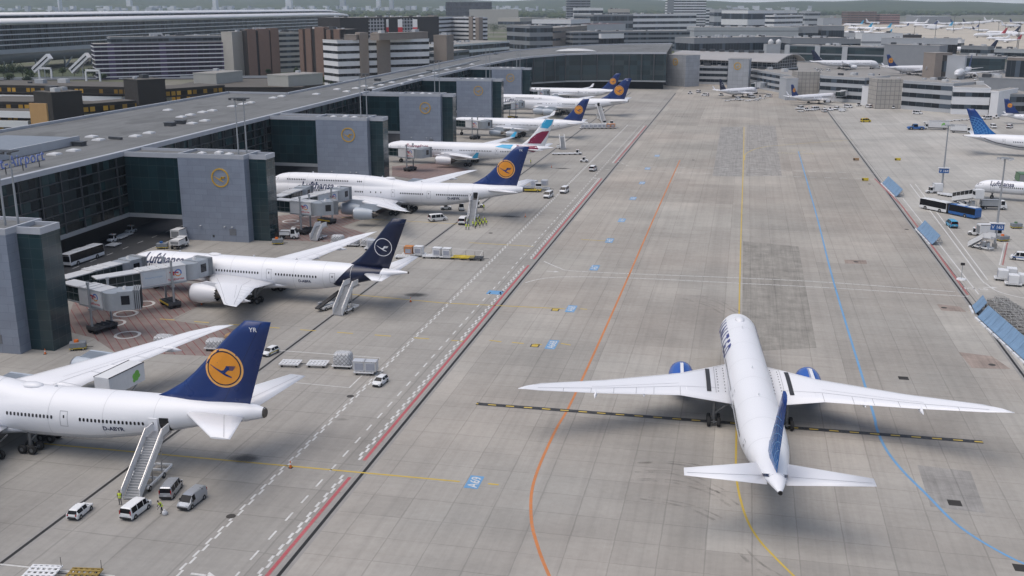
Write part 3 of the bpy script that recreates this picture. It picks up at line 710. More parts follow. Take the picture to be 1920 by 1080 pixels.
def build_ground():
    gm = ground_mat()
    sheet('ground', [(-3000, -200), (3000, -200), (6500, 9500), (-6500, 9500)], -.30, land_mat())
    # apron slab: one big level sheet of jointed concrete
    sheet('apron', [(-178, 20), (160, 20), (330, 460), (560, 1090), (300, 1120), (120, 960), (-178, 900)], 0.0, gm)
    WH, YE, RD, BL, ORA = (paint('white paint', (.62, .62, .61), .6), paint('yellow paint', (.56, .40, .05), .4), paint('red paint', (.42, .075, .09), .45), paint('blue paint', (.12, .31, .55), .5), paint('orange paint', (.55, .19, .05), .45))
    BK = paint('black paint', (.022, .022, .024), .25); PK = paint('faded red paint', (.34, .11, .10), .5)
    # pavement fields of their own age
    def field(name, px, col, z=.004, var=.25):
        n = N(name); v = n.coord('Object'); x, y, zz = n.xyz(v)
        f = n.ramp(n.noise(v, .3, 5.0, .7), .3, .7, 1-var, 1+var); s = n.noise(n.comb(n.math('MULTIPLY', x, 1.6), n.math('MULTIPLY', y, .05), 0.0), 1.0, 4.0, .7)
        f = n.math('MULTIPLY', f, n.ramp(s, .4, .75, 1.08, .78)); ccx = n.math('FRACT', n.math('DIVIDE', n.math('ADD', x, 1.2), 4.85)); ccy = n.math('FRACT', n.math('DIVIDE', y, 4.85))
        j = n.math('MAXIMUM', n.math('LESS_THAN', ccx, .02), n.math('LESS_THAN', ccy, .02)); f = n.math('MULTIPLY', f, n.math('SUBTRACT', 1.0, n.math('MULTIPLY', j, .25)))
        return sheet('pavement_field', gp(*px), z, n.done(n.bright(col, f), .8, 0, .3))
    field('dark grooved field', [(1391, 660), (1531, 652), (1497, 462), (1393, 452)], (.262, .248, .222))
    field('old field', [(1398, 330), (1466, 330), (1454, 236), (1400, 234)], (.295, .282, .262))
    field('older field', [(1336, 330), (1391, 331), (1394, 238), (1352, 238)], (.285, .276, .26))
    field('repaired field', [(1720, 872), (1820, 884), (1848, 962), (1745, 950)], (.27, .262, .25))
    field('rust field', [(1797, 660), (1860, 668), (1895, 692), (1822, 690)], (.285, .235, .205))
    field('rust field b', [(1757, 570), (1800, 575), (1812, 585), (1765, 582)], (.285, .235, .205))
    field('rust field c', [(1583, 487), (1624, 488), (1626, 495), (1585, 494)], (.27, .22, .19))
        # drains: slotted channels along the lane edges
    mb = MB(); dk = mat('drain slot', (.012, .012, .012), .7)
    LB = mat('drain kerb', (.27, .262, .25), .75)
    for xx, w in ((-43.4, .42), (-72.6, .42), (45.3, .38)):
        m = MB(); ribbon(m, [(xx, 40), (xx, 700 if xx < 0 else 620)], w+.9, .004); struct(m.build('drain_kerb', LB))
        m = MB(); ribbon(m, [(xx, 40), (xx, 700 if xx < 0 else 620)], w, .008); struct(m.build('drain_channel', dk))
    m = MB(); ribbon(m, [(46.6, 40), (46.6, 620)], .12, .008); struct(m.build('drain_channel', dk))
    # taxiway centre lines
    m = MB(); ribbon(m, smooth(gp((1499, 1090), (1455, 1047), (1420, 1008), (1397, 965), (1382, 905), (1380, 850), (1386, 580), (1390, 420), (1394, 300), (1395, 238)), 12), .26, .012); struct(m.build('taxiway_centre_line', YE))
    m = MB(); ribbon(m, smooth(gp((1396, 300), (1400, 287), (1430, 276), (1480, 271), (1600, 262)), 8), .28, .012); struct(m.build('taxiway_branch_line', YE))
    m = MB(); ribbon(m, smooth(gp((1034, 1090), (1010, 1030), (996, 970), (1002, 900), (1040, 810), (1078, 740), (1160, 560), (1230, 400), (1275, 300)), 12), .36, .012); struct(m.build('orange_lead_line', ORA))
    m = MB(); ribbon(m, smooth(gp((1960, 1072), (1890, 1043), (1800, 988), (1735, 925), (1690, 880), (1660, 840), (1643, 800), (1630, 750), (1562, 525), (1530, 400), (1497, 284)), 12), .36, .012); struct(m.build('blue_lead_line', BL))
    # stop bar: black strip with yellow dashes
    a, b = G(893, 757), G(1843, 829); m = MB(); ribbon(m, [a, b], 1.05, .013); struct(m.build('stop_bar', BK))
    m = MB(); dashes(m, [a, b], .36, .018, 1.2, 1.45, 0, -.9); struct(m.build('stop_bar_dashes', YE))
    # service road on the left: white zipper edge, broken centre line, red line with white blocks
    m = MB()
    for k in range(2):
        y = 70.0+k*.0; x = -53.6+(k-.5)*.34
        yy = 70.0+k*1.35
        while yy < 505: ribbon(m, [(x, yy), (x, yy+1.4)], .27, .012); yy += 2.7
    struct(m.build('road_edge_zipper', WH))
    m = MB(); yy = 72.0
    while yy < 500:
        ribbon(m, [(-47.6, yy), (-47.6, yy+2.0)], .24, .012); yy += 4.4
    struct(m.build('road_centre_dashes', WH))
    m = MB(); r = MB(); segs = [(66, 110.5), (115.5, 221), (227, 344), (380, 505)]
    for s0, s1 in segs:
        ribbon(r, [(-43.6-.95, s0), (-43.6-.95, s1)], .44, .012)
        yy = s0
        while yy < s1-1.4:
            ribbon(m, [(-45.25, yy), (-45.25, yy+1.25)], .32, .012); ribbon(m, [(-45.58, yy+1.25), (-45.58, yy+2.45)], .32, .012); yy += 2.5
    struct(r.build('red_apron_line', RD)); struct(m.build('apron_line_blocks', WH))
    # crossing road near the middle and beyond
    for q in ([(1020, 490), (1048, 502), (1075, 508), (1200, 514), (1385, 521), (1560, 530), (1790, 547)], [(985, 530), (1020, 522), (1075, 519), (1200, 522), (1385, 531), (1560, 540), (1815, 556)]):
        m = MB(); P = smooth(gp(*q), 14); 
        dashes(m, P, .3, .012, 1.5, .12); struct(m.build('crossing_road_edge', WH))
    for q in ([(1158, 302), (1172, 308), (1200, 312), (1400, 317), (1640, 326)], [(1140, 318), (1160, 319), (1400, 328), (1640, 336)]):
        m = MB(); dashes(m, smooth(gp(*q), 10), .3, .012, 2.5, 2.5); struct(m.build('crossing_road_edge', WH))
    # stand lead-in lines and numbers
    YR = pi/2
    for pts, dsh in (([(60, 830), (545, 874), (862, 903)], 0), ([(915, 907), (935, 909)], 0), ([(300, 598), (560, 618), (870, 640)], 1), ([(918, 638), (940, 641)], 0), ([(960, 642), (982, 644)], 0), ([(1002, 645), (1016, 646)], 0), ([(1052, 644), (1070, 647)], 0),
                     ([(660, 552), (830, 568), (1058, 579)], 0), ([(1088, 579), (1101, 580)], 0), ([(640, 408), (860, 420)], 0), ([(880, 455), (1000, 462)], 0), ([(1090, 449), (1140, 452)], 0)):
        m = MB(); P = gp(*pts)
        (dashes(m, P, .32, .012, 3.0, 4.0) if dsh else ribbon(m, P, .32, .012)); struct(m.build('stand_lead_line', YE))
    for body, px, w, h, ts_ in (('A69', (889, 904), 1.75, 3.5, 1.75), ('A66B', (1035, 646), 1.75, 4.9, 1.8), ('A68', (1071, 579), 1.75, 4.6, 2.0), ('A67', (1115, 502), 1.8, 4.8, 2.1), ('A65', (1143, 451), 1.8, 4.8, 2.1), ('A64', (1166, 413), 1.8, 4.8, 2.1), ('A63', (1187, 372), 1.8, 4.8, 2.1), ('A62', (1204, 343), 1.8, 4.8, 2.1), ('A60', (1214, 316), 1.8, 4.8, 2.1), ('A58', (1232, 292), 1.8, 4.8, 2.1)):
        c = G(*px); sheet('stand_sign_field', [(c[0]-w/2, c[1]-h/2), (c[0]+w/2, c[1]-h/2), (c[0]+w/2, c[1]+h/2), (c[0]-w/2, c[1]+h/2)], .012, BL)
        flat_text(body, ts_, (c[0]+w*.36, c[1]), YR, .018, WH, 'stand_number', .012)
    c = G(929, 548); sheet('road_sign_field', [(c[0]-1.6, c[1]-1.6), (c[0]+1.6, c[1]-1.6), (c[0]+1.6, c[1]+1.2), (c[0]-1.6, c[1]+1.2)], .012, BL)
    for px in ((1003, 648), (1041, 581)):
        c = G(*px); sheet('marker_field', [(c[0]-.75, c[1]-.8), (c[0]+.75, c[1]-.8), (c[0]+.75, c[1]+.8), (c[0]-.75, c[1]+.8)], .012, BK); sheet('marker_field', [(c[0]-.55, c[1]-.6), (c[0]+.55, c[1]-.6), (c[0]+.55, c[1]+.6), (c[0]-.55, c[1]+.6)], .017, YE)
    flat_text('MAX SPAN', 2.2, G(1492, 287), pi, .012, paint('pale yellow paint', (.5, .44, .26), .4), 'taxiway_lettering', .02, 1.3); flat_text('52 m', 2.2, G(1497, 281), pi, .012, PAINTS['pale yellow paint'], 'taxiway_lettering', .02, 1.3)
    flat_text('TWY  T  SOUTH', 2.6, G(1311, 219), pi, .012, paint('dark letters', (.05, .055, .05), .3), 'taxiway_lettering', .02, 1.3)
    # box outlines on the left stands
    for q in ([(520, 657), (712, 671), (685, 704)], [(548, 717), (655, 727), (712, 672)], [(0, 1058), (215, 1080)], [(725, 458), (905, 470), (895, 489), (760, 480)]):
        m = MB(); ribbon(m, gp(*q), .22, .012); struct(m.build('stand_box_line', WH))
    # red hatched keep-clear fields under the boarding bridges
    nh = N('hatched field'); v = nh.coord('Object'); x, y, z = nh.xyz(v)
    u = nh.math('FRACT', nh.math('DIVIDE', nh.math('ADD', x, nh.math('MULTIPLY', y, .9)), 1.9))
    cc = nh.mix(nh.math('LESS_THAN', u, .105), (.225, .180, .168), (.20, .06, .058)); cc = nh.bright(cc, nh.ramp(nh.noise(v, .4, 5, .7), .3, .7, .84, 1.12))
    hat = nh.done(cc, .75, 0, .3)
    for qi, q in enumerate(([(140, 610), (360, 560), (385, 568), (318, 600), (470, 622), (400, 668), (215, 660)], [(120, 620), (140, 560), (300, 520), (420, 545), (385, 568), (318, 600), (200, 640)],
              [(520, 442), (522, 405), (600, 395), (735, 392), (640, 425), (690, 438), (640, 455), (530, 450)], [(735, 330), (735, 312), (820, 305), (880, 318), (800, 340)])):
        sheet('hatched_field', gp(*q), .005+.0025*qi, hat)
    for px in ((239, 628), (268, 570), (236, 588), (212, 606), (562, 426), (580, 404), (545, 415)):
        c = G(*px); m = MB()
        for i in range(36):
            a0, a1 = 2*pi*i/36, 2*pi*(i+1)/36; m.add([(c[0]+r*cos(a), c[1]+r*sin(a), .016) for r, a in ((1.75, a0), (2.3, a0), (2.3, a1), (1.75, a1))], [(0, 1, 2, 3)])
        struct(m.build('wheel_circle', WH))
    # right hand service road lines
    m = MB(); P1 = gp((1706, 345), (1800, 470), (1838, 522), (1850, 533), (1868, 545), (1893, 553), (1925, 560)); ribbon(m, smooth(P1, 8), .3, .012); struct(m.build('road_edge_line', WH))
    for q in ([(1716, 345), (1805, 462), (1852, 525)], [(1693, 372), (1755, 450), (1835, 552)], [(1875, 497), (1925, 515)], [(1884, 455), (1874, 497)]):
        m = MB(); ribbon(m, gp(*q), .26, .012); struct(m.build('road_edge_line', WH))
    m = MB(); ribbon(m, gp((1640, 335), (1690, 385), (1760, 478), (1815, 553)), .5, .012); struct(m.build('red_apron_line', PK))
    m = MB(); ribbon(m, gp((1880, 497), (1889, 455)), .3, .012); struct(m.build('red_apron_line', PK))
    # white road pieces and small symbols
    for px in ((1790, 540),): flat_text('STOP', 1.6, G(1826, 540), pi, .012, WH, 'road_lettering', .02, 1.4)
    for px in ((1035, 509), (1855, 539), (1112, 334), (378, 1078), (1465, 260)):
        c = G(*px); m = MB(); ribbon(m, [(c[0]-1.2, c[1]), (c[0]+.6, c[1])], .35, .013); m.add([(c[0]+.5, c[1]-.7, .013), (c[0]+1.6, c[1], .013), (c[0]+.5, c[1]+.7, .013)], [(0, 1, 2)]); struct(m.build('road_arrow', WH))
    # manholes and drain gullies
    ir = mat('cast iron', (.06, .055, .05), .7, .3)
    for px in ((657, 743), (433, 968), (920, 437), (1605, 491), (1700, 430), (1300, 300), (1770, 577), (1860, 684), (1630, 345)):
        c = G(*px); m = MB(); m.cyl((c[0], c[1], .0), (c[0], c[1], .018), .55, .55, 20); struct(m.build('manhole_cover', ir))
    for px in ((1694, 709), (1790, 943), (1915, 1065)):
        c = G(*px); m = MB(); 
        for k in range(6): m.box(c[0]-.7, c[0]+.7, c[1]-.7+k*.24, c[1]-.7+k*.24+.15, 0, .02)
        struct(m.build('drain_grate', ir)); sheet('drain_gully', [(c[0]-.75, c[1]-.75), (c[0]+.75, c[1]-.75), (c[0]+.75, c[1]+.75), (c[0]-.75, c[1]+.75)], .006, dk)
    # tyre scuffs
    nt_ = N('tyre scuff'); v = nt_.coord('Object'); tr = nt_.node('ShaderNodeBsdfTransparent'); mx = nt_.node('ShaderNodeMixShader')
    k = nt_.math('MULTIPLY', nt_.ramp(nt_.noise(v, .5, 5.0, .7), .42, .62, 0, 1), .22); nt_.t.links.new(k, mx.inputs[0]); nt_.t.links.new(tr.outputs[0], mx.inputs[1]); nt_.t.links.new(nt_.b.outputs[0], mx.inputs[2])
    nt_.t.links.new(mx.outputs[0], nt_.t.nodes['Material Output'].inputs['Surface']); scuff = nt_.done((.06, .055, .05), .8)
    for q in ([(1180, 870), (1240, 868), (1300, 876), (1370, 900)], [(1180, 900), (1260, 905), (1330, 925), (1370, 950)], [(1200, 935), (1280, 950), (1340, 975)], [(1190, 885), (1270, 890), (1350, 925)], [(1300, 555), (1340, 565), (1385, 590)], [(1280, 560), (1330, 575), (1370, 600)], [(1380, 1030), (1410, 1060), (1450, 1085)]):
        m = MB(); P = smooth(gp(*q), 8); ribbon(m, P, .42, .020); ribbon(m, [(x+.9, y+.6) for x, y in P], .3, .021); struct(m.build('tyre_mark', scuff))
    for px, rr in (((460, 860), (2.3, 1.5)), ((780, 553), (2.6, 1.7)), ((955, 406), (3.2, 1.5)), ((1055, 316), (3, 1.4))):
        nb = N('oil blot'); v = nb.coord('Object'); xx, yy, _ = nb.xyz(v); d = nb.math('SQRT', nb.math('ADD', nb.math('POWER', nb.math('DIVIDE', xx, rr[0]), 2.0), nb.math('POWER', nb.math('DIVIDE', yy, rr[1]), 2.0)))
        k = nb.math('MULTIPLY', nb.ramp(nb.math('ADD', d, nb.math('MULTIPLY', nb.noise(v, .8, 4.0), .7)), .75, 1.4, 1, 0), .6); tr = nb.node('ShaderNodeBsdfTransparent'); mx = nb.node('ShaderNodeMixShader')
        nb.t.links.new(k, mx.inputs[0]); nb.t.links.new(tr.outputs[0], mx.inputs[1]); nb.t.links.new(nb.b.outputs[0], mx.inputs[2]); nb.t.links.new(mx.outputs[0], nb.t.nodes['Material Output'].inputs['Surface'])
        c = G(*px); o = sheet('oil_stain', [(-rr[0]*1.6, -rr[1]*1.6), (rr[0]*1.6, -rr[1]*1.6), (rr[0]*1.6, rr[1]*1.6), (-rr[0]*1.6, rr[1]*1.6)], .022, nb.done((.05, .048, .045), .7)); o.location = (c[0], c[1], 0)
def tail_at(px, py, z, L, rz, back=0.0):
    """ground point of mid-hull, from the surveyed tail end"""
    x, y = G(px, py, z); return (x+cos(rz)*(L/2-back), y+sin(rz)*(L/2-back), 0)
# where the open rear doors of the jumbos stand: east position, on the near flank of each hull
DOORY = [G(497, 766, 8)[1]-3.0, G(982, 352, 8)[1]-3.0, G(1178, 188, 8)[1]-3.0]
DOORX = [atY(303, 792, DOORY[0])[0], atY(891, 376, DOORY[1])[0], atY(1122, 202, DOORY[2])[0]]
UNLET = mat('letter blue', (.02, .04, .21), .35, 0, .05)
def build_planes():
    LH = dict(body=WHITE, fin=DBLUE, nac=NACG, finline=NAVY)
    big = lambda tx, t, z, sz, sh=.18: [(tx, t, z, sz, LETTER, 1, sh)]
    # front stand: four-engined jumbo
    L = 76.3
    a = airliner('jumbo_jet', 'white jumbo jet nearest the viewer, YR and an amber crane on its blue tail', L, 'jumbo', tail_at(497, 766, 8, L, pi), pi,
        dict(LH, emblem=('amber', (L-4.9, 13.0, 2.5)), fintext=('YR', L-1.3, 17.9, .8), text=[('D-ABYR', 55.6, 4.5, .8, LETTER, 1, 0)], domes=(.575,), open_doors=[(L-(G(497, 766, 8)[0]-DOORX[0]), 5.6)]), 'airliners at the left piers')
    # second stand: twin with navy tail
    L = 61.2
    n = N('navy swept livery'); v = n.coord('Object'); x, y, z = n.xyz(v); t = n.math('SUBTRACT', L/2, x)
    front = n.math('ADD', L-14.6, n.math('MULTIPLY', n.math('ABSOLUTE', n.math('SUBTRACT', z, 4.2)), .95))
    m1 = n.math('GREATER_THAN', t, front); m2 = n.math('LESS_THAN', t, n.math('ADD', L-5.6, n.math('MULTIPLY', n.math('SUBTRACT', z, 6.0), .35)))
    c = n.mix(n.math('MULTIPLY', m1, m2), (.80, .81, .84), (.006, .012, .045)); LIV = n.done(c, .28)
    b = airliner('twin_jet', 'white twin engined airliner with navy tail and white ring crane, second stand from the viewer', L, 'twin9', tail_at(766, 512, 6.8, L, pi-.045), pi-.045,
        dict(body=LIV, bellym=LIV, fin=NAVY, nac=NACW, emblem=('ring', (L-4.9, 11.6, 1.75)), fairw=1, text=[('Lufthansa', 5.6, 6.1, 2.35, LETTER, 1, .15), ('D-ABPA', L-21.6, 4.3, .75, LETTER, 1, 0)], finline=NAVY), 'airliners at the left piers')
    # third stand: second jumbo
    L = 76.3
    c_ = airliner('jumbo_jet', 'white jumbo jet on the third stand, people in yellow vests by its rear stairs', L, 'jumbo', tail_at(982, 352, 8, L, pi), pi,
        dict(LH, emblem=('amber', (L-4.9, 13.0, 2.5)), fintext=('YK', L-1.3, 17.9, .8), text=[('Lufthansa', 12.8, 6.15, 2.55, LETTER, 1, .15), ('D-ABYK', 55.6, 4.5, .95, LETTER, 1, 0)], domes=(.5,), open_doors=[(L-(G(982, 352, 8)[0]-DOORX[1]), 5.6)]), 'airliners at the left piers')
    # fourth stand: holiday livery
    L = 63.7
    d = airliner('holiday_twin_jet', 'white airliner with burgundy and turquoise swooshes on its tail, fourth stand', L, 'wide', tail_at(1038, 279, 6.5, L, pi), pi,
        dict(body=WHITE, fin=WHITE, nac=NACW, bellym=WHITE, belly=-2, winglet=CYAN, emblem=None, apu=METAL,
             text=[('Eurowings', 9.5, 5.7, 2.0, BURG, 1, .1)],
             finpolys=[([[(L-5.2, 14.0), (L-3.2, 16.8), (L-.15, 16.8), (L-.9, 14.9), (L-2.2, 13.6)]], CYAN), ([[(L-10.1, 8.2), (L-8.4, 9.9), (L-6.2, 11.7), (L-4.1, 12.6), (L-1.6, 12.8), (L-2.6, 11.0), (L-4.6, 8.2)]], BURG)],
             fuspolys=[([[(L-13.6, 7.7), (L-6.0, 7.4), (L-5.2, 6.4), (L-7.0, 5.2), (L-10.2, 6.2)]], BURG, .03), ([[(L-21, 6.9), (L-15.2, 6.3), (L-14.4, 7.7), (L-18.5, 7.65)]], CYAN, .03)]), 'airliners at the left piers', 1)
    # fifth stand
    e = airliner('quad_jet', 'white slim four engined airliner with amber crane tail, fifth stand beside the container train', L, 'quad', tail_at(1104, 231, 6.5, L, pi), pi,
        dict(LH, emblem=('amber', (L-4.5, 12.2, 1.9)), text=big('Lufthansa', 8, 5.6, 2.3)), 'airliners at the left piers', 1)
    # sixth stand: third jumbo
    L = 76.3
    f = airliner('jumbo_jet', 'white jumbo jet at the sixth stand, farthest of the jumbos', L, 'jumbo', tail_at(1178, 188, 8, L, pi), pi,
        dict(LH, emblem=('amber', (L-4.9, 13.0, 2.5)), fintext=('YC', L-1.3, 17.9, .8), text=[('Lufthansa', 11, 6.15, 2.55, LETTER, 1, .15)], domes=(), open_doors=[(L-(G(1178, 188, 8)[0]-DOORX[2]), 5.6)]), 'airliners at the left piers', 1)
    L = 63.7
    g = airliner('wide_body_jet', 'white airliner at the far end of the left row, before the glass hall', L, 'wide', tail_at(1163, 171, 6.5, L, pi), pi,
        dict(LH, emblem=('amber', (L-4.5, 12.2, 1.9)), text=big('Lufthansa', 8, 5.6, 2.3), domes=()), 'airliners at the left piers', 1)
    # taxiing twin, seen from behind
    L = 68.3; UF = dict(body=WHITE, fin=DBLUE, nac=NACB, bellym=BELLY, belly=-.30, lip=NACB, finline=NAVY)
    globe = []
    ox, oz = L-1.0, 6.6
    for k in range(9):
        r = 1.6+k*.85; globe += strip([(ox-r*cos(a)*1.05-.1*k, oz+r*1.0*sin(a)) for a in [radians(2+8.5*i) for i in range(11)]], .10)
    for k in range(9):
        an = radians(6+11*k); globe += strip([(ox-r*cos(an+.022*r)*1.05, oz+r*sin(an+.022*r)) for r in [1.2+.7*i for i in range(10 if k < 6 else 8)]], .11)
    ins = lambda P: P
    n = N('blue to teal tail'); v = n.coord('Object'); x, y, z = n.xyz(v); cgrad = n.mix(n.ramp(z, 8.5, 16.5), (.012, .13, .40), (.006, .035, .19)); UT = n.done(cgrad, .25)
    UF['fin'] = UT
    def trimmed(Lx, polys):
        edge, ffy = fin_fun(*KINDS['twin']['fin'](Lx)); out = []
        for p in polys:
            cx = sum(q[0] for q in p)/len(p); cz = sum(q[1] for q in p)/len(p)
            if cz < 7.9 or cz > 14.4: continue
            tl, c, k = edge(cz)
            if tl+.25 < cx < tl+c-.15: out.append(p)
        return out
    px0 = G(1463, 930, 6.6); px1 = G(1383, 590, 7.4); hd = atan2(px1[1]-px0[1], px1[0]-px0[0])
    u = airliner('taxiing_twin_jet', 'large white twin jet with blue globe tail and blue engines taxiing away from the viewer', L, 'twin', tail_at(1463, 930, 6.6, L, hd), hd,
        dict(UF, stripes=1, sides=(1, -1), text=[('U N I T E D', 6.6, 5.15, 2.9, UNLET, 1, 0), ('U N I T E D', 20.0, 4.6, 2.7, UNLET, -1, 0)], finpolys=[(trimmed(L, globe), UBLUE)], domes=(.13,),
             fuspolys=[(strip([(L-20, 3.1), (L-14, 3.9), (L-9, 5.1), (L-6, 6.1), (L-4.4, 6.85), (L-3.6, 7.2)], .3), NAVY, .05)], apu=BLACK), None)
    L = 62.8
    globe = []
    ox, oz = L-1.0, 6.6
    for k in range(9):
        r = 1.6+k*.85; globe += strip([(ox-r*cos(a)*1.05-.1*k, oz+r*sin(a)) for a in [radians(2+8.5*i) for i in range(11)]], .2)
    for k in range(9):
        an = radians(6+11*k); globe += strip([(ox-r*cos(an+.022*r)*1.05, oz+r*sin(an+.022*r)) for r in [1.2+.7*i for i in range(10 if k < 6 else 8)]], .22)
    h2 = radians(-13)
    tl = tail_at(1806, 254, 6.8, L, h2)
    airliner('parked_twin_jet', 'white twin jet with blue globe tail cut off by the right picture edge', L, 'twin', tl, h2,
        dict(UF, sides=(-1,), finpolys=[(trimmed(L, globe), UBLUE)], domes=(), fuspolys=[(strip([(L-30, 3.2), (L-20, 3.6), (L-12, 4.8), (L-6, 6.8)], .28), NAVY, .03)], psides=(-1,), apu=BLACK), None, 1)
    # narrow body on the right with the covered stairs
    L = 44.5; nz = G(1828, 347, 3.7); h3 = radians(180-16.5); ce = (nz[0]-cos(h3)*L/2, nz[1]-sin(h3)*L/2, 0)
    airliner('narrow_body_jet', 'white narrow bodied jet on the right apron with covered boarding stairs at its nose', L, 'narrow', ce, h3,
        dict(LH, nac=NACW, emblem=('amber', (L-3.4, 8.7, 1.2)), text=[('Lufthansa', 4.2, 4.3, 1.7, LETTER, 1, .15)]), None, 2)
    def two(tp, np_, zt, zn, L, name, label, kind, liv, detail=1, group='airliners on the right'):
        a = G(tp[0], tp[1], zt); b = G(np_[0], np_[1], zn); h = atan2(b[1]-a[1], b[0]-a[0]); return airliner(name, label, L, kind, (a[0]+cos(h)*L/2, a[1]+sin(h)*L/2, 0), h, liv, group, detail)
    LT = [('Lufthansa', 4.2, 4.3, 1.6, LETTER, -1, .15)]
    two((1346, 172), (1442, 168), 4.3, 3.2, 37.6, 'narrow_body_jet', 'white narrow bodied jet with navy tail by the emblem tower', 'narrow', dict(LH, fin=NAVY, nac=NACW, sides=(-1,), emblem=('ring', (34.0, 8.7, 1.2)), text=LT))
    two((1480, 184), (1583, 180), 4.3, 3.2, 41, 'narrow_body_jet', 'white narrow bodied jet with amber crane tail amid dollies at the front pier', 'narrow', dict(LH, nac=NACW, sides=(-1,), emblem=('amber', (37.5, 8.7, 1.25)), text=LT))
    two((1519, 117), (1631, 120), 6, 4.5, 62, 'wide_body_jet', 'white airliner with black tail before the rear glass pier', 'wide', dict(LH, fin=NAVY, nac=NACW, sides=(-1,)))
    two((1660, 128), (1729, 131), 6, 4.2, 60, 'wide_body_jet', 'white airliner with amber dot tail behind the front pier roof', 'wide', dict(LH, nac=NACW, sides=(-1,), emblem=('amber', (55.6, 12.2, 2.2))))
    x, y = G(1806, 146); airliner('wide_body_jet', 'white airliner seen nose on with both wings spread at the rear pier', 62, 'wide', (x, y, 0), radians(250), dict(LH, nac=NACW), 'airliners on the right', 1)
    two((1870, 93), (1800, 93), 6, 4.5, 55, 'narrow_body_jet', 'white airliner with black tail beyond the rear pier roof', 'wide', dict(LH, fin=NAVY, nac=NACW))
    two((1876, 218), (1960, 222), 3.4, 3, 36, 'regional_jet', 'small white jet with amber dot tail at the right picture edge', 'short', dict(LH, nac=NACW, sides=(-1,), emblem=('amber', (32.4, 8.8, 1.1))))
    # far apron
    pr = {}
    def far(px, py, hd, kind, fin, col):
        if (kind, col) not in pr: pr[(kind, col)] = airliner('distant_airliner', 'tiny white airliner with %s tail on the far sandy apron' % col, 60 if kind == 'wide' else 38, kind, (0, 0, 0), 0, dict(body=WHITE, fin=fin, sides=()), 'airliners on the far apron', 0)['root']
        x, y = G(px, py); place(pr[(kind, col)], (x, y, 0), hd)
    TQ, RED_ = CYAN, mat('tail red', (.42, .03, .04), .4)
    for a in ((1612, 57, 2.6, 'wide', TQ, 'turquoise'), (1646, 58, 2.7, 'wide', TQ, 'turquoise'), (1600, 50, 2.5, 'wide', TQ, 'turquoise'), (1640, 46, .4, 'wide', WHITE, 'white'), (1590, 41, .6, 'wide', RED_, 'red'), (1578, 41, .6, 'wide', RED_, 'red'), (1735, 51, 3.0, 'wide', DBLUE, 'blue'), (1700, 46, 3.0, 'wide', WHITE, 'white'), (1720, 47, 3.0, 'wide', WHITE, 'white'), (1775, 48, .2, 'wide', WHITE, 'white'),
              (1800, 47, .2, 'wide', DBLUE, 'blue'), (1822, 46, .3, 'wide', NAVY, 'dark'), (1842, 45, 3.3, 'wide', WHITE, 'white'), (1860, 42, .3, 'wide', WHITE, 'white'), (1762, 54, 3.1, 'wide', TQ, 'turquoise'), (1820, 55, 3.2, 'narrow', DBLUE, 'blue'), (1856, 71, 3.4, 'wide', RED_, 'red'), (1880, 66, 3.1, 'wide', NAVY, 'dark'), (1905, 69, 3.0, 'wide', NAVY, 'dark'), (1610, 66, 2.6, 'wide', WHITE, 'white'), (1625, 56, 2.4, 'narrow', WHITE, 'white'), (1690, 52, 2.8, 'narrow', DBLUE, 'blue'), (1745, 56, .3, 'narrow', WHITE, 'white'), (1790, 58, 2.9, 'narrow', WHITE, 'white'), (1838, 60, .2, 'narrow', NAVY, 'dark'), (1872, 76, 3.2, 'narrow', WHITE, 'white'), (1895, 52, .4, 'wide', WHITE, 'white'), (1910, 46, .3, 'wide', DBLUE, 'blue'), (1655, 66, 2.6, 'narrow', TQ, 'turquoise'), (1890, 80, 3.0, 'narrow', RED_, 'red')): far(*a)
# ------------------------------------------------------------------ terminal on the left: concourse, gate piers, boarding bridges
def roof_mat():
    n = N('roof membrane'); v = n.coord('Object'); x, y, z = n.xyz(v)
    f = n.ramp(n.noise(v, .05, 5.0, .65), .3, .7, .82, 1.14); s = n.noise(n.comb(n.math('MULTIPLY', x, .5), n.math('MULTIPLY', y, .03), 0.0), 1.0, 4.0, .7); f = n.math('MULTIPLY', f, n.ramp(s, .5, .72, 1.0, .72))
    p = n.noise(n.comb(n.math('MULTIPLY', x, .06), n.math('MULTIPLY', y, .035), 4.0), 1.0, 3.0, .6); f = n.math('MULTIPLY', f, n.ramp(p, .56, .60, 1.0, .80)); f = n.math('MULTIPLY', f, n.ramp(n.noise(v, 1.5, 4, .8), .3, .7, .93, 1.07))
    l = n.math('MAXIMUM', n.math('LESS_THAN', n.math('FRACT', n.math('DIVIDE', x, 6.1)), .02), n.math('LESS_THAN', n.math('FRACT', n.math('DIVIDE', y, 18.0)), .007)); f = n.math('MULTIPLY', f, n.math('SUBTRACT', 1.0, n.math('MULTIPLY', l, .22)))
    return n.done(n.bright((.168, .174, .176), f), .85, 0, .25)
ROOFM = roof_mat()
CAP = mat('parapet capping', (.44, .46, .50), .45, .1, .06, .5)
CLAD = facade('grey cladding', (.262, .300, .372), (.17, .195, .245), 3.4, 1.42, .05, .04, .055, .42, .15, .5, tilt=.37)
TEAL = facade('teal curtain wall', (.011, .030, .037), (.018, .040, .047), 2.35, 3.0, .05, .07, .18, .14, 0, .35, (.010, .025, .031), .2, rvar=.05)
GLEND = facade('green stair glass', (.022, .046, .054), (.036, .062, .070), 2.1, 1.75, .05, .05, .14, .12, .0, .5, rvar=.06)
NIGHT = facade('concourse glass', (.010, .017, .018), (.006, .008, .009), 2.3, 2.55, .08, .06, .6, .16, 0, .4, (.022, .05, .052), .25, rvar=.2)
ARCG = facade('tall hall glass', (.024, .044, .052), (.014, .022, .026), 9.0, 3.2, .12, .10, .35, .14, 0, .5, (.04, .058, .064), .2, rvar=.1)
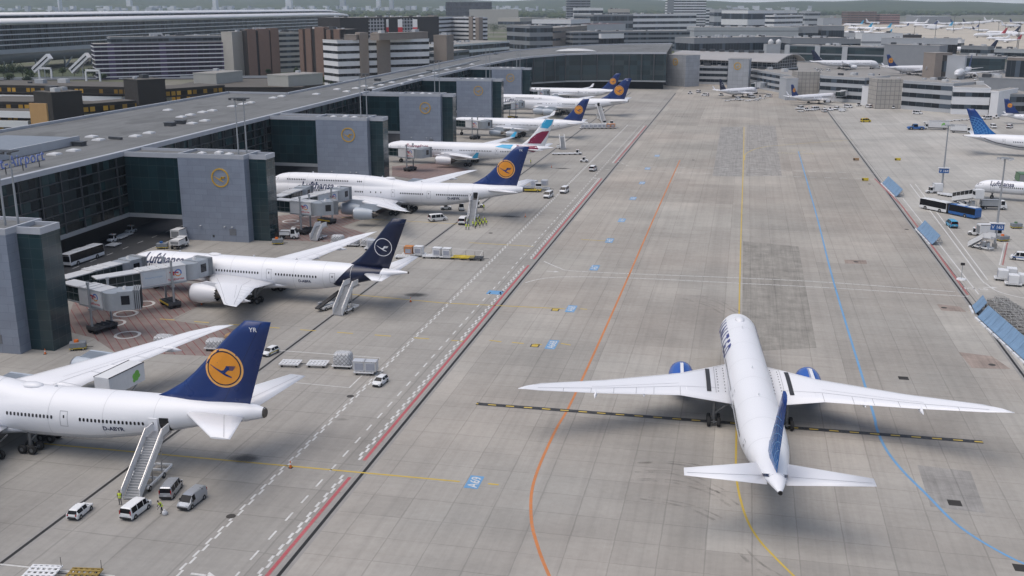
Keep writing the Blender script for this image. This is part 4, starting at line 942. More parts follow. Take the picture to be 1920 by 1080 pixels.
STEELG = mat('painted steel grey', (.33, .35, .37), .45, .2, .06, 1.2)
STEELD = mat('dark steel', (.075, .08, .088), .5, .3, .1, 2)
CONC = mat('plain concrete', (.34, .33, .31), .85, 0, .1, .3, .3, .3)
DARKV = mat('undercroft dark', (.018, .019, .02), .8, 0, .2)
SKYL = mat('skylight white', (.56, .57, .58), .35, 0, .06, 1)
YELE = mat('emblem yellow', (.60, .36, .03), .4, 0, .05)
ASPH = mat('road asphalt', (.058, .060, .064), .85, 0, .14, .25, .3, .2)
BRW = mat('bridge panel white', (.68, .69, .70), .45, 0, .05, .8, .5, .15)
BRG = mat('bridge grey metal', (.36, .39, .42), .4, .3, .07, 1.0)
BRGL = facade('bridge glass', (.012, .028, .030), (.20, .22, .23), 1.5, 3.2, .07, .1, .3, .12)
ADR = mat('advert red', (.52, .03, .04), .45, 0, .04); ADB = mat('advert blue', (.05, .16, .50), .45, 0, .04); ADY = mat('advert orange', (.7, .28, .03), .45)
YELB = mat('hazard yellow', (.62, .44, .03), .5, 0, .08)
def on_wall(me, name, m, parent, x, y, z, face='S', depth=.0):
    """hang a flat outline on a wall looking south (-Y) or east (+X)"""
    o = link(name, me, parent)
    for mm in (m if isinstance(m, (list, tuple)) else [m]):
        if len(me.materials) == 0 or isinstance(m, (list, tuple)): me.materials.append(mm)
    o.location = (x, y, z); o.rotation_euler = (pi/2, 0, 0) if face == 'S' else (pi/2, 0, pi/2); return o
def solid(polys, th):
    """outlines -> slab of thickness th"""
    mb = MB()
    for p in polys:
        k = len(p); vs = [(x, y, 0) for x, y in p]+[(x, y, th) for x, y in p]
        mb.add(vs, [tuple(range(k)), tuple(range(k, 2*k))]+[(i, (i+1) % k, k+(i+1) % k, k+i) for i in range(k)])
    me = bpy.data.meshes.new('slab'); me.from_pydata(mb.v, [], mb.f); me.update(); return me
def gate_pier(x, y, label, zt=21.3, wid=17.4, xm=-148.0, sky=(), num=''):
    r = thing('gate_pier', label, 'gate pier', (x, y, 0), 0, 'gate piers of the concourse')
    m = MB(); m.box(-wid, 0, 0, 9.2, 0, zt-1.0); m.build('cladding', CLAD, r)
    m = MB(); m.box(-wid-.02, .02, -.03, 9.22, zt-1.0, zt-.0); m.box(-wid+.5, -.5, .5, 8.7, zt-.45, zt+.02)
    # parapet as a ring with a sunk roof
    m = MB()
    for a in ((-wid-.03, .03, -.03, .45), (-wid-.03, .03, 8.8, 9.23), (-wid-.03, -wid+.45, .45, 8.8), (-.45, .03, .45, 8.8)): m.box(a[0], a[1], a[2], a[3], zt-1.0, zt)
    m.build('parapet', CAP, r)
    m = MB(); m.box(-wid+.45, -.45, .45, 8.8, zt-1.0, zt-.55); m.build('roof', ROOFM, r)
    m = MB(); m.box(.0, 4.4, 2.7, 7.6, 0, zt-1.25); m.build('stair_glass', GLEND, r)
    m = MB()
    for a in ((.03, 4.5, 2.6, 3.0), (.03, 4.5, 7.3, 7.7), (4.1, 4.5, 3.0, 7.3)): m.box(a[0], a[1], a[2], a[3], zt-1.25, zt-.15)
    m.build('stair_parapet', CAP, r)
    m = MB(); m.box(.03, 4.1, 3.0, 7.3, zt-1.25, zt-.8); m.build('stair_roof', ROOFM, r)
    # link building over the road
    xl = xm-x+.3
    m = MB(); m.box(xl, -wid-.04, .5, 8.6, 6.0, zt-1.25); m.build('link_glass', TEAL, r)
    m = MB(); m.box(xl, -wid-.04, .3, 8.8, 5.0, 6.0); m.build('link_soffit', STEELG, r)
    for yy in (.42, 8.3): m = MB(); m.box(xl, -wid-.04, yy, yy+.38, zt-1.25, zt-.1); m.build('link_parapet', CAP, r)
    m = MB(); m.box(xl, -wid-.04, .8, 8.3, zt-1.25, zt-.7); m.build('link_roof', ROOFM, r)
    cx, cz, rr = -wid*.37, zt-5.6, 2.3
    e = on_wall(solid([p for p, _ in ringp(rr*.87, rr, 0, 36)], .14), 'emblem_ring', YELE, r, cx, -.01, cz)
    on_wall(solid([p for p, _ in crane(rr*.86, 0)], .12), 'emblem_bird', YELE, r, cx, -.01, cz)
    sk = None
    for sx, sy in ((-wid*.72, 3.2), (-wid*.52, 5.2), (-wid*.30, 3.0)):
        m = MB(); zz = zt-.55; m.add([(sx-.9, sy-.9, zz), (sx+.9, sy-.9, zz), (sx+.9, sy+.9, zz), (sx-.9, sy+.9, zz), (sx-.8, sy-.8, zz+.45), (sx+.8, sy-.8, zz+.45), (sx+.8, sy+.8, zz+.45), (sx-.8, sy+.8, zz+.45), (sx, sy, zz+.8)], [(0, 1, 5, 4), (1, 2, 6, 5), (2, 3, 7, 6), (3, 0, 4, 7), (4, 5, 8), (5, 6, 8), (6, 7, 8), (7, 4, 8)])
        m.build('skylight', SKYL, r)
    # ladder hoops and a service door at the foot
    m = MB(); m.box(-5.0, -3.2, -.06, 0, 1.6, 3.2); m.build('service_hatch', mat('hatch grey', (.17, .18, .2), .5), r)
    m = MB(); m.box(-wid*.55, -wid*.55+.5, -.05, 0, .9, 1.5); m.build('number_plate', STEELD, r)
    for lx in (-wid*.72, -wid*.35, -4.1):
        m = MB(); m.box(lx-.18, lx+.18, -.5, .0, 3.6, 3.8); m.build('wall_lamp', SKYL, r)
    return r
def light_mast(x, y, z0, z1, label, w=4.6, parent=None):
    """twin posts carrying a rack of floodlights"""
    r = thing('floodlight_mast', label, 'light mast', (x, y, z0), 0, 'twin floodlight masts on the piers')
    h = z1-z0
    for s_ in (-1, 1):
        m = MB(); m.cyl((s_*.85, s_*.5, 0), (s_*.85, s_*.5, h), .2, .13, 10); m.build('post', STEELG, r)
    m = MB()
    for k in range(3): m.box(-w/2, w/2, -.9+k*.7, -.45+k*.7, h-.05, h+.05)
    for k in range(4): m.box(-w/2+.2+k*(w-.4)/3-.06, -w/2+.2+k*(w-.4)/3+.06, -1.0, 1.0, h-.16, h-.05)
    rack = m.build('lamp_rack', STEELD, r)
    for k in range(4):
        m = MB(); xx = -w/2+.5+k*(w-1)/3; m.box(xx-.3, xx+.3, -1.15, -.8, h-.45, h-.12); m.build('floodlight', STEELD, rack)
    return r
def advert(parent, x0, x1, z0, z1, y, side=-1):
    """white panel with a red and blue swoosh and one line of lettering"""
    m = MB(); m.box(x0, x1, min(y, y+side*.06), max(y, y+side*.06), z0, z1); p = m.build('advert_panel', BRW, parent)
    cx, cz, s = (x0+x1)/2, z0+(z1-z0)*.60, (z1-z0)*.24
    yy = y+side*.07
    if side > 0: return p
    def fl(poly, mm, nm): on_wall(flat([(q, 0) for q in poly]), nm, mm, p, cx, yy, cz)
    arc = lambda a0, a1, r, cx_, cz_: [(cx_+r*cos(radians(a)), cz_+r*sin(radians(a))) for a in range(a0, a1+1, 12)]
    fl(strip([(-1.9*s, .55*s), (-.9*s, .5*s), (.1*s, .35*s), (.9*s, .1*s)], .42*s)+strip([(-.7*s, .45*s), (-.6*s, -.6*s)], .42*s), ADR, 'swoosh')
    fl(strip(arc(-30, 186, .95*s, .75*s, .1*s), .40*s), ADB, 'swoosh')
    fl(strip(arc(186, 330, .95*s, .75*s, .1*s), .34*s), ADY, 'swoosh')
    me = text_mesh('TotalEnergies', (z1-z0)*.22, 0, .012, 'CENTER'); on_wall(me, 'advert_lettering', ADR, p, cx, yy, z0+(z1-z0)*.10)
    return p
def boarding_bridge(p0, p1, zr, label, cab_to=None, legs=True, ad=True, nsteps=0, glass=False, name='boarding_bridge', adw=3.4):
    """tunnel from p0 to p1 with roof height zr; the cab turns towards cab_to"""
    dx, dy = p1[0]-p0[0], p1[1]-p0[1]; Lb = hypot(dx, dy); rz = atan2(dy, dx)
    r = thing(name, label, 'boarding bridge', (p0[0], p0[1], 0), rz, 'boarding bridges at the piers')
    zb = zr-3.0; L1 = Lb*.52
    m = MB(); m.box(-.5, L1, -1.35, 1.35, zb+.15, zr-.25); m.build('inner_tunnel', BRGL if glass else BRGL, r)
    m = MB(); m.box(-.5, L1+.1, -1.5, 1.5, zr-.25, zr-.05); m.build('inner_roof', SKYL, r)
    m = MB(); m.box(-.5, L1, -1.5, 1.5, zb-.1, zb+.15); m.build('inner_floor', BRG, r)
    side_m = BRGL if glass else BRW
    m = MB(); m.box(L1-.9, Lb, -1.65, 1.65, zb, zr-.1); m.build('outer_tunnel', side_m if not glass else BRGL, r)
    m = MB(); m.box(L1-1.0, Lb+.1, -1.75, 1.75, zr-.1, zr+.12); 
    for k in range(int((Lb-L1)/1.6)): m.box(L1-.4+k*1.6, L1-.2+k*1.6, -1.7, 1.7, zr+.12, zr+.22)
    m.build('outer_roof', SKYL, r)
    m = MB(); m.box(L1-1.0, Lb+.1, -1.72, 1.72, zb-.3, zb); m.build('outer_floor', BRG, r)
    if ad:
        for sd in (-1, 1):
            a = advert(r, Lb-adw-.2, Lb-.25, zb+.15, zr-.25, sd*1.66, sd)
            if sd < 0 and Lb-adw-L1 > 2.5:
                m = MB(); m.box(L1-.6, Lb-adw-.35, -1.72, -1.66, zb+.2, zr-.3); pn = m.build('slogan_panel', mat('pale panel', (.56, .61, .65), .45, 0, .04), r)
                me = text_mesh('Pioneering energies', .42, 0, .004); on_wall(me, 'slogan_lettering', mat('slogan blue', (.25, .40, .56), .5), pn, L1-.2, -1.725, zb+1.5)
    # rotunda and cab
    m = MB(); m.cyl((Lb+1.4, 0, zb-.1), (Lb+1.4, 0, zr+.05), 1.9, 1.9, 20); m.build('rotunda', BRG, r)
    ang = 0 if cab_to is None else cab_to-rz
    c = MB(); Mx = Matrix.Translation((Lb+1.4, 0, 0)) @ Matrix.Rotation(ang, 4, 'Z')
    c.box(.6, 3.2, -1.8, 1.8, zb-.1, zr+.25, 0, Mx); cab = c.build('cab', BRG, r)
    c = MB()
    for k in range(4): c.box(3.2+k*.32, 3.2+k*.32+.2, -1.85-.03*k, 1.85+.03*k, zb-.15, zr+.4-.02*k, 0, Mx); 
    c.build('bellows', mat('bellows grey', (.26, .28, .30), .7, 0, .1), cab)
    c = MB(); c.box(4.45, 4.52, -1.6, 1.6, zb, zr+.1, 0, Mx); c.build('cab_opening', DARKV, cab)
    c = MB(); c.box(1.2, 2.6, -1.86, -1.8, zb+.9, zr-.5, 0, Mx); c.build('cab_window', PANE, cab)
    c = MB(); c.cyl(Mx @ Vector((1.8, .3, zr+.25)), Mx @ Vector((1.8, .3, zr+.7)), .45, .25, 10); c.build('roof_unit', SKYL, cab)
    if legs:
        xl = Lb-2.9
        for s_ in (-1, 1):
            m = MB(); m.cyl((xl, s_*2.0, .9), (xl, s_*2.0, zr+1.0), .22, .22, 10); m.cyl((xl, s_*2.0, zr+1.0), (xl, s_*2.0, zr+1.45), .32, .32, 10); m.build('lift_column', STEELG, r)
        m = MB(); m.box(xl-.3, xl+.3, -2.3, 2.3, zb-.75, zb-.3); m.build('cross_beam', STEELG, r)
        m = MB(); m.box(xl-1.2, xl+1.2, -2.4, 2.4, .65, 1.15); 
        for k in range(5): m.box(xl-1.25, xl+1.25, -2.3+k*1.0, -2.1+k*1.0, .75, 1.3)
        bg = m.build('wheel_bogie', STEELD, r)
        for s_ in (-1, 1):
            for q in (-.75, .75):
                m = MB(); m.cyl((xl+q, s_*1.9-.3, .5), (xl+q, s_*1.9+.3, .5), .5, .5, 16); m.build('wheel', RUB, bg)
        m = MB(); m.box(xl-1.28, xl-1.22, -2.2, 2.2, .75, 1.1); m.build('hazard_plate', YELB, bg)
    return r
def skylight_at(parent, px, py, z, w=1.5, dark=False):
    x, y = G(px, py, z); m = MB(); h = .5
    if dark: m.box(x-w*.8, x+w*.8, y-w*.7, y+w*.7, z, z+.7); m.build('roof_vent', STEELD, parent); return
    m.add([(x-w, y-w, z), (x+w, y-w, z), (x+w, y+w, z), (x-w, y+w, z), (x-w*.9, y-w*.9, z+h), (x+w*.9, y-w*.9, z+h), (x+w*.9, y+w*.9, z+h), (x-w*.9, y+w*.9, z+h), (x, y, z+h+.5)], [(0, 1, 5, 4), (1, 2, 6, 5), (2, 3, 7, 6), (3, 0, 4, 7), (4, 5, 8), (5, 6, 8), (6, 7, 8), (7, 4, 8)])
    m.build('skylight', SKYL, parent)
PIERS = [(-114.7, 142.9), (-115.7, 228.9), (-116.6, 316.6), (-118.9, 408.6), (-119.2, 497.9), (-124.0, 591.7)]
def build_concourse():
    ZR = 21.3
    r = thing('concourse_building', 'long dark glass concourse with grey flat roof that bends to the right in the distance', 'terminal', (-148, 200, 0))
    W = lambda mb, nm, m: mb.build(nm, m, r, (148, -200, 0))
    front = [(-147.6, 60), (-148.0, 226), (-150.3, 314), (-152.6, 405), (-154.5, 500), (-154.5, 610)]
    ztf = lambda i: ZR
    arc = [G(*p, z) for p, z in (((935, 115), 21.7), ((960, 110), 22.4), ((1000, 105), 23.2), ((1060, 100.5), 24.0), ((1120, 98.5), 24.5), ((1180, 98), 24.7), ((1250, 98), 24.9))]
    zarc = [21.7, 22.4, 23.2, 24.0, 24.5, 24.7, 24.9]
    FP = front+arc; FZ = [ZR]*len(front)+zarc
    back = [(-205, 60), (-206.5, 240), (-207, 400), (-181, 400), (-182, 520), (-184, 660), (-182, 740), (-172, 800), (-150, 850), (-125, 880), (-95, 895), (-75, 900), (-60, 900)]
    n = len(FP); m = MB()
    m.add([(p[0], p[1], z-.5) for p, z in zip(FP, FZ)]+[(p[0], p[1], z-.5) for p, z in zip(back, FZ)], [(i, i+1, n+i+1, n+i) for i in range(n-1)]); W(m, 'roof', ROOFM)
    def wall(mb, P, Z0, Z1, off=0.0, th=.5):
        """upright strip along a polyline, off metres to the outside (right of travel)"""
        for i in range(len(P)-1):
            a, b = P[i], P[i+1]; d = hypot(b[0]-a[0], b[1]-a[1]); nx, ny = (b[1]-a[1])/d, -(b[0]-a[0])/d
            q = [(a[0]+nx*off, a[1]+ny*off), (b[0]+nx*off, b[1]+ny*off), (b[0]+nx*(off-th), b[1]+ny*(off-th)), (a[0]+nx*(off-th), a[1]+ny*(off-th))]
            za = (Z0[i], Z0[i+1], Z0[i+1], Z0[i]); zb = (Z1[i], Z1[i+1], Z1[i+1], Z1[i])
            vs = [(x, y, z) for (x, y), z in zip(q, za)]+[(x, y, z) for (x, y), z in zip(q, zb)]
            mb.add(vs, [(0, 3, 2, 1), (4, 5, 6, 7), (0, 1, 5, 4), (1, 2, 6, 5), (2, 3, 7, 6), (3, 0, 4, 7)])
    FZ1 = [z-1.15 for z in FZ]; five = [5.0]*n; six = [6.0]*n
    m = MB(); wall(m, front+arc[:1], six, FZ1, 0, .6); W(m, 'glass_wall', NIGHT)
    m = MB(); wall(m, FP, FZ1, FZ, .35, 1.2); W(m, 'roof_edge', CAP)
    m = MB(); wall(m, FP, five, six, .25, 3.0); W(m, 'soffit_band', STEELG)
    for k in range(1, 6):
        z = 6+k*(ZR-1.15-6)/6; m = MB(); wall(m, front, [z-.1]*n, [z+.1]*n, .3, .3); W(m, 'floor_edge', STEELD)
    for i in range(len(front)-1):
        a, b = front[i], front[i+1]; d = hypot(b[0]-a[0], b[1]-a[1]); k = 0
        while k*7.2 < d-1:
            f = k*7.2/d; x, y = a[0]+(b[0]-a[0])*f, a[1]+(b[1]-a[1])*f; 
            if y > 150: m = MB(); m.box(x-.05, x+.36, y-.14, y+.14, 6, ZR-1.15); W(m, 'facade_post', STEELD)
            k += 1
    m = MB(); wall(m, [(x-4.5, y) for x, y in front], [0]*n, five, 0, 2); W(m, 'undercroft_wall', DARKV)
    # tall glass of the curved end, with its posts
    m = MB(); wall(m, arc, six, [z-1.15 for z in zarc], 0, .6); W(m, 'hall_glass', ARCG)
    for i in range(len(arc)-1):
        a, b = arc[i], arc[i+1]; d = hypot(b[0]-a[0], b[1]-a[1])
        for k in range(max(1, round(d/9.2))):
            f = k/max(1, round(d/9.2)); x, y = a[0]+(b[0]-a[0])*f, a[1]+(b[1]-a[1])*f; z = zarc[i]+(zarc[i+1]-zarc[i])*f
            m = MB(); m.box(x-.22, x+.5, y-.6, y+.2, 6, z-1.15); W(m, 'hall_post', STEELD)
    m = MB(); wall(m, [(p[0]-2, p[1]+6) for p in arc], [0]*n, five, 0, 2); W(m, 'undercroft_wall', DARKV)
    for (x, y) in [(-139, 742), (-110, 762), (-70, 775)]: m = MB(); m.box(x-.4, x+.4, y-.4, y+.4, 0, 5); W(m, 'undercroft_column', CONC)
    # back parapet
    m = MB(); wall(m, back[::-1], [z-.5 for z in FZ[::-1]], [z+.3 for z in FZ[::-1]], .2, .8); W(m, 'back_parapet', CAP)
    m = MB(); wall(m, [(x-.3, y) for x, y in back[::-1]], [0]*n, [z-.5 for z in FZ[::-1]], -.4, .6); W(m, 'back_wall', CONC)
    # lower blue-grey roof box in the near corner
    q = [G(0, 286, ZR+1.5), G(148, 256, ZR+1.5), G(130, 251, ZR+1.5), G(0, 248.5, ZR+1.5)]
    m = MB(); m.prism([q[0], q[1], (q[1][0]-22, q[1][1]), (q[0][0]-22, q[0][1]-40), (q[0][0], q[0][1]-40)], ZR-.5, ZR+1.3); W(m, 'raised_roof', mat('blue grey roof', (.19, .22, .26), .6, 0, .06))
    m = MB(); wall(m, [(q[0][0], q[0][1]-40), q[0], q[1]], [ZR-.4]*3, [ZR+1.7]*3, .15, .5); W(m, 'raised_roof_edge', CAP)
    rr = r
    loc0 = Vector((148, -200, 0))
    for px, py in ((138, 283), (102, 290), (254, 256), (280, 250), (185, 263), (172, 257), (315, 207), (340, 220), (357, 216), (380, 211), (398, 208), (360, 232), (384, 227), (435, 200), (455, 196), (470, 193), (512, 184), (528, 181), (593, 177), (632, 168), (650, 172), (667, 166), (683, 162), (697, 165), (715, 160), (735, 155), (750, 158), (770, 150), (790, 143), (815, 137), (838, 131), (860, 128), (885, 121)):
        w = 1.35; x, y = G(px, py, ZR-.5); m = MB(); z = ZR-.5; h = .35
        m.add([(x-w, y-w, z), (x+w, y-w, z), (x+w, y+w, z), (x-w, y+w, z), (x-w*.9, y-w*.9, z+h), (x+w*.9, y-w*.9, z+h), (x+w*.9, y+w*.9, z+h), (x-w*.9, y+w*.9, z+h), (x, y, z+h+.3)], [(0, 1, 5, 4), (1, 2, 6, 5), (2, 3, 7, 6), (3, 0, 4, 7), (4, 5, 8), (5, 6, 8), (6, 7, 8), (7, 4, 8)]); W(m, 'skylight', SKYL)
    for px, py in ((149, 272), (319, 235), (339, 231), (452, 188), (690, 171), (708, 151), (805, 135), (1000, 93), (1020, 91), (1125, 96), (1155, 96), (930, 103)):
        x, y = G(px, py, ZR-.3); m = MB(); m.box(x-1.3, x+1.3, y-1.2, y+1.2, ZR-.5, ZR+.5); m.box(x-1.5, x+1.5, y-1.4, y+1.4, ZR+.5, ZR+.65); W(m, 'roof_vent', STEELD)
    # long glazed roof ridges and the white lens on the curved roof
    for (a, b) in (((205, 257), (228, 259)), ((700, 158), (880, 118)), ((730, 151), (900, 112))):
        p, q = G(*a, ZR), G(*b, ZR); m = MB(); m.bar((p[0], p[1], ZR-.1), (q[0], q[1], ZR-.1), .7, .6); W(m, 'roof_ridge', STEELG if a[0] > 300 else STEELD)
    x, y = G(1080, 93, 25); m = MB(); m.loft([[(x+u*15, y+4.5*s_*cos(a), 23.8+2.1*s_*max(0, sin(a))) for a in [2*pi*i/18 for i in range(18)]] for u, s_ in ((-1, .05), (-.8, .5), (-.4, .88), (0, 1), (.4, .88), (.8, .5), (1, .05))], 0, True); W(m, 'roof_lens', SKYL)
    # roof sign
    s0 = G(84, 303, ZR+.4); mm = text_mesh('Frankfurt-Airport', 3.5, .06, .02, 'RIGHT', space=1.12)
    sg = thing('roof_sign', 'blue neon lettering standing on the near end of the concourse roof', 'sign', (s0[0], s0[1], ZR-.5))
    o = link('sign_lettering', mm, sg, (0, 0, 1.3), (pi/2, 0, pi/2)); mm.materials.append(mat('sign blue', (.16, .22, .50), .4, 0, .1))
    for k in range(6):
        m = MB(); m.bar((0, -2-k*5.6, 0), (0, -2-k*5.6, 1.6), .16); m.build('sign_post', STEELD, sg)
    m = MB(); m.bar((-.1, .3, 1.25), (-.1, -34, 1.25), .14); m.build('sign_rail', STEELD, sg)
    # roads under the building
    sheet('service_road', [(-156, 60), (-134.5, 60), (-135.5, 240), (-137.5, 330), (-139.5, 420), (-141, 620), (-156, 640)], .008, ASPH)
    mk = MB(); ribbon(mk, [(-134.8, 60), (-135.8, 240), (-137.8, 330), (-139.8, 420)], .3, .013); struct(mk.build('road_edge_line', paint('white paint', (.7, .7, .68), .45)))
    mk = MB(); dashes(mk, [(-141.5, 60), (-142, 240), (-144, 420)], .2, .013, 2.5, 4); struct(mk.build('road_centre_dashes', paint('white paint', (.7, .7, .68), .45)))
    sheet('hall_forecourt', [G(1000, 162), G(1000, 150), (-60, 905), G(1250, 150), G(1250, 159), G(1130, 160)], .009, ASPH)
    lab = ['nearest gate pier cut by the left picture edge, its green glass end to the right', 'gate pier with yellow crane between the navy tailed jet and the bus road', 'gate pier whose glass end hides the nose of a jumbo jet', 'gate pier behind the burgundy tailed airliner', 'gate pier behind the fifth airliner, last but one in the row', 'farthest gate pier, in front of the curved glass hall']
    for i, (x, y) in enumerate(PIERS):
        xm = -148-(y-226)*.025 if y > 226 else -148
        gate_pier(x, y, lab[i], 21.3 if i else 21.2, xm=xm)
        if i < 6:
            where = ['nearest pier at the left picture edge', 'second pier, above the yellow crane emblem', 'third pier behind the second jumbo jet', 'fourth pier', 'fifth pier', 'farthest pier']
            light_mast(x-2.9, y+5.5, ZR-.6, [33.0, 34.3, 34.6, 34.2, 36.2, 34.0][i], 'twin post floodlight mast on the roof of the '+where[i], 4.8)
    B = boarding_bridge
    B((-117.0, 160.6), (-106.4, 156.6), 7.9, 'white boarding bridge with open cab parked short of the navy tailed jet', radians(28), adw=3.6)
    B((-113.6, 164.0), (-103.6, 176.6), 8.0, 'white boarding bridge docked at the second door of the navy tailed jet', radians(75), adw=3.6)
    B((-119.7, 163.0), (-116.4, 174.6), 7.9, 'glazed boarding bridge docked at the front door of the navy tailed jet', radians(72), ad=False, glass=True, legs=False)
    B((-114.5, 243.8), (-103.6, 241.4), 8.3, 'white boarding bridge with open cab parked short of the second jumbo jet', radians(35))
    B((-110.0, 245.2), (-105.2, 258.0), 8.3, 'white boarding bridge docked at the second door of the second jumbo jet', radians(78))
    B((-116.2, 247.3), (-115.2, 257.3), 8.3, 'glazed boarding bridge docked near the nose of the second jumbo jet', radians(88), ad=False, glass=True, legs=False)
    B((-121.0, 349.3), (-109.5, 345.8), 7.9, 'boarding bridge reaching the burgundy tailed airliner', radians(70))
    B((-120.8, 441.5), (-109.5, 436.8), 7.9, 'boarding bridge reaching the slim four engined airliner', radians(68))
    B((-117.6, 515.0), (-113.0, 526.0), 8.1, 'boarding bridge reaching the farthest jumbo jet', radians(75))
    B((-118.6, 596.8), (-114.0, 602.0), 8.1, 'boarding bridge reaching the airliner at the far end of the left row', radians(75))
# ------------------------------------------------------------------ everything behind: terminals, offices, woods, hills
def wbands(name, glass, pu=3.0): return facade(name, glass, (glass[0]*2.2+.02, glass[1]*2.2+.02, glass[2]*2.2+.02), pu, 50.0, .18, .01, .45, .2, 0, .45, (glass[0]*3+.02, glass[1]*3+.02, glass[2]*3+.025), .2)
GLZ = wbands('office glazing', (.018, .026, .034)); PURP = wbands('purple glazing', (.020, .013, .034)); BLK = wbands('black glazing', (.010, .011, .013), 2.2)
YWIN = facade('amber blinds', (.40, .23, .035), (.02, .018, .016), 2.6, 50.0, .7, .01, .5, .5, 0, .3, (.02, .018, .015), .35)
PALE = mat('pale panels', (.72, .73, .75), .6, 0, .05, .2); LGREY = mat('light grey render', (.43, .45, .475), .7, 0, .06, .2); MGREY = mat('mid grey render', (.25, .265, .285), .7, 0, .07, .2)
BROWN = mat('brown concrete', (.20, .135, .108), .8, 0, .07, .2, .3, .12); TAUPE = mat('taupe concrete', (.285, .245, .215), .8, 0, .07, .2, .3, .1); CREAM = mat('cream render', (.46, .44, .40), .75, 0, .05, .2)
DKBR = mat('dark bronze cladding', (.035, .03, .028), .55, .1, .1, .2); DROOF = mat('dark gravel roof', (.10, .092, .08), .9, 0, .15, .15); LROOF = mat('light gravel roof', (.27, .26, .245), .9, 0, .12, .15)
BEIGE = mat('beige plant room', (.42, .42, .39), .7, 0, .05, .3); OCHRE = mat('ochre panel', (.50, .30, .13), .7, 0, .05, .5)
def quadbase(A, B, depth):
    dx, dy = B[0]-A[0], B[1]-A[1]; L = hypot(dx, dy) or 1; nx, ny = -dy/L, dx/L
    mx, my = (A[0]+B[0])/2, (A[1]+B[1])/2
    if nx*mx+ny*my < 0: nx, ny = -nx, -ny
    return [A, B, (B[0]+nx*depth, B[1]+ny*depth), (A[0]+nx*depth, A[1]+ny*depth)]
def grow(q, d):
    cx, cy = sum(p[0] for p in q)/4, sum(p[1] for p in q)/4; out = []
    n = len(q)
    for i in range(n):
        p, a, b = q[i], q[i-1], q[(i+1) % n]; v = Vector((0, 0))
        for o in (a, b):
            e = Vector((p[0]-o[0], p[1]-o[1])); e.normalize(); v += e
        out.append((p[0]+v.x*d, p[1]+v.y*d))
    return out
def rel(q, o): return [(x-o[0], y-o[1]) for x, y in q]
def block(name, label, cat, A, B, ztop, depth, wall=LGREY, n=0, band=GLZ, frac=.5, roof=LROOF, units=3, group=None, z0=0.0, pil=None, pilm=None, first=None, parapet=True, bname='window_band', seed=0):
    """building with ribbon windows: front edge A-B (metres), going back by depth"""
    rnd = random.Random(hash((round(A[0]), round(A[1]), seed)) % 9999)
    r = thing(name, label, cat, (A[0], A[1], 0), 0, group); q = rel(quadbase(A, B, depth), A)
    m = MB(); m.prism(q, z0, ztop); m.build('wall', wall, r)
    if n:
        b0 = z0+(ztop-z0)*(.06 if first is None else first); st = (ztop-b0)/n
        for k in range(n):
            za = b0+st*k+st*(1-frac)*.5; m = MB(); m.prism(grow(q, .09), za, za+st*frac); m.build(bname, band, r)
    if parapet:
        m = MB(); m.prism(grow(q, .14), ztop-.1, ztop+.45); m.build('parapet', wall, r)
        m = MB(); m.prism(grow(q, -.35), ztop+.40, ztop+.5); m.build('roof', roof, r)
    for k in range(int(units*1.6)):
        u, v = rnd.uniform(.1, .85), rnd.uniform(.15, .8); w = rnd.uniform(1.2, 3.6)
        cx = q[0][0]+(q[1][0]-q[0][0])*u+(q[3][0]-q[0][0])*v; cy = q[0][1]+(q[1][1]-q[0][1])*u+(q[3][1]-q[0][1])*v
        m = MB(); m.cbox((cx, cy, ztop+.5+w*.28), (w*1.4, w, w*.56+.2), atan2(q[1][1], q[1][0])); m.build('roof_unit', [LGREY, SKYL, STEELD][k % 3], r)
    if pil:
        for f0, f1, h in pil:
            a = (q[1][0]*f0, q[1][1]*f0); b = (q[1][0]*f1, q[1][1]*f1); d = hypot(*q[1]) or 1
            ex, ey = (q[3][0]/depth, q[3][1]/depth)
            m = MB(); m.prism([(a[0]-ex*1.2, a[1]-ey*1.2), (b[0]-ex*1.2, b[1]-ey*1.2), (b[0]+ex*6, b[1]+ey*6), (a[0]+ex*6, a[1]+ey*6)], z0, ztop+h); m.build('stair_tower', pilm or wall, r)
    return r
def bpx(name, label, cat, a, b, depth, **k):
    """a = (x, top, base) pixels of the near left corner, b = (x, base) of the near right one"""
    A = G(a[0], a[2]); B = G(b[0], b[1]); z = atY(a[0], a[1], A[1])[1]
    return block(name, label, cat, A, B, z, depth, **k)
def bz(name, label, cat, a, b, z, depth, **k):
    return block(name, label, cat, G(a[0], a[1], z), G(b[0], b[1], z), z, depth, **k)
def crown_mesh(mb, rx, rz, n, rnd, m=0, leaf=.5, c=(0, 0, 0)):
    for k in range(n):
        while True:
            v = Vector((rnd.uniform(-1, 1), rnd.uniform(-1, 1), rnd.uniform(-1, 1)))
            if .35 < v.length < 1: break
        w = 1+.35*sin(3*v.x+c[0])*cos(4*v.y+2*v.z)
        p = Vector((c[0]+v.x*rx*w, c[1]+v.y*rx*w, c[2]+v.z*rz*w)); s = leaf*rnd.uniform(.6, 1.4)
        a = Vector((rnd.uniform(-1, 1), rnd.uniform(-1, 1), rnd.uniform(-1, 1))).normalized(); b = a.cross(v.normalized()+Vector((.01, .02, .03))).normalized()
        mb.add([p-a*s-b*s*.6, p+a*s-b*s*.6, p+a*s*.8+b*s*.7, p-a*s*.8+b*s*.7], [(0, 1, 2, 3)], m)
def leaf_mat(name, c):
    n = N(name); v = n.coord('Object'); o = n.node('ShaderNodeObjectInfo').outputs['Random']
    f = n.math('MULTIPLY', n.ramp(n.noise(v, .8, 3), .3, .7, .6, 1.4), n.ramp(o, 0, 1, .8, 1.25)); return n.done(n.bright(c, f), .7, 0, .3)
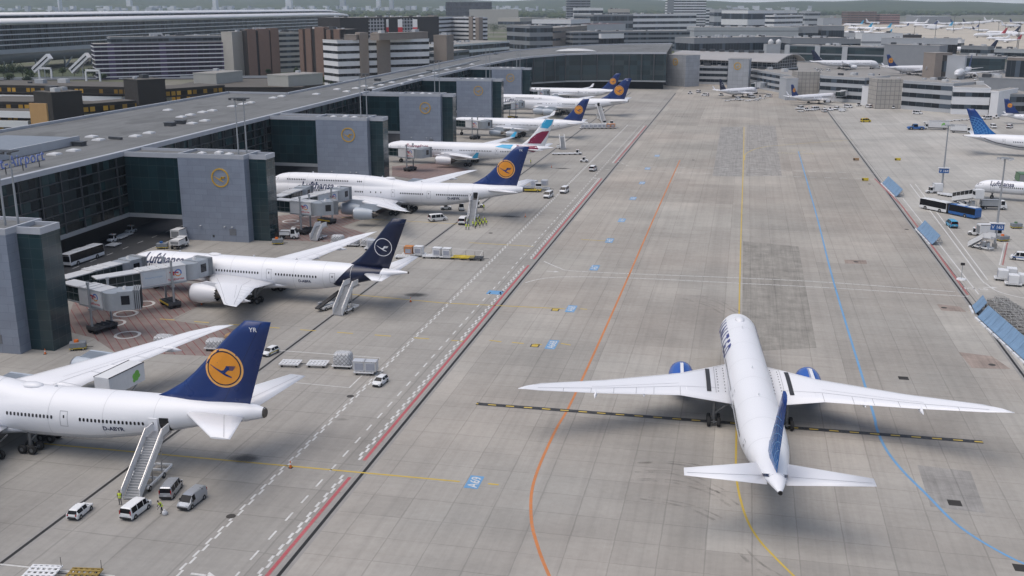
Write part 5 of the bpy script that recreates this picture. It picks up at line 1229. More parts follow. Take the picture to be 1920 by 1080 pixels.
def tree(x, y, h, w, label, m, rnd, name='tree', cat='tree', group='trees by the road at the left'):
    r = thing(name, label, cat, (x, y, 0), 0, group)
    t = MB(); t.cyl((0, 0, 0), (0, 0, h*.55), .22, .12, 8)
    for k in range(4): a = k*1.6+rnd.random(); t.cyl((0, 0, h*(.25+.07*k)), (w*.5*cos(a), w*.5*sin(a), h*(.55+.06*k)), .09, .04, 6)
    t.build('trunk', mat('bark', (.09, .07, .055), .9), r)
    c = MB()
    for k in range(7):
        a = rnd.random()*6.28; q = rnd.uniform(0, .55)*w; crown_mesh(c, w*rnd.uniform(.4, .6), h*rnd.uniform(.16, .24), 90, rnd, 0, .32, (q*cos(a), q*sin(a), h*rnd.uniform(.42, .8)))
    c.build('crown', m, r); return r
def build_squaire():
    # long glazed building on columns, parallel with the taxiway
    xa = G(0, 25, 49.0)[0]; Y0 = 780; Y1 = G(672, 21, 47.5)[1]; Y1 = 1640
    r = thing('long_railway_terminal', 'very long silver and glass building with rounded roof at the upper left', 'building', (xa-28, (Y0+Y1)/2, 0))
    def ext(prof, nm, m, y0=Y0, y1=Y1, taper=True, smooth=True):
        mb = MB(); rings = []; k = len(prof); ys = [y0+(y1-y0)*f for f in (0, .3, .6, .85, .93, .97, .99, 1)]
        for y, s_ in zip(ys, (1, 1, 1, 1, .97, .86, .66, .3) if taper else (1,)*8):
            rings.append([(-x*s_ if False else x*s_, y-(Y0+Y1)/2, 16+(z-16)*(s_*.5+.5) if taper else z) for x, z in prof])
        mb.loft(rings, 0, smooth); mb.build(nm, m, r)
    SIL = mat('silver roof', (.62, .63, .65), .4, .0, .04, .05)
    ext([(28.5, 40.2), (28, 42), (25, 43.6), (14, 44.4), (6, 44.6), (6, 42), (-26, 42), (-26, 40.2)], 'lower_roof', SIL)
    ext([(8, 46.6), (6, 48), (-2, 49.3), (-16, 49.3), (-26, 47), (-26, 46.2)], 'upper_roof', SIL)
    ext([(7.5, 44.4), (7.5, 46.6), (-26, 46.6), (-26, 44.4)], 'clerestory', GLZ)
    for k in range(5):
        z0 = 19+k*4.24; ext([(26, z0), (26, z0+3.3), (-26, z0+3.3), (-26, z0)], 'glass_storey', facade('squaire glass', (.02, .03, .036), (.09, .10, .11), 3.2, 50, .35, .01, .6, .15, 0, .5, (.05, .07, .08), .3, rvar=.1), smooth=False)
        ext([(27, z0+3.3), (27, z0+4.24), (-26, z0+4.24), (-26, z0+3.3)], 'floor_edge', SIL, smooth=False)
    ext([(27.5, 19), (27.5, 15.4), (24, 15), (24, 19)], 'fascia', LGREY, smooth=False)
    ext([(25, 15.2), (23, 10), (16, 6.5), (0, 5), (-20, 6), (-20, 15.2)], 'belly', MGREY)
    for k in range(9):
        y = Y0-(Y0+Y1)/2+25+k*42
        for s_ in (-1, 1): m = MB(); m.cyl((18, y, 0), (22, y+s_*6, 9), .9, .7, 8); m.build('raking_column', LGREY, r)
    for (px, py, base) in ((110, 128, 145),): pass
    return r
def build_far():
    rnd = random.Random(3)
    build_squaire()
    for a, b, lab in (((65, 132), (84, 106), 'left of the two slanting escalator tubes under the silver building'), ((135, 133), (157, 104), 'right of the two slanting escalator tubes under the silver building')):
        y = 742; x0, z0 = atY(a[0], a[1], y); x1, z1 = atY(b[0], b[1], y-6)
        t = thing('escalator_tube', 'slanting white escalator tube, '+lab, 'escalator', (x0, y, 0), 0, 'escalator tubes')
        m = MB(); m.bar((0, 0, z0), (x1-x0, 0, z1), 4.6, 4.6); m.build('tube', PALE, t); m = MB(); m.bar((.6, -2.2, z0+.6), (x1-x0-.6, -2.2, z1-.6), .6, .9); m.build('window_strip', BLK, t)
        m = MB(); m.cyl(((x1-x0)*.6, 0, 0), ((x1-x0)*.6, 0, z0+(z1-z0)*.6-1), .4, .4, 8); m.build('prop', LGREY, t)
    # hotel with purple glass
    h = bpx('banded_hotel', 'hotel with dark purple glass and thin white floor bands', 'hotel', (182, 84, 149), (462, 141), 26, wall=PURP, n=8, band=PALE, frac=.26, units=0, bname='floor_band', first=.0)
    A = G(200, 149); B = G(445, 141); z = atY(182, 84, G(182, 149)[1])[1]
    block('hotel_penthouse', 'glazed top storey set back on the purple banded hotel', 'building', (A[0]+2, A[1]+7), (B[0], B[1]+7), z+5.2, 14, wall=MGREY, n=1, band=GLZ, frac=.5, units=8, z0=z+.55, first=.0)
    bpx('hotel_end_slab', 'narrow pale wall slab at the right end of the purple hotel', 'building', (440, 61, 143), (466, 141), 12, wall=CREAM, units=1)
    bpx('brown_office_slab', 'brown windowless block with three upright ribs, right of the purple hotel', 'building', (467, 58, 143), (526, 141), 16, wall=DKBR, units=4, pil=[(.02, .28, 1.2), (.36, .70, 1.5), (.74, 1.0, 1.8)], pilm=BROWN)
    bpx('cream_office_block', 'cream block with square window grid between brown ribbed blocks', 'building', (526, 62, 136), (566, 134), 14, wall=CREAM, n=7, band=GLZ, frac=.45, units=2)
    bpx('brown_ribbed_block', 'long brown block with many upright ribs and a white lattice at its foot', 'building', (566, 55, 144), (642, 148), 20, wall=DKBR, units=6, pil=[(.0, .10, 0), (.16, .30, .6), (.40, .62, 2), (.68, .78, 0), (.86, 1, .6)], pilm=BROWN)
    bpx('dark_lattice_block', 'dark block with white lattice front and red and white banners in the second row', 'building', (640, 34, 112), (824, 104), 40, wall=DKBR, units=9, n=0, pil=[(.27, .42, -1), (.58, .72, -1)], pilm=facade('white lattice', (.03, .03, .035), (.5, .5, .52), 3.5, 3.5, 1.0, 1.0, .2, .4))
    for px in (724, 750, 778):
        y = G(px, 108)[1]-2.5; x, z = atY(px, 36, y); zb = atY(px, 66, y)[1]; t = thing('facade_banner', 'tall red and white banner on the dark lattice block, '+{724: 'leftmost', 750: 'middle', 778: 'rightmost'}[px], 'banner', (x, y, 0), 0, 'banners')
        m = MB(); m.box(-2.6, 2.6, -.2, .2, zb, (z+zb)/2); m.build('red_half', ADR, t); m = MB(); m.box(-2.6, 2.6, -.2, .2, (z+zb)/2, z); m.build('white_half', PALE, t)
    bpx('striped_office', 'white and black striped office block at the wood edge, left wing', 'building', (820, 33, 92), (849, 88), 20, wall=PALE, n=7, band=BLK, frac=.42, units=2, pil=[(-.25, .0, 3)], pilm=TAUPE)
    bpx('striped_office', 'white and black striped office block at the wood edge, right wing', 'building', (849, 32, 88), (893, 90), 20, wall=PALE, n=7, band=BLK, frac=.42, units=2, pil=[(.72, .88, 1), (1.0, 1.14, 0)], pilm=TAUPE)
    bpx('white_banded_office', 'white banded office with two tall taupe stair towers behind the concourse roof', 'building', (636, 77, 168), (806, 160), 24, wall=PALE, n=6, band=BLK, frac=.36, units=3, pil=[(.23, .32, 5.4), (.415, .555, 5.4)], pilm=TAUPE, roof=DROOF)
    A = G(636, 168); B = G(806, 160); zt = atY(636, 77, A[1])[1]
    block('taupe_stair_tower', 'taupe windowless tower at the right end of the white banded office', 'building', (B[0]+1, B[1]+8), (B[0]+11, B[1]+7), zt+2.2, 14, wall=TAUPE, units=1)
    block('taupe_plant_room', 'long taupe plant room on top of the white banded office', 'building', (A[0]+(B[0]-A[0])*.56, A[1]+7), (A[0]+(B[0]-A[0])*.95, B[1]+6), zt+4.6, 8, wall=TAUPE, units=2, z0=zt+.5)
    block('taupe_roof_box', 'small taupe roof box at the left end of the white banded office', 'building', (A[0]+2, A[1]+8), (A[0]+(B[0]-A[0])*.22, A[1]+8), zt+3.6, 8, wall=TAUPE, units=0, z0=zt+.5)
    bpx('glass_station_hall', 'low glass building with pale roof edge beside the concourse roof', 'building', (830, 86, 116), (955, 104), 60, wall=PALE, n=2, band=GLZ, frac=.6, units=10)
    bpx('low_glass_wing', 'lower glass wing in front of the pale roofed glass building', 'building', (832, 98, 124), (880, 118), 18, wall=MGREY, n=2, band=GLZ, frac=.5, units=2)
    # dark bronze terminal with amber blinds
    def dark(label, a, b, z, depth, canopy=True, **k):
        r = bz('bronze_terminal_wing', label, 'terminal', a, b, z, depth, wall=DKBR, n=1, band=YWIN, frac=.55, roof=DROOF, units=k.pop('units', 0), z0=z-3.4, first=.0, group='wings of the bronze terminal', **k); return r
    dark('front left wing of the dark bronze terminal with amber blinds', (-60, 192), (62, 193), 17, 26)
    dark('front right wing of the dark bronze terminal, amber blinds facing right', (101, 197), (128, 200), 17, 30, pil=None)
    dark('rear long wing of the dark bronze terminal, black roof edge over amber blinds', (-60, 160), (232, 165), 18, 30, units=2)
    dark('rear right wing of the dark bronze terminal beside the low brown roof', (236, 167), (283, 171), 18.5, 40)
    A, B = G(-60, 208, 12), G(130, 220, 12)
    for lab, a, b, z, d in (('wide white canopy roof below the front bronze wing', (-80, 206), (128, 211), 14.7, 48), ('white canopy strip along the front of the bronze terminal', (-80, 225), (52, 227), 11.0, 30), ('white roof edge running from the front bronze wing to the brown roof', (129, 211), (322, 179), 14.3, 8), ('white canopy roof below the rear bronze wing', (-60, 177), (228, 181), 13.9, 50)):
        P, Q = G(*a, z), G(*b, z); t = thing('canopy_roof', lab, 'canopy', (P[0], P[1], 0), 0, 'white canopies of the bronze terminal'); q = rel(quadbase(P, Q, d), P)
        m = MB(); m.prism(q, z-2.6, z); m.build('canopy_slab', PALE, t); m = MB(); m.prism(grow(q, -2.0), z-8.5, z-2.62); m.build('glazing_below', YWIN, t); m = MB(); m.prism(grow(q, -.6), z, z+.08); m.build('roof', DROOF, t)
    for lab, a, b, z, d in (('black lift tower above the front bronze wing, ochre panel on its face', (62, 173), (96, 176), 22.5, 13), ('black lift tower above the rear bronze wing', (231, 149), (257, 152), 23.5, 13)):
        r = bz('lift_tower', lab, 'tower', a, b, z, d, wall=DKBR, units=2, roof=DROOF, group='lift towers'); 
        for k in range(3): m = MB(); m.cyl((12.2+1.5*k, 7, z-8), (12.2+1.5*k, 7, z+.2), .7, .7, 8); m.build('duct', DKBR, r)
    P, Q = G(57, 193, 19.6), G(89, 194, 19.6); t = thing('ochre_panel', 'big plain ochre panel standing before the front lift tower', 'panel', (P[0], P[1]-1, 0))
    m = MB(); m.prism(rel(quadbase(P, Q, .8), P), 8, 19.6); m.build('board', OCHRE, t); m = MB(); m.box(.5, 1.2, .9, 1.6, 0, 17); m.box(Q[0]-P[0]-1.2, Q[0]-P[0]-.5, .9, 1.6, 0, 17); m.build('frame', STEELD, t)
    bz('brown_roof_hall', 'low hall with wide brown gravel roof behind the concourse', 'building', (318, 165), (566, 165), 13.5, 60, wall=DKBR, n=1, band=YWIN, frac=.3, roof=DROOF, units=0)
    for lab, a, b in (('left beige plant room on the brown gravel roof', (362, 138), (405, 139)), ('right beige plant room on the brown gravel roof', (501, 141), (540, 143))):
        bz('plant_room', lab, 'building', a, b, 19.5, 26, wall=BEIGE, units=1, z0=13.9, group='beige plant rooms')
    # highway and trees at the left
    sheet('highway', [G(0, 151), G(620, 146), G(620, 143), G(0, 147)], .02, ASPH); sheet('highway_verge', [G(-30, 147), G(620, 143), G(620, 128), G(-30, 130)], -.05, mat('verge green', (.06, .075, .035), .9, 0, .3, .05))
    for q in ([(0, 149.5), (620, 144.8)], [(0, 146.6), (620, 142.8)]): m = MB(); P = gp(*q); m.bar((P[0][0], P[0][1], .4), (P[1][0], P[1][1], .4), .3, .8); o = m.build('guard_rail', LGREY); tag(o, 'pale guard rail along the highway, '+('near' if q[0][1] > 148 else 'far')+' side', 'guard rail', 'guard rails')
    for a, b, c_, lab in (((72, 95), (105, 126), 148, 'grey gantry over the highway under the silver building'), ((160, 186), (128, 130), 152, 'white portal frame at the left corner of the purple hotel')):
        y = G(a[0], c_)[1]; x0, zt = atY(a[0], b[1], y); x1 = atY(a[1], b[1], y)[0]; t = thing('portal_frame', lab, 'gantry', ((x0+x1)/2, y, 0), 0, 'portal frames'); w = abs(x1-x0)/2
        m = MB(); m.box(-w, w, -.6, .6, zt-1.5, zt); m.build('beam', PALE, t)
        for s_ in (-1, 1): m = MB(); m.box(s_*w-.6, s_*w+.6, -.5, .5, 0, zt-1.5); m.build('post', PALE, t)
    LM = [leaf_mat('leaf dark', (.028, .052, .018)), leaf_mat('leaf mid', (.045, .075, .022))]
    for k, (px, py, hh, w) in enumerate(((8, 150, 12, 6), (26, 149, 14, 7), (44, 151, 13, 7), (58, 153, 10, 5), (92, 143, 8, 5), (118, 143, 7, 5), (140, 144, 9, 6), (160, 146, 8, 5), (176, 148, 9, 5), (18, 156, 8, 5), (52, 157, 6, 4), (193, 150, 5, 4), (505, 142, 6, 3), (556, 141, 7, 3), (600, 166, 7, 4), (612, 163, 8, 4), (628, 166, 6, 4))):
        x, y = G(px, py); tree(x, y, hh, w, ['dark leafy tree by the highway below the silver building', 'round green roadside tree in front of the purple hotel and its neighbours'][0 if px < 70 else 1], LM[k % 2], rnd, 'roadside_tree', 'tree', 'trees along the highway' if px < 70 else 'roadside trees before the hotel')
    # centre and right background
    B_ = 'building'
    bpx('grey_office', 'grey office slab at the top centre, its long side to the right', B_, (993, 49, 100), (1036, 99), 60, wall=MGREY, n=3, band=GLZ, frac=.5, units=4)
    bpx('taupe_office', 'taupe office side with light bands right of the grey slab', B_, (1037, 53, 99), (1100, 90), 30, wall=TAUPE, n=3, band=GLZ, frac=.28, units=3)
    bpx('long_grey_office', 'long grey office with three window rows above the curved glass hall', B_, (1074, 60, 98), (1292, 95), 26, wall=MGREY, n=4, band=GLZ, frac=.46, units=7)
    bpx('white_portal_block', 'white block with two square openings on the long grey office', B_, (1127, 64, 99), (1169, 98), 6, wall=PALE, units=0, n=1, band=BLK, frac=.5)
    bpx('white_hall_roof', 'white stepped hall roof between the taupe and the long office', B_, (1070, 37, 84), (1106, 80), 60, wall=PALE, n=2, band=GLZ, frac=.3, units=3)
    bpx('office_tower', 'tall grey office tower cut by the top edge, left of the two', 'tower', (1062, -14, 56), (1106, 56), 40, wall=MGREY, n=14, band=GLZ, frac=.42, units=0)
    bpx('office_tower', 'tall white banded office tower cut by the top edge, right of the two', 'tower', (1250, -20, 54), (1322, 54), 40, wall=PALE, n=14, band=GLZ, frac=.46, units=0, pil=[(0, .16, 1)], pilm=MGREY)
    bpx('white_hotel', 'low white building in front of the left tower', B_, (1076, 15, 60), (1130, 60), 40, wall=PALE, n=3, band=GLZ, frac=.35, units=3)
    bpx('pinkish_office', 'pale building with light roof between the towers', B_, (1142, 17, 56), (1180, 56), 40, wall=CREAM, n=2, band=GLZ, frac=.3, units=4)
    bpx('blue_white_office', 'long blue and white building with lettering left of the right tower', B_, (1185, 27, 72), (1304, 70), 50, wall=PALE, n=4, band=GLZ, frac=.45, units=5)
    bpx('dark_glass_office', 'dark glass building under the white roofs at the top centre', B_, (1112, 28, 74), (1186, 72), 50, wall=MGREY, n=3, band=GLZ, frac=.6, units=4)
    bpx('red_roof_strip', 'low building with red machines on its roof', B_, (1100, 46, 86), (1172, 84), 14, wall=LGREY, units=2, roof=mat('red machines', (.34, .10, .06), .7, 0, .4, .6))
    bpx('black_glass_block', 'black glass block rising from the far wood', B_, (836, 4, 40), (922, 40), 60, wall=DKBR, n=4, band=BLK, frac=.6, units=4)
    bpx('cream_warehouse', 'cream warehouse at the wood edge before the black glass block', B_, (880, 18, 46), (972, 46), 90, wall=CREAM, units=2)
    bpx('yellowish_shed', 'long low yellowish shed left of the towers', B_, (975, 34, 54), (1020, 52), 60, wall=CREAM, n=1, band=GLZ, frac=.3, units=1)
    bpx('white_terraced_office', 'white terraced building right of the tall banded tower', B_, (1300, 17, 50), (1337, 50), 40, wall=PALE, n=5, band=GLZ, frac=.5, units=1)
    bpx('white_vault_hall', 'departure hall with white roof and wide glass front at the top right', B_, (1400, 20, 66), (1492, 64), 70, wall=PALE, n=2, band=GLZ, frac=.5, units=3)
    bpx('white_banded_block', 'white banded block in front of the departure hall', B_, (1450, 29, 68), (1503, 66), 20, wall=PALE, n=4, band=GLZ, frac=.42, units=3)
    bpx('grey_lowrise', 'grey buildings far right of the departure hall', B_, (1508, 22, 54), (1536, 54), 60, wall=LGREY, n=3, band=GLZ, frac=.4, units=5)
    bpx('pale_lowrise', 'pale lowrise far left of the departure hall', B_, (1338, 18, 56), (1398, 56), 60, wall=LGREY, n=2, band=GLZ, frac=.4, units=5)
    bpx('control_block', 'square grey block with dark overhanging top', B_, (1540, 34, 84), (1575, 84), 30, wall=LGREY, units=1)
    bpx('long_grey_terminal', 'long low grey terminal with small dark slots', B_, (1300, 52, 92), (1500, 92), 60, wall=LGREY, n=3, band=MGREY, frac=.2, units=12)
    bpx('blue_glass_terminal', 'grey blue terminal with a big glass front at its middle', B_, (1495, 50, 92), (1532, 92), 40, wall=MGREY, n=1, band=GLZ, frac=.4, units=2)
    bpx('blue_glass_terminal', 'dark glass fronted terminal block below the square grey block', B_, (1538, 49, 92), (1580, 92), 40, wall=MGREY, n=1, band=GLZ, frac=.6, units=2)
    bpx('flat_roof_terminal', 'wide flat terminal roofs with many small roof machines', B_, (1300, 72, 108), (1480, 104), 40, wall=MGREY, n=1, band=GLZ, frac=.4, units=26)
    bpx('flat_roof_wing', 'flat roofed wing with white machines right of the domes', B_, (1480, 72, 108), (1585, 108), 40, wall=MGREY, n=1, band=GLZ, frac=.4, units=12)
    r = bpx('radome_block', 'grey block carrying two white domes', B_, (1436, 84, 112), (1462, 112), 14, wall=LGREY, units=0)
    A = G(1436, 112); zt = atY(1436, 84, A[1])[1]
    for k in range(2): m = MB(); m.lathe([(0, 2.2), (1.5, 3.0), (3.6, 2.8), (5.2, 1.6), (5.8, .05)], (4+8*k, 6, zt), (0, 0, 1), 18); m.build('dome', SKYL, r)
    bpx('brown_flats', 'brownish flats on the far right, left block', B_, (1588, 22, 46), (1642, 46), 60, wall=BROWN, n=5, band=GLZ, frac=.3, units=2)
    bpx('reddish_flats', 'reddish flats on the far right, right block', B_, (1649, 27, 46), (1686, 46), 50, wall=mat('reddish render', (.32, .20, .18), .8), n=4, band=GLZ, frac=.35, units=1)
    bpx('far_hangar', 'grey hangar with white roof on the far apron', B_, (1725, 31, 45), (1782, 45), 120, wall=MGREY, units=0, roof=SKYL)
    for k, (a, b, dep, lab, w_) in enumerate((((1582, 74, 100), (1612, 100), 20, 'small grey block left of the white shed before the sandy apron', MGREY), ((1590, 62, 86), (1622, 86), 24, 'pale low block behind the grey block before the sandy apron', LGREY), ((1690, 66, 90), (1726, 90), 16, 'low dark shed right of the white shed', DKBR), ((1762, 74, 94), (1800, 95), 14, 'pale hut at the right end of the long gallery', PALE), ((1800, 86, 106), (1850, 108), 14, 'low grey ramp building right of the long gallery', MGREY), ((1862, 92, 112), (1925, 114), 14, 'low grey shed near the right edge before the sandy apron', LGREY))):
        bpx('apron_shed', lab, B_, a, b, dep, wall=w_, n=1, band=GLZ, frac=.35, units=4)
    # second pier: glass front with stair towers
    bpx('rear_glass_pier', 'long dark glass pier front with pale stair towers behind the parked jets', 'terminal', (1475, 85, 116), (1724, 124), 26, wall=MGREY, n=2, band=ARCG, frac=.82, units=8, roof=LROOF, pil=[(-.02, .02, .5), (.22, .26, .5), (.43, .47, 0)], pilm=LGREY)
    bpx('rear_taupe_block', 'taupe wall block at the middle of the rear glass pier', 'terminal', (1728, 99, 145), (1750, 147), 16, wall=TAUPE, units=0)
    bpx('rear_dark_gate', 'dark recessed gate between the taupe blocks of the rear pier', 'terminal', (1751, 104, 146), (1772, 147), 14, wall=DKBR, n=1, band=GLZ, frac=.5, units=0)
    bpx('rear_pale_block', 'pale block right of the dark gate on the rear pier', 'terminal', (1772, 105, 147), (1806, 148), 14, wall=LGREY, units=1)
    bpx('rear_glass_end', 'blue reflecting glass section at the right of the rear pier', 'terminal', (1808, 106, 136), (1882, 138), 22, wall=MGREY, n=1, band=ARCG, frac=.8, units=5)
    bpx('rear_right_block', 'last dark glass section of the rear pier at the right edge', 'terminal', (1884, 109, 150), (1945, 152), 22, wall=TAUPE, n=1, band=GLZ, frac=.8, units=3)
    bpx('rear_upper_deck', 'raised blue grey deck with small fans above the rear pier', 'terminal', (1655, 84, 122), (1758, 126), 20, wall=MGREY, units=6)
    bpx('rear_upper_gallery', 'long gallery with dark windows behind the blue grey deck', 'terminal', (1650, 72, 112), (1792, 114), 14, wall=LGREY, n=1, band=BLK, frac=.45, units=3)
    bpx('white_shed', 'white shed with a row of small windows left of the far apron', B_, (1614, 63, 98), (1690, 98), 26, wall=PALE, n=1, band=MGREY, frac=.12, units=2)
    # front pier on the right with zigzag bays
    F = 'stepped front pier sections'
    h = bpx('arched_hall', 'grey concourse wing under a long shallow arched roof', 'terminal', (1262, 122, 153), (1446, 163), 40, wall=LGREY, n=3, band=GLZ, frac=.42, units=0, parapet=False, first=.1)
    A = G(1262, 153); B = G(1446, 163); z0 = atY(1262, 122, A[1])[1]; q = rel(quadbase(A, B, 40), A); d = hypot(*q[1]); ex = (q[1][0]/d, q[1][1]/d); ey = (q[3][0]/40, q[3][1]/40)
    P = lambda u, v, z: (ex[0]*u+ey[0]*v, ex[1]*u+ey[1]*v, z)
    m = MB(); prof = [(-3, z0+5.2), (4, z0+7.2), (12, z0+9.2), (21, z0+10.0), (30, z0+9.2), (38, z0+6.4), (41, z0+4.6)]
    m.loft([[P(u, v, z) for v, z in prof]+[P(u, v, z-.6) for v, z in prof[::-1]] for u in (-6, d*.5, d+5)], 0, False); m.build('arched_roof', mat('zinc roof', (.40, .385, .37), .45, .2, .06, .1), h)
    GRID = facade('white grid glazing', (.03, .04, .05), (.42, .43, .45), 3.2, 2.2, .3, .28, .4, .2, 0, .4)
    m = MB(); m.add([P(0, .5, z0), P(d, .5, z0), P(d, .5, z0+6.2), P(0, .5, z0+6.2)], [(0, 1, 2, 3)]); m.build('clerestory_glass', GRID, h)
    m = MB(); m.add([P(d, .5, z0), P(d, 38, z0), P(d, 38, z0+5.8), P(d, 30, z0+8.5), P(d, 21, z0+9.3), P(d, 12, z0+8.5), P(d, .5, z0+6)], [tuple(range(7))]); m.build('gable_glass', GRID, h)
    m = MB(); m.add([P(0, .6, z0), P(d, .6, z0), P(d, 39, z0), P(0, 39, z0)], [(0, 1, 2, 3)]); m.build('floor_slab', LGREY, h)
    for k in range(7): m = MB(); u = d*(.15+.1*k); m.box(*[c for pr in zip([P(u, 21, 0)[0]-2, P(u, 21, 0)[1]-1.5, z0+10], [P(u, 21, 0)[0]+2, P(u, 21, 0)[1]+1.5, z0+11.6]) for c in pr]); m.build('roof_unit', STEELD, h)
    def stair(label, a, b, dep, m_=CLAD, emb=True):
        r = bpx('stair_tower_block', label, 'stair tower', a, b, dep, wall=m_, units=0, group='stair towers of the front pier'); A = G(a[0], a[2]); B = G(b[0], b[1]); z = atY(a[0], a[1], A[1])[1]
        if emb:
            dx, dy = B[0]-A[0], B[1]-A[1]; dd = hypot(dx, dy); o = link('emblem_ring', solid([p for p, _ in ringp(2.0, 2.5, 0, 28)]+[p for p, _ in crane(2.2, 0)], .2), r); o.data.materials.append(YELE)
            o.location = (dx*.45, dy*.45, z-4.5); o.rotation_euler = (pi/2, 0, atan2(dy, dx))
        return r
    PALECL = facade('pale cladding', (.36, .38, .41), (.24, .255, .28), 3.4, 2.8, .12, .12, .06, .5)
    PCL = facade('perforated concrete', (.42, .395, .36), (.22, .215, .21), 2.4, 2.4, .3, .3, .05, .7)
    stair('tower block with faint yellow emblem at the right end of the curved glass hall', (1249, 103, 160), (1284, 163), 14, PALECL)
    stair('tower block with yellow emblem in front of the arched hall', (1363, 111, 166), (1402, 167), 12, PALECL)
    stair('beige perforated tower block behind the parked jet with amber tail', (1493, 136, 186), (1534, 186), 14, PCL, False)
    stair('beige perforated tower block above the covered bridge', (1641, 150, 204), (1688, 204), 14, PCL, False)
    for lab, a, b, n, dep in (('two storey section between the two emblem towers', (1285, 124, 157), (1362, 159), 3, 8), ('stepped section right of the emblem tower below the arched hall', (1402, 130, 162), (1482, 178), 3, 22), ('section with ribbon windows between the beige towers', (1535, 143, 188), (1618, 194), 3, 30),
                              ('section with ribbon windows right of the second beige tower', (1689, 152, 204), (1782, 212), 3, 30)):
        bpx('front_pier_section', lab, 'terminal', a, b, dep, wall=LGREY, n=n, band=GLZ, frac=.5, units=3, group=F, roof=LROOF)
    bpx('front_pier_block', 'plain pale block left of the second beige tower', 'terminal', (1614, 163, 197), (1641, 199), 16, wall=PALE, units=0, group=F)
    bpx('front_pier_block', 'plain grey block left of the first beige tower', 'terminal', (1472, 148, 188), (1494, 188), 16, wall=LGREY, units=0, group=F)
    bpx('front_pier_office', 'big pale block with two dark window rows at the right', 'terminal', (1783, 165, 214), (1852, 216), 40, wall=PALE, n=2, band=GLZ, frac=.36, units=2, group=F)
    bpx('front_pier_slab', 'tall pale slab wall with faint emblem near the right edge', 'terminal', (1853, 172, 218), (1868, 219), 30, wall=PALE, units=0, group=F)
    bpx('front_pier_end', 'dark glazed last section at the right picture edge', 'terminal', (1869, 178, 214), (1945, 214), 30, wall=MGREY, n=2, band=GLZ, frac=.6, units=0, group=F)
    bpx('blue_grey_gallery', 'long blue grey roof gallery above the right end of the front pier', 'terminal', (1830, 146, 190), (1945, 196), 10, wall=MGREY, units=3)
    sheet('rear_apron', [G(1400, 145), G(1470, 110), G(1960, 118), G(1960, 190), G(1700, 165)], .06, ground_tone)
    sheet('far_apron', [G(1585, 98), G(1960, 98), G(1960, 41), G(1640, 41.5), G(1560, 48)], .03, mat('sandy concrete', (.46, .42, .355), .85, 0, .14, .012, .2))
    # wood: one far-off mass of crowns
    FO = N('forest'); v = FO.coord('Object'); f = FO.math('MULTIPLY', FO.ramp(FO.noise(v, .012, 4, .6), .3, .7, .7, 1.35), FO.ramp(FO.noise(v, .12, 3, .6), .3, .7, .7, 1.3)); fm = FO.done(FO.bright(FO.mix(FO.ramp(FO.noise(v, .004, 3), .4, .6), (.040, .062, .022), (.066, .082, .028)), f), .9, 0, .15)
    mb = MB(); rn = random.Random(11)
    ico = [(0, 0, 1), (.9, 0, .45), (.28, .85, .45), (-.73, .53, .45), (-.73, -.53, .45), (.28, -.85, .45), (.73, .53, -.45), (-.28, .85, -.45), (-.9, 0, -.45), (-.28, -.85, -.45), (.73, -.53, -.45)]
    ifs = [(0, 1, 2), (0, 2, 3), (0, 3, 4), (0, 4, 5), (0, 5, 1), (1, 6, 2), (2, 7, 3), (3, 8, 4), (4, 9, 5), (5, 10, 1), (6, 7, 2), (7, 8, 3), (8, 9, 4), (9, 10, 5), (10, 6, 1)]
    cnt = 0
    while cnt < 7000:
        px = rn.uniform(-60, 1980); py = 12.5+rn.random()**1.6*(34 if px < 700 else 26 if px < 1060 else 20)
        if px > 1060 and py > 36: continue
        x, y = G(px, py)
        if px > 1560 and 520 < x < 1900 and y < 3350: continue
        if y < 2300 and px > 700: continue
        s = rn.uniform(6, 11)*(1+y/9000); h = rn.uniform(9, 15)*(.8 if y < 3000 else 1)
        mb.add([(x+a*s*rn.uniform(.8, 1.2), y+b*s, h+c*h*.75) for a, b, c in ico], ifs, 0, False); cnt += 1
    o = mb.build('forest', fm); o['kind'] = 'stuff'; tag(o, 'far wood reading as one dark green belt', 'wood')
    for k, (px, py) in enumerate(((908, 62), (920, 60), (932, 63), (944, 60), (955, 66), (925, 68))):
        x, y = G(px, py); tree(x, y, 22, 16, 'leafy tree in the clump left of the grey office slab', LM[k % 2], rnd, 'clump_tree', 'tree', 'clump of trees by the grey office')
    # hills on the skyline
    hb = MB(); rows = []; K = 90
    for j, (dd, hh) in enumerate(((6800, 4), (8200, 60), (9600, 108), (10800, 80))):
        row = []
        for i in range(K+1):
            a = YAW+radians(-34+68*i/K); left = max(0, min(1, (i/K-.02)/.9)); e = (1.2-.52*left)*(1+.10*sin(i*.35+j)+.05*sin(i*1.1)) if hh > 10 else 1
            row.append((-dd*sin(-YAW-radians(-34+68*i/K))*1.0 if False else dd*sin(radians(-34+68*i/K)-YAW), dd*cos(radians(-34+68*i/K)-YAW), hh*e))
        rows.append(row)
    hb.add([p for r_ in rows for p in r_], [(j*(K+1)+i, j*(K+1)+i+1, (j+1)*(K+1)+i+1, (j+1)*(K+1)+i) for j in range(3) for i in range(K)], 0, True); struct(hb.build('hills', fm))
    cb = MB(); rn = random.Random(5)
    for k in range(420):
        px = rn.uniform(-20, 1060) if k < 380 else rn.uniform(1280, 1500); a = (px-960)/CF; dd = rn.uniform(7000, 8000); x = dd*sin(atan(a)-YAW); y = dd*cos(atan(a)-YAW); w = rn.uniform(10, 42); hh = rn.choice((10, 12, 16, 20, 26, 34, 80 if 100 < px < 900 and k % 5 == 0 else 22))
        cb.box(x-w/2, x+w/2, y, y+30, -1, 15+hh, rn.choice((0, 0, 1)))
    o = cb.build('distant_city', [PALE, LGREY, MGREY]); o['kind'] = 'stuff'; tag(o, 'hazy far city of pale blocks on the skyline', 'city')
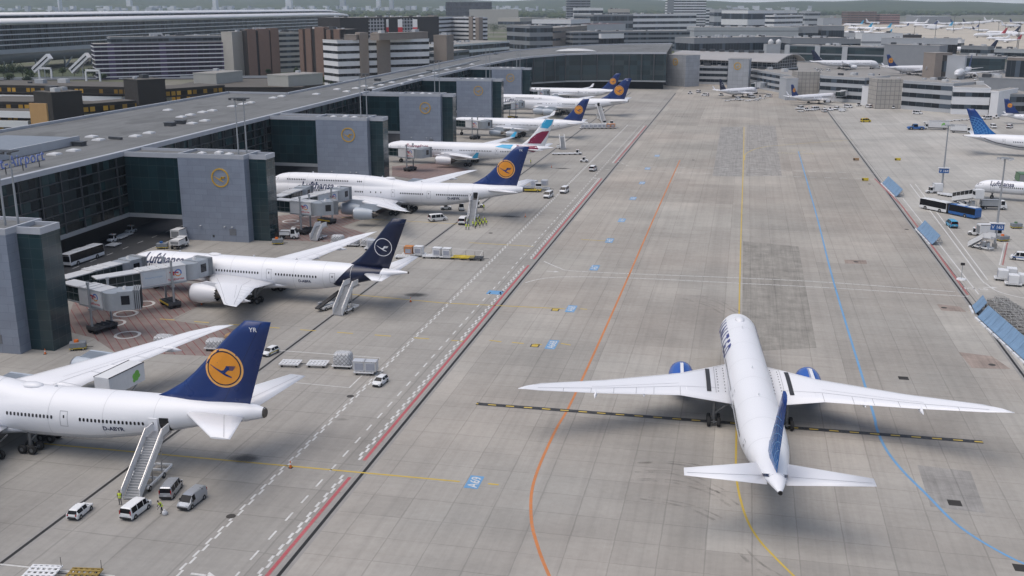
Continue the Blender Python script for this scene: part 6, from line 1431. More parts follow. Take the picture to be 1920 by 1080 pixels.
    # the air
    hz = bpy.data.materials.new('haze air'); hz.use_nodes = True; nt = hz.node_tree; nt.nodes.clear(); out = nt.nodes.new('ShaderNodeOutputMaterial'); vol = nt.nodes.new('ShaderNodeVolumePrincipled')
    vol.inputs['Color'].default_value = (.76, .87, 1.0, 1); vol.inputs['Density'].default_value = HAZE; vol.inputs['Anisotropy'].default_value = .2; nt.links.new(vol.outputs[0], out.inputs['Volume'])
    m = MB(); m.box(-9800, 9800, -400, 11500, -1.5, 160); o = m.build('haze', hz); o['kind'] = 'stuff'; tag(o, 'pale summer haze over the airport', 'haze')
HAZE = 0.7e-4
ground_tone = mat('worn apron', (.27, .26, .245), .8, 0, .15, .05, .3)
# ------------------------------------------------------------------ vehicles, ground equipment, people
VW = mat('vehicle white', (.72, .73, .74), .3, 0, .02, .5); VS = mat('vehicle silver', (.42, .44, .47), .3, .5, .03, .5); VBL = mat('vehicle blue', (.02, .11, .34), .3, 0, .03, .5); VCY = mat('vehicle sky blue', (.06, .33, .55), .3, 0, .03)
VGL = mat('vehicle glass', (.008, .009, .012), .18, 0, .1, .7, .22); TRIM = mat('black trim', (.02, .02, .022), .6, 0, .1); LAMPR = mat('rear lamp red', (.35, .01, .01), .25); LAMPW = mat('headlamp glass', (.6, .62, .65), .1); RIM = mat('wheel rim', (.40, .41, .42), .35, .6)
VYE = mat('vehicle yellow', (.62, .47, .03), .4, 0, .05); VGR = mat('vehicle green', (.10, .19, .10), .5, 0, .1); HIVIS = mat('high visibility yellow', (.60, .72, .05), .6, 0, .05); ORG = mat('signal orange', (.72, .16, .02), .5, 0, .06)
SKIN = mat('skin', (.48, .30, .22), .6); DARKC = mat('dark work clothes', (.025, .03, .045), .8, 0, .15, 4); HAIR = mat('dark hair', (.03, .022, .016), .8); BOXW = mat('container skin', (.58, .60, .63), .4, .25, .05, .8, .5, .12); WOOD = mat('pallet wood', (.34, .22, .12), .8, 0, .12, 2); BOXO = mat('container orange', (.52, .20, .045), .6, 0, .1, .8)
def net_mat():
    n = N('netted cargo'); v = n.coord('Object'); x, y, z = n.xyz(v)
    a = n.math('FRACT', n.math('MULTIPLY', n.math('ADD', n.math('ADD', x, y), z), 1.5)); b = n.math('FRACT', n.math('MULTIPLY', n.math('SUBTRACT', n.math('ADD', x, y), z), 1.5))
    l = n.math('MAXIMUM', n.math('LESS_THAN', a, .16), n.math('LESS_THAN', b, .16)); c = n.bright((.55, .56, .58), n.ramp(n.noise(v, 2.2, 4), .3, .7, .72, 1.2)); return n.done(n.mix(l, c, (.20, .21, .22)), .5, 0, .4)
NET = net_mat()
def wheel(root, x, y, r, w, parent_side):
    m = MB(); m.lathe([(-w/2, r*.5), (-w/2, r*.92), (-w*.3, r), (w*.3, r), (w/2, r*.92), (w/2, r*.5)], (x, y, r), (0, 1, 0), 16, 0); m.lathe([(w*.42*parent_side, .01), (w*.45*parent_side, r*.58)], (x, y, r), (0, 1, 0), 12, 1)
    return m.build('wheel', [RUB, RIM], root)
def shell(root, st, sg, tg, paintm, wheels, wr, name='body', lamps=None, glass=VGL):
    """loft a car-like body; glass panes become a part of their own"""
    rings = []
    for x, z0, zb, zt, hb, ht in st:
        rings.append([(x, -hb*.92, z0), (x, -hb, z0+.16), (x, -hb, zb), (x, -ht, zt-.07), (x, -ht*.84, zt), (x, ht*.84, zt), (x, ht, zt-.07), (x, hb, zb), (x, hb, z0+.16), (x, hb*.92, z0)])
    P = MB(); g = MB(); n = 10
    for k in range(len(rings)-1):
        for i in range(n):
            j = (i+1) % n; q = [rings[k][i], rings[k][j], rings[k+1][j], rings[k+1][i]]
            gl = (i in (2, 6) and k in sg) or (i in (3, 4, 5) and k in tg)
            (g if gl else P).add(q, [(0, 1, 2, 3)], 1 if i == 9 or (i in (0, 8) and False) else 0, i in (3, 4, 5) and not gl)
    P.add(rings[0], [tuple(range(n))]); P.add(rings[-1], [tuple(range(n))[::-1]])
    P.build(name, [paintm, TRIM], root, recalc=False); g.build('windows', glass, root)
    for x, hw in wheels:
        for s in (-1, 1):
            wheel(root, x, s*(hw-.08), wr, .24, s); m = MB(); m.cyl((x, s*(hw-.02), wr), (x, s*(hw+.012), wr), wr*1.18, wr*1.18, 16); m.build('wheel_arch', TRIM, root)
    if lamps:
        for (x, y, z, w, h, mm, nm) in lamps:
            for s in (-1, 1): m = MB(); m.box(x-.05, x+.05, s*y-w/2, s*y+w/2, z-h/2, z+h/2); m.build(nm, mm, root)
def car(label, paintm, cat='car', name='hatchback_car', stripe=False, group=None):
    r = thing(name, label, cat, group=group)
    st = [(-2.08, .42, .70, .78, .74, .66), (-2.02, .26, .92, .98, .86, .74), (-1.72, .22, .98, 1.40, .89, .62), (-1.45, .22, .98, 1.49, .89, .62), (-.55, .22, .96, 1.52, .89, .62), (-.47, .22, .96, 1.52, .89, .62), (.45, .22, .94, 1.46, .89, .61), (1.15, .22, .92, .98, .88, .76), (1.85, .24, .74, .82, .84, .70), (2.08, .4, .58, .66, .72, .62)]
    shell(r, st, {2, 3, 5}, {1, 6}, paintm, ((-1.3, .89), (1.28, .88)), .32, lamps=[(2.0, .58, .68, .3, .16, LAMPW, 'headlight'), (-2.04, .62, .84, .2, .24, LAMPR, 'tail_light')])
    m = MB(); m.box(-2.11, -2.02, -.6, .6, .38, .6); m.build('rear_bumper', TRIM, r); m = MB(); m.box(2.0, 2.1, -.55, .55, .36, .54); m.build('front_grille', TRIM, r)
    for s in (-1, 1): m = MB(); m.box(.55, .75, s*.98-.08, s*.98+.08, .96, 1.1); m.build('wing_mirror', paintm, r)
    if stripe:
        for s in (-1, 1): m = MB(); m.box(-1.6, 1.5, s*.905-.006, s*.905+.006, .55, .72); m.build('side_stripe', VYE, r)
    return r
def van(label, paintm, cat='van', name='van', panel=False, group=None, roofbar=False, stripe=None):
    r = thing(name, label, cat, group=group)
    st = [(-2.48, .42, .95, 1.0, .88, .82), (-2.45, .26, 1.08, 1.14, .95, .86), (-2.36, .22, 1.08, 1.82, .96, .80), (-2.12, .22, 1.08, 1.95, .96, .79), (-.95, .22, 1.08, 1.97, .96, .79), (-.85, .22, 1.08, 1.97, .96, .79), (.42, .22, 1.08, 1.96, .96, .79), (.52, .22, 1.08, 1.96, .96, .79), (1.22, .22, 1.07, 1.88, .96, .78), (1.92, .22, 1.04, 1.12, .94, .84), (2.36, .24, .86, .96, .90, .80), (2.5, .42, .70, .78, .84, .74)]
    shell(r, st, {7} if panel else {3, 5, 7}, {1, 8}, paintm, ((-1.55, .96), (1.5, .95)), .34, lamps=[(2.42, .66, .84, .28, .2, LAMPW, 'headlight'), (-2.46, .84, 1.25, .12, .55, LAMPR, 'tail_light')])
    m = MB(); m.box(-2.54, -2.42, -.88, .88, .36, .58); m.build('rear_bumper', TRIM, r); m = MB(); m.box(2.4, 2.54, -.8, .8, .34, .6); m.build('front_bumper', TRIM, r)
    m = MB(); m.box(-2.51, -2.48, -.26, .26, .66, .78); m.build('number_plate', LAMPW, r)
    for s in (-1, 1): m = MB(); m.box(1.25, 1.45, s*1.06-.09, s*1.06+.09, 1.1, 1.32); m.build('wing_mirror', TRIM, r)
    if stripe:
        for s in (-1, 1): m = MB(); m.box(-2.2, 1.9, s*.975-.006, s*.975+.006, .7, .9); m.build('side_stripe', stripe, r)
    if roofbar: m = MB(); m.box(.3, .6, -.5, .5, 1.97, 2.1); m.build('roof_beacon', ORG, r)
    return r
def bus_part(L, paintm, roofm, x0=0):
    return [(x0-L/2, .5, 1.2, 2.6, 1.2, 1.18), (x0-L/2+.12, .32, 1.15, 2.95, 1.27, 1.22), (x0-L/2+.9, .3, 1.15, 3.0, 1.27, 1.22), (x0-.1, .3, 1.15, 3.0, 1.27, 1.22), (x0+.1, .3, 1.15, 3.0, 1.27, 1.22), (x0+L/2-.9, .3, 1.15, 3.0, 1.27, 1.22), (x0+L/2-.14, .32, 1.05, 2.95, 1.27, 1.22), (x0+L/2, .5, 1.05, 2.6, 1.2, 1.18)]
def bus(label, L, paintm, name='apron_bus', x0=0, root=None, wheels=None):
    r = root or thing(name, label, 'bus')
    shell(r, bus_part(L, paintm, VW, x0), {1, 2, 3, 4, 5}, set(), paintm, wheels or ((x0-L/2+2.6, 1.27), (x0+L/2-2.4, 1.27)), .48)
    m = MB(); m.box(x0+L/2-.04, x0+L/2+.03, -1.1, 1.1, 1.2, 2.45); m.build('windscreen', VGL, r); m = MB(); m.box(x0+L/2-.02, x0+L/2+.05, -.9, .9, 2.55, 2.8); m.build('destination_box', TRIM, r)
    for k in range(2): m = MB(); a = x0-L*.3+k*L*.4; m.box(a-1.3, a+1.3, -.8, .8, 3.0, 3.16); m.build('roof_unit', VW, r)
    return r
def tug(label, paintm=VW, name='baggage_tractor', group=None):
    r = thing(name, label, 'tractor', group=group)
    st = [(-1.5, .3, .75, .8, .7, .66), (-1.45, .25, .8, .86, .72, .66), (-.55, .25, .8, .88, .72, .66), (-.5, .25, .95, 1.85, .72, .6), (.35, .25, .95, 1.9, .72, .6), (.75, .25, .95, 1.05, .72, .64), (1.45, .25, .85, .92, .7, .6), (1.52, .35, .7, .76, .62, .56)]
    shell(r, st, {3}, {2, 4}, paintm, ((-.95, .72), (.95, .72)), .36); m = MB(); m.box(-.6, .5, -.68, .68, 1.88, 1.98); m.build('cab_roof', paintm, r); m = MB(); m.box(1.45, 1.6, -.6, .6, .3, .55); m.build('bumper', TRIM, r)
    m = MB(); m.cyl((-.1, 0, 1.98), (-.1, 0, 2.14), .09, .07, 8); m.build('beacon', ORG, r); return r
def dolly(label, m_=VW, name='cargo_dolly', L=3.2, W=2.3, group=None, pole=True):
    r = thing(name, label, 'dolly', group=group); f = MB()
    for s in (-1, 1): f.box(-L/2, L/2, s*W/2-.07, s*W/2+.07, .42, .6)
    for k in range(6): x = -L/2+.12+k*(L-.24)/5; f.box(x-.14, x+.14, -W/2+.07, W/2-.07, .46, .56)
    f.build('deck_frame', m_, r)
    for k in range(3): m = MB(); y = -W/2+.45+k*(W-.9)/2; m.box(-L/2+.05, L/2-.05, y-.16, y+.16, .562, .62); m.build('roller_track', m_, r)
    for x in (-L*.36, L*.36):
        for s in (-1, 1): m = MB(); m.cyl((x, s*W*.38-.08, .21), (x, s*W*.38+.08, .21), .21, .21, 12); m.build('wheel', RUB, r)
    m = MB(); m.bar((L/2, 0, .4), (L/2+1.3, 0, .32), .09); m.build('drawbar', STEELD, r)
    if pole: m = MB(); m.cyl((L/2-.1, W/2-.1, .5), (L/2-.1, W/2-.1, 1.6), .03, .03, 6); m.build('marker_pole', TRIM, r)
    return r
def uld(label, m_=None, name='cargo_container', group=None, L=1.55, W=2.0, H=1.6, z=.62):
    m_ = m_ or BOXW; r = thing(name, label, 'container', group=group); b = MB()
    A = [(-W/2, z+.05), (W/2-.35, z+.05), (W/2, z+.5), (W/2, z+H), (-W/2, z+H)]; vs = [(-L/2, y, zz) for y, zz in A]+[(L/2, y, zz) for y, zz in A]; k = 5
    b.add(vs, [tuple(range(k)), tuple(range(k, 2*k))[::-1]]+[(i, k+i, k+(i+1) % k, (i+1) % k) for i in range(k)]); bevel(b.build('shell', m_, r), .03, 1)
    for x in (-L/2-.01, L/2+.01):
        f = MB(); f.box(x-.02, x+.02, -W/2, -W/2+.1, z+.05, z+H); f.box(x-.02, x+.02, W/2-.1, W/2, z+.5, z+H); f.box(x-.02, x+.02, -W/2, W/2, z+H-.09, z+H); f.build('edge_frame', METAL, r)
    p = MB(); p.box(-L/2-.035, -L/2-.005, -.75, .6, z+.25, z+1.3); p.build('door_curtain', mat('curtain grey', (.34, .36, .42), .7), r); b = MB(); b.box(-L/2-.02, L/2+.02, -W/2-.02, W/2-.33, z, z+.06); b.build('base_plate', METAL, r); return r
def pallet_load(label, name='netted_pallet', L=3.0, W=2.2, H=1.7, z=.62, m_=None, group=None, rough=1.0):
    r = thing(name, label, 'cargo', group=group); rnd = random.Random(len(label)); b = MB(); rr = []
    for k, (zz, s) in enumerate(((0, .97), (.12, 1.0), (.5, 1.0), (.82, .97), (.95, .9), (1.0, .7))):
        ring = []
        for i in range(20):
            a = 2*pi*i/20; cx, cy = cos(a), sin(a); q = (abs(cx)**6+abs(cy)**6)**(-1/6); ring.append((cx*q*L/2*s*(1+rough*rnd.uniform(-.03, .03)), cy*q*W/2*s*(1+rough*rnd.uniform(-.03, .03)), z+zz*H*(1+rough*rnd.uniform(-.05, .05) if zz > .9 else 1)))
        rr.append(ring)
    b.loft(rr, 0, True); b.build('wrapped_load', m_ or NET, r); p = MB(); p.box(-L/2, L/2, -W/2, W/2, z-.05, z+.0); p.build('pallet_sheet', METAL, r); return r
def stairs(p0, p1, zt, label, covered=False, group='passenger stairs', w=1.9, plat=True, truck=True):
    """mobile passenger stairs: foot at p0, landing over p1"""
    d = Vector((p1[0]-p0[0], p1[1]-p0[1])); L = d.length; rz = atan2(d.y, d.x); r = thing('passenger_stairs', label, 'stairs', (p0[0], p0[1], 0), rz, group)
    n = int(zt/.21); Lr = L-2.0; m = MB()
    for k in range(n): x = Lr*k/n; z = .25+(zt-.25)*k/n; m.box(x, x+Lr/n*1.25, -w/2+.12, w/2-.12, z, z+.05); m.box(x, x+.03, -w/2+.12, w/2-.12, z-.17, z)
    m.build('steps', mat('step metal', (.36, .37, .385), .5, .2), r)
    for s in (-1, 1):
        m = MB(); y = s*w/2; vs = [(0, y, .1), (Lr, y, zt-.25), (Lr, y, zt+1.05), (0, y, 1.35)]; vs += [(x, yy+s*.12, z) for x, yy, z in vs]
        m.add(vs, [(0, 1, 2, 3), (4, 5, 6, 7), (0, 1, 5, 4), (1, 2, 6, 5), (2, 3, 7, 6), (3, 0, 4, 7)]); m.build('side_panel', VW, r); m = MB(); m.bar((0, y, 1.5), (Lr, y, zt+1.2), .07); m.build('handrail', METAL, r)
        m = MB(); m.box(Lr, L, y-.05*s-.05, y-.05*s+.05, zt+.1, zt+1.1); m.build('platform_rail', VW, r)
    m = MB(); m.box(Lr-.1, L+.3, -w/2-.2, w/2+.2, zt-.2, zt); m.build('platform', METAL, r)
    if truck:
        m = MB(); m.box(Lr*.28, L-.4, -w/2-.15, -w/2+.05, .5, .75); m.box(Lr*.28, L-.4, w/2-.05, w/2+.15, .5, .75)
        for f in (.3, .55, .8, .98): m.box(L*f-.12, L*f+.12, -w/2, w/2, .5, .72)
        m.build('chassis', VW, r)
        for f in (.55, .92):
            for s in (-1, 1): a = Lr*f; m = MB(); m.bar((a, s*w*.42, .7), (a+.2, s*w*.42, zt*f*.98-.15), .12); m.build('lift_strut', METAL, r)
        m = MB(); m.bar((Lr*.45, w/2+.1, .7), (Lr*.9, w/2+.1, zt*.82), .1); m.build('brace', METAL, r)
        for f in (.36, .9):
            for s in (-1, 1): wheel(r, Lr*f, s*(w/2+.05), .38, .26, s)
        m = MB(); m.box(Lr*.5, Lr*.5+1.9, w/2+.15, w/2+1.15, .55, 1.5); m.build('engine_box', VW, r); m = MB(); m.box(Lr*.5+1.3, Lr*.5+1.9, w/2+.2, w/2+1.1, 1.5, 1.62); m.build('control_seat', TRIM, r)
    if covered:
        m = MB(); vs = [(0, -w/2-.1, 2.5), (Lr, -w/2-.1, zt+2.2), (Lr, w/2+.1, zt+2.2), (0, w/2+.1, 2.5)]; vs += [(x, y, z+.15) for x, y, z in vs]; m.add(vs, [(0, 1, 2, 3), (4, 5, 6, 7), (0, 1, 5, 4), (1, 2, 6, 5), (2, 3, 7, 6), (3, 0, 4, 7)]); m.build('roof', VW, r)
        for s in (-1, 1):
            m = MB(); y = s*(w/2+.06); m.add([(0, y, 1.4), (Lr, y, zt+1.1), (Lr, y, zt+2.2), (0, y, 2.5)], [(0, 1, 2, 3)]); m.build('side_glazing', VGL, r)
            for k in range(6): m = MB(); x = Lr*k/5; m.bar((x, y, 1.3+(zt-.3)*k/5), (x, y, 2.5+(zt-.3)*k/5), .1); m.build('canopy_post', VW, r)
        m = MB(); m.box(Lr, L+.3, -w/2-.25, w/2+.25, zt, zt+2.4); m.build('cabin', VW, r); m = MB(); m.box(Lr+.3, L, -w/2-.28, w/2+.28, zt+.9, zt+1.9); m.build('cabin_glazing', VGL, r)
    return r
def lorry(label, Lb=7.0, hb=2.6, zb=1.1, boxm=None, name='catering_truck', lift=0.0, green=True, cabm=None, group=None):
    """box lorry; with lift the box stands raised on a scissor frame"""
    r = thing(name, label, 'truck', group=group); boxm = boxm or BRW; m = MB(); m.box(-Lb/2, Lb/2+1.9, -.5, .5, .6, .9); m.build('chassis', TRIM, r)
    st = [(Lb/2+.1, .5, 1.3, 2.3, 1.1, 1.05), (Lb/2+.2, .45, 1.4, 2.6, 1.15, 1.05), (Lb/2+1.2, .45, 1.4, 2.6, 1.15, 1.05), (Lb/2+1.75, .45, 1.35, 1.5, 1.15, 1.08), (Lb/2+1.95, .5, 1.0, 1.1, 1.1, 1.02)]
    c = MB(); shell(r, st, {1}, {2}, cabm or VW, (), .45, 'cab')
    for x in (-Lb*.3, Lb/2+1.0):
        for s in (-1, 1): wheel(r, x, s*1.0, .48, .3, s)
    z0 = zb+lift; b = MB(); b.box(-Lb/2, Lb/2-.1, -1.25, 1.25, z0, z0+hb); bo = b.build('box_body', boxm, r)
    f = MB()
    for s in (-1, 1): f.box(-Lb/2-.02, Lb/2-.08, s*1.25-.05, s*1.25+.05, z0+hb-.06, z0+hb+.06)
    f.build('roof_rail', TRIM, bo); m = MB(); m.box(-Lb/2-.03, -Lb/2, -1.0, 1.0, z0+.2, z0+hb-.35); m.build('shutter', mat('shutter grey', (.24, .25, .26), .6), bo)
    if green:
        for s in (-1, 1):
            m = MB(); y = s*1.256
            for (x, z, q) in ((-.9, 1.5, .5), (-.45, 1.25, .45), (-.8, .9, .42), (-.35, .7, .3), (-1.2, 1.1, .3)): m.add([(x*1.2-1+q*cos(a), y+s*.002*q, z0+z*hb/2.6+q*sin(a)) for a in [2*pi*i/12 for i in range(12)]], [tuple(range(12))])
            m.build('leaf_logo', mat('logo green', (.17, .50, .07), .5), bo)
        me = text_mesh('Airport', .5, 0, .006); o = on_wall(me, 'box_lettering', mat('grey letters', (.22, .24, .26), .6), bo, -.7, -1.256, z0+hb*.58); me = text_mesh('Service', .5, 0, .006); on_wall(me, 'box_lettering', mat('grey letters', (.22, .24, .26), .6), bo, -.7, -1.256, z0+hb*.34)
    if lift > .5:
        for s in (-1, 1): m = MB(); m.bar((-Lb*.35, s*.8, .95), (Lb*.3, s*.8, z0-.05), .16); m.bar((-Lb*.35, s*.8, z0-.05), (Lb*.3, s*.8, .95), .16); m.build('scissor_lift', STEELG, r)
        m = MB(); m.box(Lb/2-.1, Lb/2+1.6, -1.2, 1.2, z0+.0, z0+.12); m.build('loading_platform', METAL, r)
    return r
def cone(label):
    r = thing('traffic_cone', label, 'cone', group='traffic cones'); m = MB(); m.box(-.24, .24, -.24, .24, 0, .05); m.build('base', TRIM, r); m = MB(); m.cyl((0, 0, .05), (0, 0, .95), .17, .04, 14); m.build('cone_body', ORG, r); m = MB(); m.cyl((0, 0, .45), (0, 0, .66), .118, .09, 14); m.build('white_band', VW, r); return r
def person_mesh(pose):
    """one continuous body grown over a skeleton"""
    J = {'pelvis': (0, 0, .96), 'waist': (.0, 0, 1.12), 'chest': (.01, 0, 1.34), 'neck': (.01, 0, 1.52), 'head': (.03, 0, 1.62), 'crown': (.02, 0, 1.76)}
    R = {'pelvis': .145, 'waist': .13, 'chest': .155, 'neck': .062, 'head': .092, 'crown': .075}; E_ = [('pelvis', 'waist'), ('waist', 'chest'), ('chest', 'neck'), ('neck', 'head'), ('head', 'crown')]
    st, sw, bend = pose
    for s, nm in ((1, 'l'), (-1, 'r')):
        f = s*st
        for k, p, q in (('hip', (0, s*.10, .90), .095), ('knee', (f*.12+.03, s*.11, .50), .066), ('ankle', (f*.20-.02, s*.12, .09), .045), ('toe', (f*.20+.17, s*.13, .04), .038)): J[k+nm] = p; R[k+nm] = q
        E_ += [('pelvis', 'hip'+nm), ('hip'+nm, 'knee'+nm), ('knee'+nm, 'ankle'+nm), ('ankle'+nm, 'toe'+nm)]
        g = -f*.5+sw*(s > 0)
        for k, p, q in (('sh', (.0, s*.19, 1.44), .07), ('el', (g*.15-.03, s*.25, 1.17), .05), ('wr', (g*.4+.06+sw*.1, s*.24, .93+sw*.16), .032), ('palm', (g*.45+.09+sw*.12, s*.235, .86+sw*.17), .034)): J[k+nm] = p; R[k+nm] = q
        E_ += [('chest', 'sh'+nm), ('sh'+nm, 'el'+nm), ('el'+nm, 'wr'+nm), ('wr'+nm, 'palm'+nm)]
        px, py, pz = J['palm'+nm]
        for i in range(4): a = 'f%d%s' % (i, nm); dx = -.03+.02*i; J[a] = (px+dx*1.2+.01, py, pz-.085+.008*abs(i-1)); R[a] = .0095; J[a+'b'] = (px+dx*.7+.0, py-s*.012, pz-.05); R[a+'b'] = .010; E_ += [('palm'+nm, a+'b'), (a+'b', a)]
        J['th'+nm] = (px+.055, py-s*.01, pz-.02); R['th'+nm] = .011; E_.append(('palm'+nm, 'th'+nm))
    if bend:
        for k, p in list(J.items()):
            if p[2] > .97: z = p[2]-.96; J[k] = (p[0]*cos(bend)+z*sin(bend), p[1], .96+z*cos(bend)-p[0]*sin(bend))
    ks = list(J); me = bpy.data.meshes.new('person_body'); me.from_pydata([J[k] for k in ks], [(ks.index(a), ks.index(b)) for a, b in E_], [])
    o = bpy.data.objects.new('person_body', me); COL.objects.link(o); sk = o.modifiers.new('skin', 'SKIN')
    for k, sv in zip(ks, me.skin_vertices[0].data): sv.radius = (R[k], R[k]*(1.18 if k in ('chest', 'waist', 'pelvis') else 1)); sv.use_root = k == 'pelvis'
    o.modifiers.new('sub', 'SUBSURF').levels = 1; dg = bpy.context.evaluated_depsgraph_get(); dg.update(); m2 = bpy.data.meshes.new_from_object(o.evaluated_get(dg)); bpy.data.objects.remove(o)
    for mm in (DARKC, SKIN, HIVIS, TRIM): m2.materials.append(mm)
    for p in m2.polygons:
        c = p.center; up = (c.z-.96)*cos(bend)+c.x*sin(bend)+.96 if bend else c.z
        p.material_index = 1 if up > 1.5 else (3 if c.z < .1 else (1 if up < .94 and abs(c.y) > .2 and c.z > .7 else 0)); p.use_smooth = True
    return m2, J
def person(label, pose, group=None, vest=HIVIS):
    r = thing('person', label, 'person', group=group); me, J = person_mesh(pose); o = link('body', me, r); bend = pose[2]
    v = MB(); T = Matrix.Translation((0, 0, .96)) @ Matrix.Rotation(bend, 4, 'Y') @ Matrix.Translation((0, 0, -.96))
    v.loft([[tuple(T @ Vector((a*cos(t)+.005, b*sin(t), z))) for t in [2*pi*i/14 for i in range(14)]] for z, a, b in ((.88, .175, .20), (1.1, .165, .185), (1.3, .18, .21), (1.42, .165, .235), (1.5, .10, .16))], 0, True, False, False); v.build('vest', vest, r)
    b = MB(); b.loft([[tuple(T @ Vector((a*1.02*cos(t)+.005, a*1.14*sin(t), z))) for t in [2*pi*i/14 for i in range(14)]] for z, a in ((1.06, .172), (1.11, .17))], 0, True, False, False); b.build('reflective_band', VW, r)
    h = MB(); h.loft([[tuple(T @ Vector((.02-.01*k+a*cos(t), a*.9*sin(t), z))) for t in [2*pi*i/12 for i in range(12)]] for k, (z, a) in enumerate(((1.66, .098), (1.74, .095), (1.80, .07), (1.83, .02)))], 0, True); h.build('hair', HAIR, r); return r
def fence_mat():
    if 'fence blue' in _MC: return _MC['fence blue']
    n = N('fence blue'); v = n.coord('Object'); x, y, z = n.xyz(v); r = n.math('FRACT', n.math('MULTIPLY', x, 2.6)); l = n.math('LESS_THAN', r, .16)
    c = n.bright((.185, .30, .45), n.ramp(n.noise(n.scale(v, (2, .4, .4)), 1.0, 4, .7), .3, .7, .78, 1.15)); _MC['fence blue'] = n.done(n.mix(l, c, (.12, .2, .31)), .55); return _MC['fence blue']
def blast_fence(px0, px1, h, label, n, lean=1.7):
    A, B = G(*px0), G(*px1); dx, dy = B[0]-A[0], B[1]-A[1]; L = hypot(dx, dy); r = thing('blast_fence', label, 'blast fence', (A[0], A[1], 0), atan2(dy, dx), 'blue blast fences'); s = -1 if dy < 0 else 1
    # local X along the fence; the sheet leans to the east
    side = 1 if (-sin(atan2(dy, dx))) > 0 else -1
    BLU = fence_mat()
    for k in range(n):
        a, b = L*k/n+.04, L*(k+1)/n-.04; m = MB(); prof = [(0, .25), (lean*.33, h*.34), (lean*.66, h*.66), (lean, h)]
        vs = [(a, side*y, z) for y, z in prof]+[(b, side*y, z) for y, z in prof]; vs += [(x, y+side*.06, z-.03) for x, y, z in vs]
        m.add(vs, [(i, i+1, 5+i, 4+i) for i in range(3)]+[(8+i, 9+i, 13+i, 12+i) for i in range(3)]+[(3, 7, 15, 11), (0, 8, 12, 4)]+[(i, i+1, 9+i, 8+i) for i in range(3)]+[(4+i, 5+i, 13+i, 12+i) for i in range(3)]); m.build('sheet', BLU, r)
        m = MB(); m.bar((a+.1, side*(lean+.1), h-.2), (a+.1, side*(lean+1.4), .1), .12); m.bar((a+.1, side*.1, .1), (a+.1, side*(lean+1.4), .1), .12); m.build('support', STEELG, r)
        m = MB(); m.box(a+.25, b-.25, -side*.42-.18, -side*.42+.18, 0, .3); m.build('base_block', VW, r)
    return r
def apron_mast(px, z1, label, text):
    x, y = G(*px); r = thing('apron_light_mast', label, 'light mast', (x, y, 0), 0, 'light masts on the right apron'); m = MB(); m.cyl((0, 0, 0), (0, 0, z1), .32, .16, 12); m.build('pole', STEELG, r)
    m = MB(); m.cyl((0, 0, z1-.2), (0, 0, z1+.1), 1.1, 1.1, 14); m.box(-1.8, 1.8, -.15, .15, z1-.1, z1+.1); h = m.build('lamp_crown', STEELG, r)
    for k in range(6): a = 2*pi*k/6; m = MB(); m.cbox((1.5*cos(a), 1.2*sin(a), z1-.25), (.7, .5, .35), a); m.build('floodlight', SKYL, h)
    m = MB(); m.box(-1.5, 1.5, -.62, -.5, 4.6, 6.1); s = m.build('sign_board', VBL, r); m = MB(); m.box(-1.7, 1.7, -.9, .3, 6.1, 6.3); m.build('sign_roof', VW, r)
    on_wall(text_mesh(text, 1.1, 0, .015, 'CENTER'), 'sign_lettering', LWHITE, s, 0, -.63, 4.95); m = MB(); m.box(-.5, .5, -.45, .45, 0, 1.3); m.build('base_box', CONC, r); return r
def loader(label, group=None):
    r = thing('cargo_loader', label, 'loader', group=group); m = MB(); m.box(-3.6, 3.6, -1.4, 1.4, .5, .9); m.build('chassis', VYE, r); m = MB(); m.box(-3.4, 1.4, -1.3, 1.3, 1.25, 1.5); m.build('platform', METAL, r)
    for s in (-1, 1): m = MB(); m.bar((-3, s*1.1, .9), (1, s*1.1, 1.3), .14); m.bar((-3, s*1.1, 1.3), (1, s*1.1, .9), .14); m.build('scissor', STEELD, r)
    m = MB(); m.box(1.8, 3.5, .3, 1.3, .9, 2.6); m.build('cabin', VW, r); m = MB(); m.box(1.9, 3.52, .28, 1.32, 1.7, 2.4); m.build('cabin_window', VGL, r); m = MB(); m.box(1.9, 3.4, -1.2, .2, .9, 1.4); m.build('bridge_deck', METAL, r)
    for x in (-2.6, 2.6):
        for s in (-1, 1): wheel(r, x, s*1.25, .42, .3, s)
    return r
def power_cart(label, top=ORG, group=None):
    r = thing('ground_power_cart', label, 'cart', group=group); m = MB(); m.box(-1.3, 1.3, -.8, .8, .45, 1.35); bevel(m.build('housing', mat('cart grey', (.22, .24, .26), .6, 0, .15, 1), r), .08); m = MB(); m.cyl((-.2, 0, 1.35), (-.2, 0, 1.75), .42, .36, 12); m.build('cable_drum', top, r)
    m = MB(); m.box(-1.35, 1.35, -.85, .85, .36, .45); m.build('bumper_frame', VYE, r)
    for x in (-.85, .85):
        for s in (-1, 1): wheel(r, x, s*.75, .25, .18, s)
    m = MB(); m.bar((1.3, 0, .4), (2.4, 0, .3), .08); m.build('drawbar', STEELD, r); return r
H = pi/2
def at(o, px, hd, z=0.0, dx=0, dy=0, k=1.0):
    x, y = G(*px); o.scale = (k, k, k); o.location = (x+dx, y+dy, z); o.rotation_euler = (0, 0, hd); return o
